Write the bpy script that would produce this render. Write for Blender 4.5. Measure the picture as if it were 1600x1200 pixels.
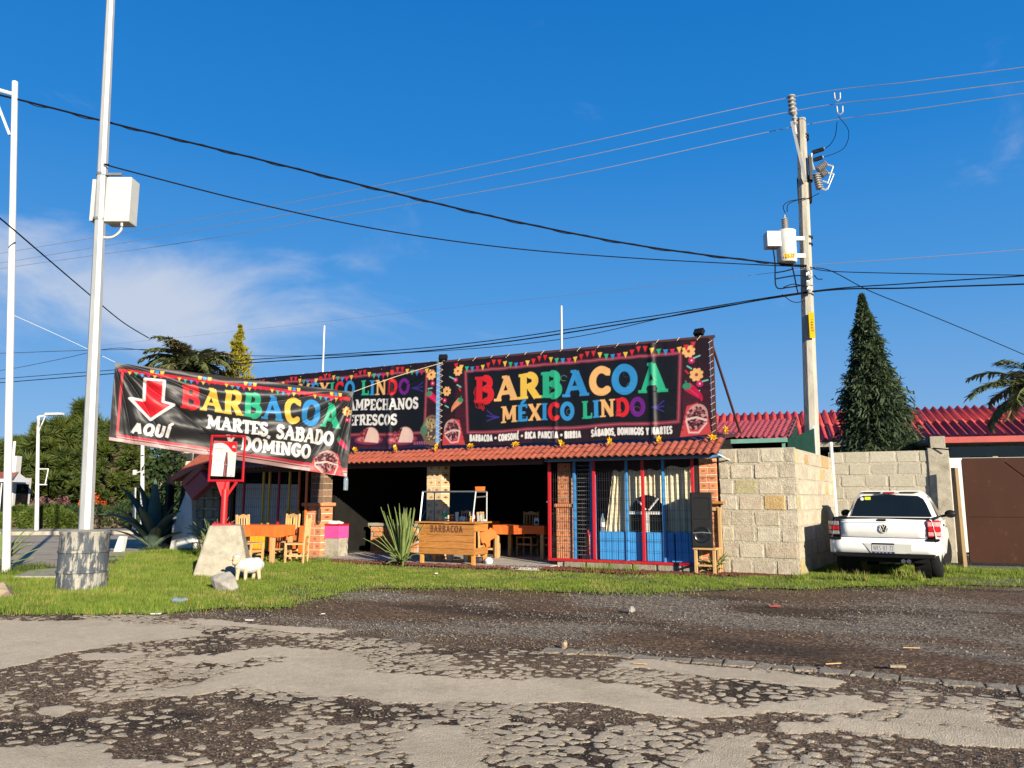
import bpy, bmesh, math, random
import numpy as np
from mathutils import Vector, Matrix

SC = bpy.context.scene
for o_ in list(bpy.data.objects):
    bpy.data.objects.remove(o_)
COL = SC.collection
R = math.radians
random.seed(7)
RNG = np.random.default_rng(7)

# ---------------------------------------------------------------- camera, sky, sun, exposure
CAM_H, FPX, PITCH, YAW = 1.4, 1202.0, R(8.5), R(27)
cam = bpy.data.objects.new('camera', bpy.data.cameras.new('camera'))
COL.objects.link(cam)
cam.location = (0, 0, CAM_H)
cam.rotation_euler = (R(90) + PITCH, 0, 0)
cam.data.sensor_width = 36
cam.data.lens = 36 * FPX / 1600
cam.data.clip_end = 3000
cam.data.clip_start = 0.05
SC.camera = cam

SUN_AZ, SUN_EL = R(27), R(16.5)          # to the right of straight behind the camera
sun = bpy.data.objects.new('sun', bpy.data.lights.new('sun', 'SUN'))
COL.objects.link(sun)
sun.data.energy = 5.0
sun.data.angle = R(0.5)
sun.data.color = (1.0, 0.89, 0.70)
to_sun = Vector((math.sin(SUN_AZ) * math.cos(SUN_EL), -math.cos(SUN_AZ) * math.cos(SUN_EL), math.sin(SUN_EL)))
sun.rotation_euler = (-to_sun).to_track_quat('-Z', 'Y').to_euler()
sun.location = to_sun * 60

world = bpy.data.worlds.new('World')
SC.world = world
world.use_nodes = True
wn, wl = world.node_tree.nodes, world.node_tree.links
wn.clear()
def wnode(t, **kw):
    n = wn.new(t)
    for k, v in kw.items():
        setattr(n, k, v)
    return n
sky = wnode('ShaderNodeTexSky', sky_type='NISHITA', sun_disc=False)
sky.sun_elevation = SUN_EL
sky.sun_rotation = R(180) - SUN_AZ
sky.altitude = 2300
sky.air_density = 1.0
sky.dust_density = 0.6
sky.ozone_density = 2.2
tc = wnode('ShaderNodeTexCoord')
sep = wnode('ShaderNodeSeparateXYZ')
wl.new(tc.outputs['Generated'], sep.inputs[0])
ramp = wnode('ShaderNodeValToRGB')
for _p, _c in ((0.0, (1.45, 2.30, 3.6)), (0.10, (0.95, 2.10, 3.85)), (0.25, (0.34, 1.62, 3.85)), (0.42, (0.06, 1.18, 3.5)), (0.60, (0.01, 0.90, 3.0)), (1.0, (0.01, 0.62, 2.4))):
    if _p in (0.0, 1.0): _e = ramp.color_ramp.elements[0 if _p == 0 else -1]
    else: _e = ramp.color_ramp.elements.new(_p)
    _e.color = (*_c, 1)
wl.new(sep.outputs['Z'], ramp.inputs['Fac'])
hs = wnode('ShaderNodeMix', data_type='RGBA')      # the physical sky, deepened towards the clear highland blue of the photograph
hs.inputs['Factor'].default_value = 0.93
wl.new(sky.outputs[0], hs.inputs['A']); wl.new(ramp.outputs[0], hs.inputs['B'])
mp = wnode('ShaderNodeMapping')
mp.inputs['Scale'].default_value = (1.0, 1.0, 2.6)
wl.new(tc.outputs['Generated'], mp.inputs['Vector'])
nz = wnode('ShaderNodeTexNoise')
nz.inputs['Scale'].default_value = 3.4
nz.inputs['Detail'].default_value = 9
nz.inputs['Roughness'].default_value = 0.58
nz.inputs['Distortion'].default_value = 0.5
wl.new(mp.outputs[0], nz.inputs['Vector'])
dist = wnode('ShaderNodeVectorMath', operation='DISTANCE')
mp2 = wnode('ShaderNodeMapping')
mp2.inputs['Scale'].default_value = (0.8, 0.8, 2.5)
wl.new(tc.outputs['Generated'], mp2.inputs['Vector'])
wl.new(mp2.outputs[0], dist.inputs[0])
dist.inputs[1].default_value = (-0.34, 0.70, 0.55)
bank = wnode('ShaderNodeMapRange')
bank.inputs['From Min'].default_value = 0.30
bank.inputs['From Max'].default_value = 0.0
wl.new(dist.outputs['Value'], bank.inputs['Value'])
ad = wnode('ShaderNodeMath', operation='MULTIPLY_ADD')
ad.inputs[1].default_value = 0.50
wl.new(bank.outputs[0], ad.inputs[0])
wl.new(nz.outputs['Fac'], ad.inputs[2])
cr = wnode('ShaderNodeMapRange', interpolation_type='SMOOTHSTEP')
cr.inputs['From Min'].default_value = 0.60
cr.inputs['From Max'].default_value = 1.0
cr.inputs['To Max'].default_value = 0.85
wl.new(ad.outputs[0], cr.inputs['Value'])
mx = wnode('ShaderNodeMix', data_type='RGBA')
mx.inputs['B'].default_value = (3.3, 3.6, 4.2, 1)
wl.new(cr.outputs[0], mx.inputs['Factor'])
wl.new(hs.outputs['Result'], mx.inputs['A'])
bg = wnode('ShaderNodeBackground')
bg.inputs['Strength'].default_value = 0.085
wl.new(mx.outputs['Result'], bg.inputs['Color'])
wo = wnode('ShaderNodeOutputWorld')
wl.new(bg.outputs[0], wo.inputs['Surface'])

SC.view_settings.view_transform = 'Standard'
SC.view_settings.look = 'None'
SC.view_settings.exposure = 1.15
SC.view_settings.gamma = 1
SC.view_settings.use_curve_mapping = False

# ---------------------------------------------------------------- measuring helpers
ORG = Vector((3.99, 14.994, 0))                       # right front corner of the restaurant
UX = Vector((math.cos(YAW), -math.sin(YAW), 0))       # along the front, to the right
UY = Vector((math.sin(YAW), math.cos(YAW), 0))        # into the building
def ray(px, py):
    v = 600 - py
    return Vector((px - 800, FPX * math.cos(PITCH) - v * math.sin(PITCH), FPX * math.sin(PITCH) + v * math.cos(PITCH)))
def at(px, py, Y):
    r = ray(px, py)
    return Vector((0, 0, CAM_H)) + r * (Y / r.y)
def gnd(px, py, z=0.0):
    r = ray(px, py)
    return Vector((0, 0, CAM_H)) + r * ((z - CAM_H) / r.z)
def fp(px, py, yl=0.0):
    r = ray(px, py); c = Vector((0, 0, CAM_H))
    P = c + r * ((yl - (c - ORG).dot(UY)) / r.dot(UY))
    return (P - ORG).dot(UX), P.z
def L(x, y, z=0.0):
    return ORG + UX * x + UY * y + Vector((0, 0, z))
def toloc(P):
    d = Vector(P) - ORG
    return d.dot(UX), d.dot(UY)

# ---------------------------------------------------------------- materials
def lin(c):
    """sRGB 0..255 -> linear"""
    out = []
    for x in c[:3]:
        x = x / 255.0
        out.append(x / 12.92 if x <= 0.04045 else ((x + 0.055) / 1.055) ** 2.4)
    return tuple(out)
def c4(c):
    return (c[0], c[1], c[2], 1)
MATS = {}
def mat(name, c1, c2=None, scale=6.0, rough=0.8, metal=0.0, bump=0.0, bscale=60.0, rnd=0.0, spec=0.5,
        stain=None, sscale=1.5, samt=0.5, slo=0.5, shi=0.7, stretch=None, detail=6, trans=0.0, attr=None, coat=0.0, palette=None, emit=0):
    m = bpy.data.materials.new(name)
    m.use_nodes = True
    nt = m.node_tree; N = nt.nodes; K = nt.links
    b = N['Principled BSDF']
    b.inputs['Roughness'].default_value = rough
    b.inputs['Metallic'].default_value = metal
    b.inputs['Specular IOR Level'].default_value = spec
    if coat: b.inputs['Coat Weight'].default_value = coat; b.inputs['Coat Roughness'].default_value = 0.08
    geo = N.new('ShaderNodeNewGeometry')
    src = geo.outputs['Position']
    if stretch:
        mpn = N.new('ShaderNodeMapping'); mpn.inputs['Scale'].default_value = stretch
        K.new(src, mpn.inputs['Vector']); src = mpn.outputs[0]
    if c2 is None:
        c2 = tuple(x * 0.78 for x in c1)
    n1 = N.new('ShaderNodeTexNoise'); n1.inputs['Scale'].default_value = scale; n1.inputs['Detail'].default_value = detail
    n1.inputs['Roughness'].default_value = 0.65
    K.new(src, n1.inputs['Vector'])
    r1 = N.new('ShaderNodeMapRange'); r1.inputs['From Min'].default_value = 0.32; r1.inputs['From Max'].default_value = 0.68
    K.new(n1.outputs['Fac'], r1.inputs['Value'])
    m1 = N.new('ShaderNodeMix'); m1.data_type = 'RGBA'
    m1.inputs['A'].default_value = c4(c1); m1.inputs['B'].default_value = c4(c2)
    K.new(r1.outputs[0], m1.inputs['Factor'])
    col = m1.outputs['Result']
    if attr:
        a = N.new('ShaderNodeAttribute'); a.attribute_name = attr
        mm = N.new('ShaderNodeMix'); mm.data_type = 'RGBA'; mm.blend_type = 'MULTIPLY'; mm.inputs['Factor'].default_value = 1
        K.new(a.outputs['Color'], mm.inputs['A']); K.new(col, mm.inputs['B']); col = mm.outputs['Result']
    oi = None
    if palette:
        oi = N.new('ShaderNodeObjectInfo')
        ra = N.new('ShaderNodeValToRGB'); ra.color_ramp.interpolation = 'CONSTANT'
        els = ra.color_ramp.elements
        while len(els) < len(palette): els.new(0.5)
        for i, pc in enumerate(palette):
            els[i].position = i / len(palette); els[i].color = c4(pc)
        K.new(oi.outputs['Random'], ra.inputs['Fac'])
        mm = N.new('ShaderNodeMix'); mm.data_type = 'RGBA'; mm.blend_type = 'MULTIPLY'; mm.inputs['Factor'].default_value = 1
        K.new(ra.outputs['Color'], mm.inputs['A']); K.new(col, mm.inputs['B']); col = mm.outputs['Result']
    if stain is not None:
        n2 = N.new('ShaderNodeTexNoise'); n2.inputs['Scale'].default_value = sscale; n2.inputs['Detail'].default_value = 8; n2.inputs['Roughness'].default_value = 0.7
        K.new(src, n2.inputs['Vector'])
        r2 = N.new('ShaderNodeMapRange'); r2.inputs['From Min'].default_value = slo; r2.inputs['From Max'].default_value = shi; r2.inputs['To Max'].default_value = samt
        K.new(n2.outputs['Fac'], r2.inputs['Value'])
        m2 = N.new('ShaderNodeMix'); m2.data_type = 'RGBA'; m2.inputs['B'].default_value = c4(stain)
        K.new(r2.outputs[0], m2.inputs['Factor']); K.new(col, m2.inputs['A']); col = m2.outputs['Result']
    if rnd:
        oi = oi or N.new('ShaderNodeObjectInfo')
        r3 = N.new('ShaderNodeMapRange'); r3.inputs['To Min'].default_value = 1 - rnd; r3.inputs['To Max'].default_value = 1 + rnd
        mo = N.new('ShaderNodeMath'); mo.operation = 'FRACT'
        mu = N.new('ShaderNodeMath'); mu.operation = 'MULTIPLY'; mu.inputs[1].default_value = 7.31
        K.new(oi.outputs['Random'], mu.inputs[0]); K.new(mu.outputs[0], mo.inputs[0]); K.new(mo.outputs[0], r3.inputs['Value'])
        vm = N.new('ShaderNodeVectorMath'); vm.operation = 'SCALE'
        K.new(col, vm.inputs[0]); K.new(r3.outputs[0], vm.inputs['Scale']); col = vm.outputs[0]
    K.new(col, b.inputs['Base Color'])
    if trans:
        b.inputs['Subsurface Weight'].default_value = 0
        tr = N.new('ShaderNodeBsdfTranslucent'); K.new(col, tr.inputs['Color'])
        ms = N.new('ShaderNodeMixShader'); ms.inputs[0].default_value = trans
        K.new(b.outputs[0], ms.inputs[1]); K.new(tr.outputs[0], ms.inputs[2])
        K.new(ms.outputs[0], N['Material Output'].inputs['Surface'])
    if bump:
        n3 = N.new('ShaderNodeTexNoise'); n3.inputs['Scale'].default_value = bscale; n3.inputs['Detail'].default_value = 5
        K.new(src, n3.inputs['Vector'])
        bp = N.new('ShaderNodeBump'); bp.inputs['Strength'].default_value = bump; bp.inputs['Distance'].default_value = 0.02
        K.new(n3.outputs['Fac'], bp.inputs['Height']); K.new(bp.outputs[0], b.inputs['Normal'])
    MATS[name] = m
    return m
def glassmat(name, tint=(0.9, 0.95, 0.95), refl=0.12, opac=0.0, ocol=(0.02, 0.02, 0.02)):
    m = bpy.data.materials.new(name); m.use_nodes = True
    N = m.node_tree.nodes; K = m.node_tree.links; N.clear()
    t = N.new('ShaderNodeBsdfTransparent'); t.inputs[0].default_value = c4(tint)
    g = N.new('ShaderNodeBsdfGlossy'); g.inputs['Roughness'].default_value = 0.03; g.inputs['Color'].default_value = (0.9, 0.95, 1, 1)
    fr = N.new('ShaderNodeFresnel'); fr.inputs[0].default_value = 1.45
    mu = N.new('ShaderNodeMath'); mu.operation = 'ADD'; mu.inputs[1].default_value = refl
    K.new(fr.outputs[0], mu.inputs[0])
    ms = N.new('ShaderNodeMixShader'); K.new(mu.outputs[0], ms.inputs[0]); K.new(t.outputs[0], ms.inputs[1]); K.new(g.outputs[0], ms.inputs[2])
    o = N.new('ShaderNodeOutputMaterial')
    if opac:
        d = N.new('ShaderNodeBsdfDiffuse'); d.inputs[0].default_value = c4(ocol)
        m2 = N.new('ShaderNodeMixShader'); m2.inputs[0].default_value = opac
        K.new(ms.outputs[0], m2.inputs[1]); K.new(d.outputs[0], m2.inputs[2]); K.new(m2.outputs[0], o.inputs[0])
    else:
        K.new(ms.outputs[0], o.inputs[0])
    return m

M = {}
M['concrete'] = mat('concrete', (0.36, 0.325, 0.26), (0.25, 0.225, 0.18), 5, 0.92, bump=0.7, bscale=50, stain=(0.15, 0.13, 0.09), sscale=3.5, samt=0.65, slo=.48, shi=.68, spec=.2)
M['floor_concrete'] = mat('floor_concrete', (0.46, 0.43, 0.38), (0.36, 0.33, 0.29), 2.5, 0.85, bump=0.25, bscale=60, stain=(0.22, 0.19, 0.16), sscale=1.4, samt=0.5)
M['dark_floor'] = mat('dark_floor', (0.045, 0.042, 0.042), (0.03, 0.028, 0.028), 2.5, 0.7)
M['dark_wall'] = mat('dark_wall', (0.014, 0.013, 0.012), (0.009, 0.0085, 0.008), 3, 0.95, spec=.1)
M['block'] = mat('block', (1.06, 1.06, 1.06), (0.66, 0.65, 0.63), 11, 0.95, bump=1.0, bscale=45, rnd=0.10, stain=(0.16, 0.14, 0.09), sscale=2.2, samt=0.45, slo=0.55, shi=0.75,
                 palette=[(0.400, 0.344, 0.256), (0.419, 0.367, 0.279), (0.381, 0.335, 0.260), (0.409, 0.339, 0.251), (0.419, 0.363, 0.284), (0.391, 0.330, 0.246), (0.428, 0.372, 0.284), (0.419, 0.372, 0.293), (0.391, 0.339, 0.260), (0.409, 0.353, 0.270), (0.419, 0.367, 0.279), (0.391, 0.270, 0.121), (0.400, 0.349, 0.270), (0.372, 0.326, 0.186)])
M['block_back'] = mat('block_back', (1, 1, 1), (0.78, 0.78, 0.76), 16, 0.95, bump=0.7, bscale=45, rnd=0.08,
                 palette=[(0.36, 0.33, 0.26), (0.34, 0.315, 0.25), (0.37, 0.34, 0.27), (0.33, 0.305, 0.24), (0.35, 0.325, 0.26), (0.36, 0.335, 0.27), (0.34, 0.31, 0.25), (0.40, 0.31, 0.17), (0.35, 0.325, 0.265)])
M['mortar'] = mat('mortar', (0.42, 0.375, 0.29), (0.22, 0.195, 0.15), 22, 0.97, bump=1.0, bscale=35)
M['brick'] = mat('brick', (0.52, 0.205, 0.09), (0.43, 0.16, 0.07), 14, 0.9, bump=0.4, bscale=90, rnd=0.14)
M['brick_pale'] = mat('brick_pale', (0.56, 0.40, 0.22), (0.48, 0.32, 0.17), 14, 0.9, bump=0.4, bscale=90, rnd=0.12)
M['brick_old'] = mat('brick_old', (0.20, 0.12, 0.075), (0.13, 0.075, 0.05), 12, 0.95, bump=0.5, bscale=60, rnd=0.2)
M['brick_mark'] = mat('brick_mark', (0.16, 0.055, 0.03), None, 20, 0.95)
M['tile'] = mat('tile', (0.31, 0.075, 0.040), (0.23, 0.054, 0.029), 7, 0.62, bump=0.2, bscale=80, rnd=0.10, stain=(0.2, 0.07, 0.05), sscale=2, samt=0.4)
M['red_sheet'] = mat('red_sheet', (0.33, 0.034, 0.027), (0.24, 0.02, 0.018), 1.5, 0.55, rnd=0.16, stain=(0.16, 0.014, 0.014), sscale=3, samt=0.6)
M['maroon_sheet'] = mat('maroon_sheet', (0.30, 0.05, 0.06), (0.22, 0.035, 0.042), 4, 0.6, rnd=0.08)
M['red_paint'] = mat('red_paint', (0.38, 0.009, 0.014), (0.30, 0.007, 0.011), 9, 0.42, stain=(0.2, 0.03, 0.02), sscale=14, samt=0.5, slo=0.58)
M['blue_paint'] = mat('blue_paint', (0.045, 0.25, 0.56), (0.035, 0.2, 0.48), 9, 0.45, stain=(0.03, 0.07, 0.16), sscale=10, samt=0.4, slo=0.58)
M['blue_panel'] = mat('blue_panel', (0.05, 0.30, 0.66), (0.04, 0.24, 0.58), 3, 0.5)
M['yellow_paint'] = mat('yellow_paint', (0.60, 0.36, 0.02), (0.5, 0.29, 0.015), 9, 0.5)
M['orange_paint'] = mat('orange_paint', (0.68, 0.15, 0.018), (0.58, 0.12, 0.014), 9, 0.5)
M['orange_cloth'] = mat('orange_cloth', (0.75, 0.145, 0.02), (0.68, 0.12, 0.015), 5, 0.8, trans=0.15)
M['brown_metal'] = mat('brown_metal', (0.055, 0.018, 0.016), None, 9, 0.5)
M['gate_brown'] = mat('gate_brown', (0.038, 0.0125, 0.0065), (0.030, 0.010, 0.005), 1.6, 0.7, spec=0.15, stain=(0.13, 0.085, 0.06), sscale=7, samt=0.4, slo=0.60, shi=0.78, stretch=(1, 1, 0.5))
M['wire'] = mat('wire', (0.03, 0.03, 0.035), None, 9, 0.5)
M['wire_light'] = mat('wire_light', (0.20, 0.20, 0.22), None, 9, 0.5, metal=0.4)
M['cable'] = mat('cable', (0.006, 0.006, 0.008), None, 9, 0.7, spec=0.1)
M['alu_cable'] = mat('alu_cable', (0.32, 0.33, 0.36), None, 9, 0.5, metal=0.5)
M['galv'] = mat('galv', (0.36, 0.37, 0.37), (0.28, 0.29, 0.295), 7, 0.5, metal=0.25, stain=(0.46, 0.46, 0.45), sscale=5, samt=0.4, stretch=(1, 1, 0.25))
M['white_paint'] = mat('white_paint', (0.55, 0.545, 0.53), (0.48, 0.475, 0.455), 6, 0.5)
M['box_grey'] = mat('box_grey', (0.43, 0.43, 0.40), (0.39, 0.39, 0.36), 6, 0.55)
M['pole_concrete'] = mat('pole_concrete', (0.36, 0.335, 0.28), (0.25, 0.235, 0.2), 6, 0.92, bump=0.5, bscale=40, stain=(0.15, 0.14, 0.11), sscale=5, samt=0.55, stretch=(1, 1, 0.3))
M['porcelain'] = mat('porcelain', (0.33, 0.315, 0.30), None, 9, 0.4, spec=.3)
M['black'] = mat('black', (0.007, 0.007, 0.008), (0.005, 0.005, 0.006), 9, 0.55, spec=0.18)
M['black_gloss'] = mat('black_gloss', (0.009, 0.009, 0.011), None, 9, 0.2, spec=0.4)
M['black_mesh'] = mat('black_mesh', (0.008, 0.008, 0.009), None, 200, 0.5, bump=0.6, bscale=400, spec=0.2)
M['wood'] = mat('wood', (0.56, 0.255, 0.062), (0.40, 0.16, 0.036), 5, 0.55, stretch=(2.2, 2.2, 22), bump=0.15, bscale=30, rnd=0.08)
M['wood_h'] = mat('wood_h', (0.42, 0.185, 0.045), (0.27, 0.105, 0.024), 2.4, 0.5, stretch=(2.0, 2.0, 20), bump=0.15, bscale=14, rnd=0.10, stain=(0.2, 0.07, 0.015), sscale=1.3, samt=0.6, slo=0.52, shi=0.66)
M['wood_raw'] = mat('wood_raw', (0.47, 0.29, 0.125), (0.36, 0.205, 0.08), 5, 0.7, stretch=(9, 9, 1.2), bump=0.2, bscale=30)
M['wood_dark'] = mat('wood_dark', (0.10, 0.05, 0.022), None, 6, 0.7)
M['wood_post'] = mat('wood_post', (0.24, 0.16, 0.075), (0.15, 0.10, 0.045), 5, 0.85, stretch=(9, 9, 0.8), bump=0.4, bscale=30)
M['burnt'] = mat('burnt', (0.09, 0.032, 0.010), None, 20, 0.9)
M['drum'] = mat('drum', (0.085, 0.098, 0.112), (0.045, 0.053, 0.065), 2.2, 0.8, stretch=(6, 6, 1.6), stain=(0.33, 0.31, 0.265), sscale=1.7, samt=0.95, slo=0.50, shi=0.57, bump=0.5, spec=.25)
M['rock'] = mat('rock', (0.30, 0.28, 0.25), (0.17, 0.155, 0.14), 7, 0.95, bump=0.9, bscale=25)
M['rock_tan'] = mat('rock_tan', (0.33, 0.26, 0.18), (0.2, 0.15, 0.10), 7, 0.95, bump=0.9, bscale=25)
M['lava'] = mat('lava', (0.028, 0.027, 0.028), (0.016, 0.016, 0.016), 14, 0.9, bump=0.8, bscale=45, rnd=0.3)
M['lime'] = mat('lime', (0.62, 0.58, 0.48), (0.5, 0.46, 0.37), 14, 0.95, bump=0.6, bscale=40)
M['grey_stone'] = mat('grey_stone', (0.24, 0.215, 0.16), (0.16, 0.145, 0.105), 8, 0.95, bump=0.8, bscale=30, rnd=0.16)
M['white_wall'] = mat('white_wall', (0.54, 0.545, 0.53), (0.42, 0.425, 0.41), 4, 0.85, stain=(0.22, 0.22, 0.2), sscale=4, samt=0.7, slo=0.55, shi=0.72)
M['sheep_white'] = mat('sheep_white', (0.48, 0.475, 0.46), (0.38, 0.375, 0.36), 12, 0.7, bump=0.7, bscale=35)
M['sheep_skin'] = mat('sheep_skin', (0.50, 0.36, 0.235), None, 9, 0.7)
M['curtain'] = mat('curtain', (0.78, 0.69, 0.49), (0.70, 0.61, 0.42), 4, 0.85, trans=0.25)
M['sheet'] = mat('sheet', (0.62, 0.60, 0.58), (0.54, 0.52, 0.50), 3, 0.8, trans=0.15)
M['purple_dark'] = mat('purple_dark', (0.028, 0.014, 0.028), None, 4, 0.6)
M['green_paint'] = mat('green_paint', (0.12, 0.27, 0.22), None, 8, 0.6)
M['green_tarp'] = mat('green_tarp', (0.003, 0.028, 0.019), (0.002, 0.018, 0.012), 6, 0.6, bump=0.5, bscale=12, spec=.2, stain=(0.03, 0.085, 0.065), sscale=9, samt=0.4, slo=0.6)
M['pink'] = mat('pink', (0.55, 0.06, 0.25), (0.48, 0.05, 0.21), 6, 0.6)
M['plastic_white'] = mat('plastic_white', (0.60, 0.60, 0.585), None, 10, 0.35)
M['yellow_bow'] = mat('yellow_bow', (0.78, 0.50, 0.02), (0.7, 0.42, 0.015), 14, 0.5, trans=0.2)
M['rope'] = mat('rope', (0.50, 0.42, 0.28), None, 20, 0.9)
M['car_white'] = mat('car_white', (0.74, 0.74, 0.725), (0.69, 0.685, 0.66), 3, 0.3, coat=0.5)
M['car_glass'] = mat('car_glass', (0.006, 0.009, 0.011), None, 3, 0.05, spec=0.30)
M['tyre'] = mat('tyre', (0.010, 0.010, 0.011), None, 20, 0.85, spec=.2, bump=0.3, bscale=120)
M['chrome'] = mat('chrome', (0.65, 0.66, 0.68), None, 9, 0.15, metal=1.0)
M['steel'] = mat('steel', (0.20, 0.21, 0.22), (0.15, 0.16, 0.165), 9, 0.45, metal=0.4)
M['light_red'] = mat('light_red', (0.40, 0.005, 0.010), None, 9, 0.12, coat=0.6)
M['light_clear'] = mat('light_clear', (0.50, 0.26, 0.26), (0.40, 0.2, 0.2), 30, 0.12, coat=0.6)
M['light_smoke'] = mat('light_smoke', (0.24, 0.22, 0.21), None, 30, 0.12, coat=0.6)
M['sticker'] = mat('sticker', (0.60, 0.72, 0.02), None, 9, 0.5)
M['sauce_red'] = mat('sauce_red', (0.25, 0.02, 0.01), None, 9, 0.15)
M['sauce_amber'] = mat('sauce_amber', (0.35, 0.12, 0.02), None, 9, 0.15)
M['label_green'] = mat('label_green', (0.02, 0.45, 0.25), None, 9, 0.4)
M['label_yellow'] = mat('label_yellow', (0.50, 0.30, 0.008), None, 9, 0.9, spec=0.03)
M['navy'] = mat('navy', (0.02, 0.05, 0.2), None, 9, 0.5)
M['blue_plastic'] = mat('blue_plastic', (0.02, 0.09, 0.26), None, 9, 0.5)
M['bark'] = mat('bark', (0.13, 0.09, 0.06), (0.07, 0.05, 0.035), 8, 0.95, stretch=(3, 3, 0.7), bump=0.8, bscale=20)
def leafmat(name, c1, c2, scale=1.2, trans=0.3, rough=0.6):
    return mat(name, c1, c2, scale, rough, trans=trans, detail=8, spec=0.3)
M['pine_leaf'] = leafmat('pine_leaf', (0.092, 0.115, 0.018), (0.036, 0.060, 0.012), 1.0)
M['pine_leaf_dark'] = leafmat('pine_leaf_dark', (0.040, 0.065, 0.018), (0.020, 0.040, 0.012), 1.3)
M['cypress_leaf'] = leafmat('cypress_leaf', (0.058, 0.085, 0.034), (0.028, 0.048, 0.024), 1.6)
M['cypress_gold'] = leafmat('cypress_gold', (0.32, 0.27, 0.02), (0.20, 0.18, 0.02), 2.5)
M['palm_leaf'] = leafmat('palm_leaf', (0.15, 0.165, 0.06), (0.07, 0.09, 0.035), 2.5)
M['palm_dry'] = leafmat('palm_dry', (0.26, 0.21, 0.12), (0.17, 0.13, 0.07), 2.5)
M['agave_leaf'] = leafmat('agave_leaf', (0.085, 0.12, 0.085), (0.05, 0.08, 0.06), 3, trans=0.05, rough=0.5)
M['yucca_leaf'] = leafmat('yucca_leaf', (0.20, 0.25, 0.07), (0.10, 0.15, 0.045), 9, trans=0.2)
M['grass_blade'] = leafmat('grass_blade', (0.20, 0.28, 0.032), (0.10, 0.155, 0.018), 2.2, trans=0.4, rough=0.7)
M['grass_dry'] = leafmat('grass_dry', (0.36, 0.32, 0.10), (0.22, 0.2, 0.05), 3, trans=0.3)
M['hedge_leaf'] = leafmat('hedge_leaf', (0.085, 0.12, 0.015), (0.035, 0.06, 0.010), 1.8)
M['flower_pink'] = leafmat('flower_pink', (0.30, 0.10, 0.14), (0.10, 0.08, 0.05), 1.5)
M['flower_orange'] = leafmat('flower_orange', (0.7, 0.14, 0.02), (0.6, 0.1, 0.02), 3)
M['mulch'] = mat('mulch', (0.15, 0.035, 0.022), (0.08, 0.022, 0.015), 30, 0.95, bump=1.0, bscale=50)
M['gravel'] = mat('gravel', (0.235, 0.20, 0.16), (0.06, 0.046, 0.034), 9, 0.85, detail=3)
M['print'] = mat('print', (0.50, 0.50, 0.50), (0.46, 0.46, 0.46), 3, 0.50, attr='Col', spec=0.25)
M['print_vinyl'] = mat('print_vinyl', (0.50, 0.50, 0.50), (0.46, 0.46, 0.46), 3, 0.50, attr='Col', spec=0.42)
M['glass'] = glassmat('glass', (0.95, 0.98, 0.98), -0.02)
M['bottle_clear'] = glassmat('bottle_clear', (0.85, 0.92, 0.93), 0.16, 0.16, (0.6, 0.7, 0.75))

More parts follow.
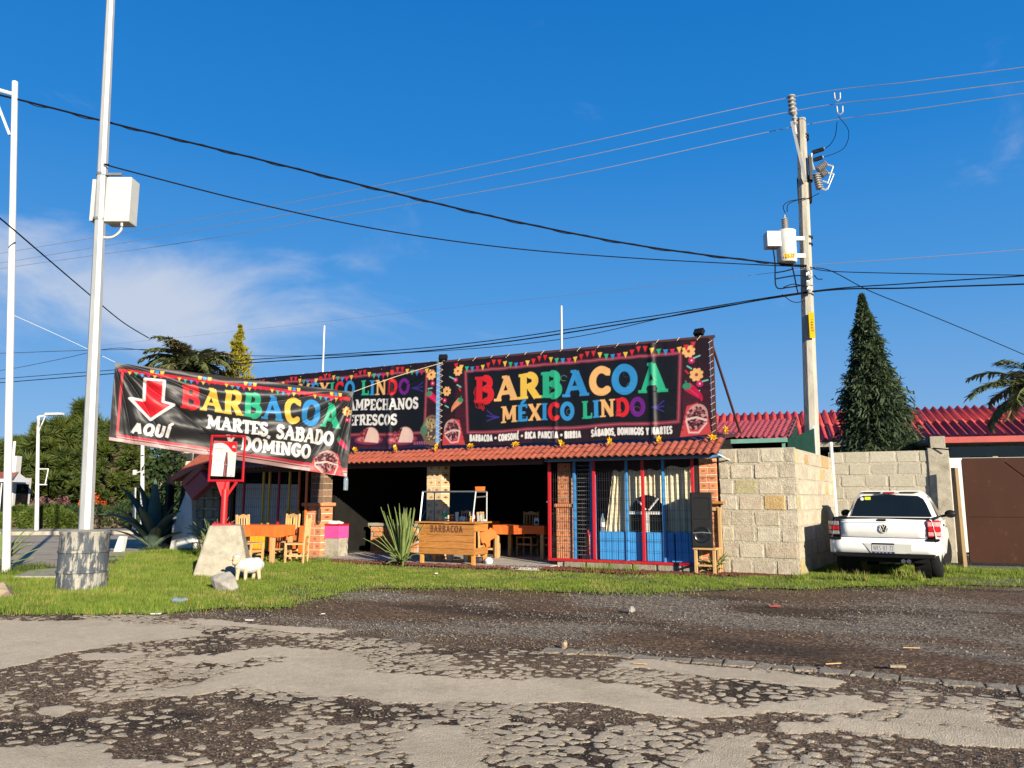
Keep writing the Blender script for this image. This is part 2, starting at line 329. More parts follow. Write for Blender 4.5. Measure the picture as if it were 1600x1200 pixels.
# ---------------------------------------------------------------- mesh builder
class MB:
    def __init__(s):
        s.v = []; s.f = []; s.mi = []
    def add(s, vs, fs, mi=0, mx=None):
        n = len(s.v)
        for p in vs:
            p = Vector(p)
            s.v.append(tuple(mx @ p) if mx is not None else tuple(p))
        for f in fs:
            s.f.append(tuple(i + n for i in f)); s.mi.append(mi)
        return s
    def box(s, c, d, mi=0, mx=None, ch=0.0):
        x, y, z = d[0] / 2, d[1] / 2, d[2] / 2
        c = Vector(c)
        if ch <= 0:
            vs = [Vector((i * x, j * y, k * z)) + c for k in (-1, 1) for j in (-1, 1) for i in (-1, 1)]
            fs = [(0, 2, 3, 1), (4, 5, 7, 6), (0, 1, 5, 4), (2, 6, 7, 3), (0, 4, 6, 2), (1, 3, 7, 5)]
            return s.add(vs, fs, mi, mx)
        b = min(ch, x * 0.9, y * 0.9, z * 0.9)
        bm = bmesh.new()
        bmesh.ops.create_cube(bm, size=1)
        for v in bm.verts:
            v.co = Vector((v.co.x * d[0], v.co.y * d[1], v.co.z * d[2]))
        bmesh.ops.bevel(bm, geom=bm.edges[:], offset=b, segments=1, profile=0.5, affect='EDGES')
        bm.verts.index_update()
        vs = [v.co + c for v in bm.verts]; fs = [tuple(v.index for v in f.verts) for f in bm.faces]
        bm.free()
        return s.add(vs, fs, mi, mx)
    def cyl(s, p0, p1, r0, r1=None, n=10, cap=True, mi=0, mx=None):
        r1 = r0 if r1 is None else r1
        p0, p1 = Vector(p0), Vector(p1)
        q = (p1 - p0).to_track_quat('Z', 'Y')
        vs = []
        for p, r in ((p0, r0), (p1, r1)):
            for i in range(n):
                a = 2 * math.pi * (i + 0.5) / n
                vs.append(p + q @ Vector((r * math.cos(a), r * math.sin(a), 0)))
        fs = [(i, (i + 1) % n, n + (i + 1) % n, n + i) for i in range(n)]
        if cap:
            fs += [tuple(reversed(range(n))), tuple(range(n, 2 * n))]
        return s.add(vs, fs, mi, mx)
    def tube(s, pts, r, n=6, mi=0, mx=None, cap=True):
        pts = [Vector(p) for p in pts]
        rs = r if isinstance(r, (list, tuple)) else [r] * len(pts)
        vs = []; fs = []
        up = Vector((0, 0, 1))
        for i, p in enumerate(pts):
            t = (pts[min(i + 1, len(pts) - 1)] - pts[max(i - 1, 0)]).normalized()
            a = t.cross(up)
            if a.length < 1e-3: a = t.cross(Vector((1, 0, 0)))
            a.normalize(); b = t.cross(a)
            for k in range(n):
                th = 2 * math.pi * k / n
                vs.append(p + (a * math.cos(th) + b * math.sin(th)) * rs[i])
        for i in range(len(pts) - 1):
            for k in range(n):
                fs.append((i * n + k, i * n + (k + 1) % n, (i + 1) * n + (k + 1) % n, (i + 1) * n + k))
        if cap:
            fs += [tuple(range(n)), tuple(reversed(range((len(pts) - 1) * n, len(pts) * n)))]
        return s.add(vs, fs, mi, mx)
    def lathe(s, prof, c=(0, 0, 0), n=16, mi=0, mx=None):
        c = Vector(c); vs = []; fs = []
        for r, z in prof:
            for i in range(n):
                a = 2 * math.pi * i / n
                vs.append(c + Vector((r * math.cos(a), r * math.sin(a), z)))
        for j in range(len(prof) - 1):
            for i in range(n):
                fs.append((j * n + i, j * n + (i + 1) % n, (j + 1) * n + (i + 1) % n, (j + 1) * n + i))
        fs += [tuple(reversed(range(n))), tuple(range((len(prof) - 1) * n, len(prof) * n))]
        return s.add(vs, fs, mi, mx)
    def ball(s, c, r, nu=14, nv=9, mi=0, mx=None, jit=0.0, seed=1):
        rx, ry, rz = (r, r, r) if not isinstance(r, (tuple, list)) else r
        rnd = random.Random(seed); c = Vector(c); vs = [c + Vector((0, 0, -rz))]; fs = []
        for j in range(1, nv):
            th = math.pi * j / nv
            for i in range(nu):
                a = 2 * math.pi * i / nu
                k = 1 + rnd.uniform(-jit, jit)
                vs.append(c + Vector((rx * math.sin(th) * math.cos(a) * k, ry * math.sin(th) * math.sin(a) * k, -rz * math.cos(th) * k)))
        vs.append(c + Vector((0, 0, rz)))
        for i in range(nu):
            fs.append((0, 1 + (i + 1) % nu, 1 + i))
        for j in range(nv - 2):
            for i in range(nu):
                a = 1 + j * nu + i; b = 1 + j * nu + (i + 1) % nu
                fs.append((a, b, b + nu, a + nu))
        last = len(vs) - 1
        for i in range(nu):
            fs.append((1 + (nv - 2) * nu + i, 1 + (nv - 2) * nu + (i + 1) % nu, last))
        return s.add(vs, fs, mi, mx)
    def prism(s, poly, d0, d1, axis='y', mi=0, mx=None):
        """poly: 2D outline; extruded along axis from d0 to d1"""
        n = len(poly)
        def P(a, b, d):
            return {'y': (a, d, b), 'x': (d, a, b), 'z': (a, b, d)}[axis]
        vs = [P(a, b, d0) for a, b in poly] + [P(a, b, d1) for a, b in poly]
        fs = [tuple(range(n)), tuple(reversed(range(n, 2 * n)))] + [(i, n + i, n + (i + 1) % n, (i + 1) % n) for i in range(n)]
        return s.add(vs, fs, mi, mx)
    def quad(s, *p, mi=0):
        return s.add(p, [tuple(range(len(p)))], mi)
    def mesh(s, name, mats):
        me = bpy.data.meshes.new(name)
        me.from_pydata(s.v, [], s.f)
        bm = bmesh.new(); bm.from_mesh(me)
        bmesh.ops.recalc_face_normals(bm, faces=bm.faces[:])
        bm.to_mesh(me); bm.free()
        for m in (mats if isinstance(mats, (list, tuple)) else [mats]):
            me.materials.append(m)
        me.polygons.foreach_set('material_index', s.mi)
        return me
    def build(s, name, mats, parent=None, smooth=False, bevel=0.0, kind=None, sub=0, angle=40):
        me = s.mesh(name, mats)
        return link(name, me, parent, smooth, bevel, kind, sub, angle)
def link(name, me, parent=None, smooth=False, bevel=0.0, kind=None, sub=0, angle=40):
    if smooth:
        me.polygons.foreach_set('use_smooth', [True] * len(me.polygons))
        if angle and angle < 180 and hasattr(me, 'set_sharp_from_angle'):
            me.set_sharp_from_angle(angle=R(angle))
    o = bpy.data.objects.new(name, me)
    COL.objects.link(o)
    if parent is not None: o.parent = parent
    if bevel:
        b = o.modifiers.new('bevel', 'BEVEL'); b.width = bevel; b.segments = 2; b.limit_method = 'ANGLE'
    if sub:
        b = o.modifiers.new('subdivision', 'SUBSURF'); b.levels = b.render_levels = sub
    if kind: o['kind'] = kind
    return o
def tag(o, label=None, cat=None, group=None, kind=None):
    if label: o['label'] = label
    if cat: o['category'] = cat
    if group: o['group'] = group
    if kind: o['kind'] = kind
    return o
def thing(name, label, cat, loc=(0, 0, 0), rz=0.0, group=None):
    o = bpy.data.objects.new(name, None)
    o.empty_display_size = 0.2
    COL.objects.link(o)
    o.location = loc; o.rotation_euler = (0, 0, rz)
    return tag(o, label, cat, group)
def floc(name, label, cat, x, y, z=0.0, rz=0.0, group=None):
    """a thing placed in the restaurant's own frame"""
    return thing(name, label, cat, L(x, y, z), -YAW + rz, group)
def kids(o):
    return [c for c in bpy.data.objects if c.parent == o]
def copy_tree(o, parent=None):
    c = o.copy(); COL.objects.link(c)
    if parent is not None: c.parent = parent
    for ch in kids(o): copy_tree(ch, c)
    return c
def np_mesh(name, V, F, mats, parent=None, col=None, smooth=False, kind=None):
    """V (n,3) float, F (m,k) int with constant k"""
    V = np.asarray(V, np.float32); F = np.asarray(F, np.int32)
    me = bpy.data.meshes.new(name)
    me.vertices.add(len(V)); me.vertices.foreach_set('co', V.ravel())
    m, k = F.shape
    me.loops.add(m * k); me.loops.foreach_set('vertex_index', F.ravel())
    me.polygons.add(m)
    me.polygons.foreach_set('loop_start', np.arange(0, m * k, k, dtype=np.int32))
    if smooth: me.polygons.foreach_set('use_smooth', np.ones(m, bool))
    me.update(calc_edges=True)
    if col is not None:
        a = me.color_attributes.new('Col', 'FLOAT_COLOR', 'POINT')
        cc = np.asarray(col).reshape(len(V), -1)
        c = np.ones((len(V), 4), np.float32); c[:, :cc.shape[1]] = cc
        a.data.foreach_set('color', c.ravel())
    for mm in (mats if isinstance(mats, (list, tuple)) else [mats]): me.materials.append(mm)
    return link(name, me, parent, kind=kind)
def grid_faces(ny, nx):
    i = np.arange((ny - 1) * (nx - 1)); r = i // (nx - 1); c = i % (nx - 1)
    a = r * nx + c
    return np.stack([a, a + 1, a + nx + 1, a + nx], 1)
def spline(pts, n=10):
    P = [Vector(p) for p in pts]
    if len(P) < 3: 
        return [P[0].lerp(P[-1], i / n) for i in range(n + 1)]
    out = []
    for i in range(len(P) - 1):
        p0, p1, p2, p3 = P[max(i - 1, 0)], P[i], P[i + 1], P[min(i + 2, len(P) - 1)]
        for k in range(n):
            t = k / n
            out.append(0.5 * ((2 * p1) + (p2 - p0) * t + (2 * p0 - 5 * p1 + 4 * p2 - p3) * t * t + (3 * p1 - p0 - 3 * p2 + p3) * t ** 3))
    out.append(P[-1])
    return out

# ---------------------------------------------------------------- printed artwork (rasterised to vertex colours)
def arc(cx, cy, rx, ry, a0, a1, n=12):
    return [(cx + rx * math.cos(R(a0 + (a1 - a0) * i / n)), cy + ry * math.sin(R(a0 + (a1 - a0) * i / n))) for i in range(n + 1)]
_SL = [[(0, .965), (.2, .965)], [(0, .035), (.2, .035)]]
GL = {
 'A': (.92, [('T', [(.46, .95), (.77, .03)]), ('t', [(.46, .95), (.15, .03)]), ('t', [(.26, .32), (.66, .32)])], [[(0, .04), (.28, .04)], [(.6, .04), (.94, .04)], [(.3, .97), (.5, .97)]]),
 'B': (.74, [('T', [(.18, 0), (.18, 1)]), ('t', [(.18, .945), (.42, .945)]), ('T', arc(.42, .74, .165, .205, 90, -90)), ('t', [(.44, .535), (.18, .535)]), ('T', arc(.44, .29, .2, .235, 90, -90)), ('t', [(.44, .055), (.18, .055)])], _SL),
 'C': (.74, [('T', arc(.42, .5, .30, .44, 52, 308, 20))], [[(.655, .70), (.655, .97)]]),
 'D': (.80, [('T', [(.18, 0), (.18, 1)]), ('t', [(.18, .945), (.38, .945)]), ('T', arc(.38, .5, .29, .445, 90, -90)), ('t', [(.38, .055), (.18, .055)])], _SL),
 'E': (.66, [('T', [(.18, 0), (.18, 1)]), ('t', [(.18, .945), (.6, .945)]), ('t', [(.18, .5), (.5, .5)]), ('t', [(.18, .055), (.62, .055)])], _SL + [[(.585, .76), (.585, .99)], [(.605, .01), (.605, .26)]]),
 'F': (.64, [('T', [(.18, 0), (.18, 1)]), ('t', [(.18, .945), (.6, .945)]), ('t', [(.18, .5), (.5, .5)])], _SL + [[(.2, .035), (.38, .035)], [(.585, .76), (.585, .99)]]),
 'G': (.80, [('T', arc(.42, .5, .30, .44, 52, 318, 20)), ('T', [(.645, .12), (.645, .44)])], [[(.655, .70), (.655, .97)], [(.46, .45), (.78, .45)]]),
 'H': (.86, [('T', [(.18, 0), (.18, 1)]), ('T', [(.68, 0), (.68, 1)]), ('t', [(.18, .5), (.68, .5)])], [[(0, .965), (.36, .965)], [(0, .035), (.36, .035)], [(.5, .965), (.86, .965)], [(.5, .035), (.86, .035)]]),
 'I': (.38, [('T', [(.19, 0), (.19, 1)])], [[(0, .965), (.38, .965)], [(0, .035), (.38, .035)]]),
 'K': (.76, [('T', [(.18, 0), (.18, 1)]), ('t', [(.2, .42), (.62, 1)]), ('T', [(.34, .58), (.66, 0)])], _SL),
 'L': (.62, [('T', [(.18, 0), (.18, 1)]), ('t', [(.18, .055), (.58, .055)])], _SL + [[(.18, .965), (.36, .965)], [(.565, .01), (.565, .3)]]),
 'M': (1.06, [('t', [(.17, 0), (.19, 1)]), ('T', [(.2, .97), (.52, .2)]), ('t', [(.52, .2), (.84, .97)]), ('T', [(.85, 1), (.88, 0)])], [[(0, .035), (.33, .035)], [(.7, .035), (1.06, .035)], [(0, .965), (.2, .965)], [(.86, .965), (1.04, .965)]]),
 'N': (.88, [('t', [(.17, 0), (.17, 1)]), ('T', [(.17, .97), (.70, .03)]), ('t', [(.70, 0), (.70, 1)])], [[(0, .035), (.33, .035)], [(0, .965), (.2, .965)], [(.55, .965), (.88, .965)]]),
 'O': (.84, [('T', arc(.42, .5, .31, .44, 0, 360, 28))], []),
 'P': (.72, [('T', [(.18, 0), (.18, 1)]), ('t', [(.18, .945), (.42, .945)]), ('T', arc(.42, .70, .19, .245, 90, -90)), ('t', [(.42, .455), (.18, .455)])], _SL + [[(.2, .035), (.4, .035)]]),
 'Q': (.84, [('T', arc(.42, .5, .31, .44, 0, 360, 28)), ('T', [(.48, .28), (.80, -.06)])], []),
 'R': (.80, [('T', [(.18, 0), (.18, 1)]), ('t', [(.18, .945), (.42, .945)]), ('T', arc(.42, .72, .18, .225, 90, -90)), ('t', [(.44, .495), (.18, .495)]), ('T', [(.40, .48), (.66, .03)])], _SL + [[(.2, .035), (.34, .035)], [(.6, .04), (.84, .04)]]),
 'S': (.66, [('T', arc(.33, .735, .215, .21, 35, 270, 14) + arc(.33, .275, .225, .22, 90, -145, 14))], [[(.52, .74), (.52, .98)], [(.12, .02), (.12, .28)]]),
 'T': (.72, [('T', [(.36, 0), (.36, 1)]), ('t', [(.03, .945), (.69, .945)])], [[(.05, .73), (.05, .98)], [(.67, .73), (.67, .98)], [(.2, .035), (.52, .035)]]),
 'U': (.82, [('T', [(.18, 1), (.18, .3)] + arc(.41, .30, .23, .245, 180, 360)), ('t', [(.64, .3), (.64, 1)])], [[(0, .965), (.36, .965)], [(.5, .965), (.82, .965)]]),
 'X': (.82, [('T', [(.14, .97), (.68, .03)]), ('t', [(.68, .97), (.14, .03)])], [[(0, .965), (.3, .965)], [(.54, .965), (.82, .965)], [(0, .035), (.3, .035)], [(.52, .035), (.82, .035)]]),
 'Y': (.82, [('T', [(.14, .97), (.41, .45)]), ('t', [(.68, .97), (.41, .45)]), ('T', [(.41, .45), (.41, 0)])], [[(0, .965), (.3, .965)], [(.54, .965), (.82, .965)], [(.25, .035), (.57, .035)]]),
 '0': (.64, [('T', arc(.32, .5, .23, .44, 0, 360, 24))], []),
 '1': (.46, [('T', [(.08, .8), (.25, .97), (.25, 0)])], []),
 '2': (.62, [('T', arc(.31, .72, .22, .23, 160, -30, 12) + [(.1, .06), (.56, .06)])], []),
 '3': (.62, [('T', arc(.29, .74, .21, .21, 150, -90, 12)), ('T', arc(.29, .28, .24, .24, 90, -150, 12))], []),
 '4': (.66, [('T', [(.46, 0), (.46, .97), (.06, .32), (.62, .32)])], []),
 '6': (.64, [('T', arc(.32, .29, .23, .24, 0, 360, 20)), ('T', [(.10, .32), (.2, .7), (.45, .95)])], []),
 '7': (.60, [('T', [(.06, .94), (.54, .94), (.22, 0)])], []),
 '-': (.4, [('t', [(.08, .48), (.32, .48)])], []),
 ',': (.26, [('T', [(.15, .08), (.08, -.14)])], []),
 '.': (.26, [('T', [(.13, .06), (.131, .061)])], []),
 '*': (.5, [('D', [(.25, .48), (.251, .481)])], []),
 ' ': (.42, [], []),
}
for _a, _b in (('É', 'E'), ('Í', 'I'), ('Á', 'A')):
    _w, _s, _f = GL[_b]
    GL[_a] = (_w, _s + [('a', [(_w * .45, 1.10), (_w * .45 + .16, 1.26)])], _f)
class Canvas:
    def __init__(s, x0, x1, y0, y1, nx, ny, base):
        s.x = np.linspace(x0, x1, nx); s.y = np.linspace(y0, y1, ny)
        s.X, s.Y = np.meshgrid(s.x, s.y)
        s.c = np.zeros((ny, nx, 3)); s.c[:] = base
        s.px = max((x1 - x0) / nx, (y1 - y0) / ny) * 0.75
    def sl(s, x0, x1, y0, y1):
        i0, i1 = np.searchsorted(s.x, x0), np.searchsorted(s.x, x1)
        j0, j1 = np.searchsorted(s.y, y0), np.searchsorted(s.y, y1)
        return slice(j0, j1), slice(i0, i1)
    def put(s, sl, d, col, al=1.0):
        a = np.clip(0.5 - d / s.px, 0, 1)[..., None] * al
        s.c[sl] = s.c[sl] * (1 - a) + np.array(col) * a
    def sdseg(s, X, Y, pts):
        d = np.full(X.shape, 1e9)
        for (ax, ay), (bx, by) in zip(pts[:-1], pts[1:]):
            dx, dy = bx - ax, by - ay
            t = np.clip(((X - ax) * dx + (Y - ay) * dy) / max(dx * dx + dy * dy, 1e-12), 0, 1)
            d = np.minimum(d, np.hypot(X - ax - t * dx, Y - ay - t * dy))
        return d
    def stroke(s, pts, w, col, al=1.0, flat=False):
        m = w + 2 * s.px
        xs = [p[0] for p in pts]; ys = [p[1] for p in pts]
        sl = s.sl(min(xs) - m, max(xs) + m, min(ys) - m, max(ys) + m)
        X, Y = s.X[sl], s.Y[sl]
        if not X.size: return
        if flat and len(pts) == 2:      # square-ended stroke
            (ax, ay), (bx, by) = pts; l = math.hypot(bx - ax, by - ay) + 1e-9; ux, uy = (bx - ax) / l, (by - ay) / l
            t = (X - ax) * ux + (Y - ay) * uy; q = np.abs((X - ax) * -uy + (Y - ay) * ux)
            s.put(sl, np.maximum(q - w / 2, np.abs(t - l / 2) - l / 2), col, al); return
        s.put(sl, s.sdseg(X, Y, pts) - w / 2, col, al)
    def poly(s, pts, col, al=1.0):
        xs = [p[0] for p in pts]; ys = [p[1] for p in pts]; m = 2 * s.px
        sl = s.sl(min(xs) - m, max(xs) + m, min(ys) - m, max(ys) + m)
        X, Y = s.X[sl], s.Y[sl]
        if not X.size: return
        d = s.sdseg(X, Y, list(pts) + [pts[0]])
        ins = np.zeros(X.shape, bool)
        n = len(pts)
        for i in range(n):
            (ax, ay), (bx, by) = pts[i], pts[(i + 1) % n]
            if ay == by: continue
            cond = ((ay > Y) != (by > Y)) & (X < (bx - ax) * (Y - ay) / (by - ay) + ax)
            ins ^= cond
        s.put(sl, np.where(ins, -d, d), col, al)
    def ell(s, cx, cy, rx, ry, col, rot=0.0, al=1.0):
        m = max(rx, ry) + 2 * s.px
        sl = s.sl(cx - m, cx + m, cy - m, cy + m)
        X, Y = s.X[sl] - cx, s.Y[sl] - cy
        if not X.size: return
        ca, sa = math.cos(rot), math.sin(rot)
        u, v = X * ca + Y * sa, -X * sa + Y * ca
        s.put(sl, (np.hypot(u / rx, v / ry) - 1) * min(rx, ry), col, al)
    def rect(s, x0, y0, x1, y1, col, al=1.0):
        s.poly([(x0, y0), (x1, y0), (x1, y1), (x0, y1)], col, al)
    def text(s, t, x0, x1, y, h, cols, serif=True, T=.21, th=.13, sf=.075, gap=.07, slant=0.0, rise=0.0, hs=None, skew=None, al=1.0):
        tot = sum(GL[c][0] for c in t) + gap * (len(t) - 1)
        k = (x1 - x0) / (tot * h)
        x = x0; ci = 0
        for i, ch in enumerate(t):
            w, st, se = GL[ch]
            hh = h * (hs[i] if hs else 1.0)
            yb = y + rise * (x - x0) / (x1 - x0) - (hh - h) * 0.5
            if ch == ' ':
                x += (w + gap) * h * k; continue
            col = cols[ci % len(cols)]; ci += 1
            if not serif:
                W = {'T': T, 't': T * .92, 'a': T * .8, 'D': T * 1.6}
            else:
                W = {'T': T, 't': th, 'a': T * .8, 'D': .3}
            kx = min(k, 1.0)
            f = lambda p: (x + (p[0] + slant * p[1]) * h * k, yb + p[1] * hh + rise * (p[0] * h * k) / (x1 - x0))
            for q, pts in st:
                s.stroke([f(p) for p in pts], W[q] * h * (0.5 + 0.5 * kx), col, al, q in 'Tt')
            if serif:
                for pts in se:
                    s.stroke([f(p) for p in pts], sf * h, col, al, True)
            x += (w + gap) * h * k
def C(r, g, b): return np.array(lin((r, g, b)))
K_RED, K_PEACH, K_YEL, K_GRN, K_BLU, K_PUR = C(222, 38, 48), C(246, 190, 122), C(244, 200, 84), C(46, 184, 142), C(52, 148, 216), C(112, 30, 140)
K_WHITE, K_MAG = C(242, 240, 238), C(212, 40, 108)
def flower(cv, x, y, r, col=None, mid=None):
    col = K_PEACH if col is None else col
    for i in range(8):
        a = i * math.pi / 4 + .3
        cv.ell(x + r * .62 * math.cos(a), y + r * .62 * math.sin(a), r * .40, r * .30, col, a)
    cv.ell(x, y, r * .55, r * .55, col)
    cv.ell(x, y, r * .24, r * .24, C(170, 60, 60) if mid is None else mid)
def chili(cv, x, y, L_, col, flip=1, tip=C(60, 140, 110)):
    pts = []
    for i in range(9):
        t = i / 8; a = R(70 - 150 * t)
        cx_, cy_ = x + flip * L_ * (.55 * math.sin(R(95) * t)) * 1.0, y - L_ * t * .75 + L_ * .12 * t * t
        pts.append((cx_, cy_))
    n = len(pts); lft = []; rgt = []
    for i, p in enumerate(pts):
        q = pts[min(i + 1, n - 1)]; o = pts[max(i - 1, 0)]
        dx, dy = q[0] - o[0], q[1] - o[1]; l = math.hypot(dx, dy) + 1e-9
        w = L_ * (.17 * (1 - (i / (n - 1)) ** 1.6) + .012)
        lft.append((p[0] - dy / l * w, p[1] + dx / l * w)); rgt.append((p[0] + dy / l * w, p[1] - dx / l * w))
    cv.poly(lft + rgt[::-1], col)
    cv.stroke([(p[0] - flip * L_ * .05, p[1]) for p in pts[1:6]], L_ * .05, np.clip(np.array(col) * 1.6 + .05, 0, 1), .5)
    cv.ell(x, y, L_ * .17, L_ * .13, tip); cv.stroke([(x, y), (x - flip * L_ * .04, y + L_ * .2)], L_ * .06, tip)
def taco(cv, x, y, r, seed=1):
    rd = random.Random(seed)
    cv.ell(x, y - r * .25, r * 1.25, r * .35, C(140, 50, 74))
    cv.ell(x, y - r * .22, r * 1.0, r * .22, C(200, 120, 130))
    for i in range(42):
        a = R(rd.uniform(100, 230)); q = rd.uniform(.2, .95)
        cv.ell(x + r * .75 * q * math.cos(a), y + r * .05 + r * .6 * q * math.sin(a), r * rd.uniform(.06, .13), r * rd.uniform(.04, .09), rd.choice([C(84, 28, 42), C(150, 62, 72), C(120, 44, 58), C(196, 110, 112), C(176, 40, 58)]), rd.uniform(0, 3))
    cv.poly([(x - r * .35, y - r * .38)] + arc(x + r * .18, y - r * .1, r * .72, r * .75, 104, -30, 12), C(232, 200, 190))
    cv.stroke(arc(x + r * .18, y - r * .1, r * .72, r * .75, 118, -22, 12), r * .06, C(196, 150, 140), .7)
def plate_taco(cv, x, y, w, h, seed=2, flip=1):
    """tortilla full of meat in a red tray"""
    rd = random.Random(seed)
    cv.poly([(x - w * .5 * flip, y - h * .42), (x + w * .5 * flip, y - h * .45), (x + w * .25 * flip, y + h * .42), (x - w * .1 * flip, y + h * .5), (x - w * .42 * flip, y + h * .15)], C(206, 70, 76))
    cv.ell(x - w * .06 * flip, y + h * .10, w * .34, h * .37, C(204, 156, 152), .4 * flip)
    for i in range(110):
        a = rd.uniform(0, 6.28); q = math.sqrt(rd.random())
        cv.ell(x - w * .06 * flip + w * .30 * q * math.cos(a), y + h * .06 + h * .33 * q * math.sin(a), w * rd.uniform(.03, .07), h * rd.uniform(.02, .04), rd.choice([C(56, 18, 32), C(100, 40, 56), C(80, 28, 44), C(150, 84, 96)]), rd.uniform(0, 3))
    cv.stroke([(x - w * .36 * flip, y - h * .02), (x - w * .05 * flip, y + h * .08), (x + w * .26 * flip, y + h * .04)], h * .06, C(232, 200, 194))
    cv.stroke([(x - w * .36 * flip, y - h * .1), (x - w * .1 * flip, y - h * .36), (x + w * .2 * flip, y - h * .34), (x + w * .28 * flip, y)], h * .05, C(230, 192, 188))
    for k in range(4):
        cv.ell(x + w * (.30 + .035 * k) * flip, y + h * (.2 - .15 * k), w * .022, h * .03, C(150, 20, 40))
def pennants(cv, x0, x1, y, n, sag, w, per=8, al=1.0):
    cc = [K_RED, K_YEL, K_GRN, K_BLU, K_MAG, K_YEL, K_RED, C(220, 50, 60)]
    for i in range(n):
        t = (i + .5) / n; ph = (i % per) / (per - 1)
        yy = y - sag * 4 * ph * (1 - ph)
        x = x0 + (x1 - x0) * t
        cv.poly([(x - w * .42, yy), (x + w * .42, yy), (x, yy - w * 1.05)], cc[i % len(cc)], al)

# ---------------------------------------------------------------- numpy noise
def _hash(ix, iy, s):
    h = (ix.astype(np.int64) * 374761393 + iy.astype(np.int64) * 668265263 + s * 144665) & 0x7fffffff
    h = ((h ^ (h >> 13)) * 1274126177) & 0x7fffffff
    return ((h ^ (h >> 16)) & 0xffff) / 65535.0
def vnoise(x, y, s=0):
    ix, iy = np.floor(x), np.floor(y); fx, fy = x - ix, y - iy
    fx = fx * fx * (3 - 2 * fx); fy = fy * fy * (3 - 2 * fy)
    a, b = _hash(ix, iy, s), _hash(ix + 1, iy, s); c, d = _hash(ix, iy + 1, s), _hash(ix + 1, iy + 1, s)
    return (a * (1 - fx) + b * fx) * (1 - fy) + (c * (1 - fx) + d * fx) * fy
def fbm(x, y, s=0, o=4, g=0.5):
    t = 0; a = 1; n = 0
    for i in range(o):
        t = t + a * vnoise(x * 2 ** i, y * 2 ** i, s + i * 17); n += a; a *= g
    return t / n
def voro(x, y, s=0, j=0.8):
    ix, iy = np.floor(x), np.floor(y)
    f1 = np.full(x.shape, 9.0); f2 = np.full(x.shape, 9.0); idv = np.zeros(x.shape)
    for dx in (-1, 0, 1):
        for dy in (-1, 0, 1):
            cx, cy = ix + dx, iy + dy
            px = cx + .5 + j * (_hash(cx, cy, s) - .5); py = cy + .5 + j * (_hash(cx, cy, s + 5) - .5)
            d = np.hypot(x - px, y - py); h = _hash(cx, cy, s + 9)
            m = d < f1
            f2 = np.where(m, f1, np.minimum(f2, d)); idv = np.where(m, h, idv); f1 = np.where(m, d, f1)
    return f1, f2, idv
def sstep(a, b, x):
    t = np.clip((x - a) / (b - a), 0, 1); return t * t * (3 - 2 * t)

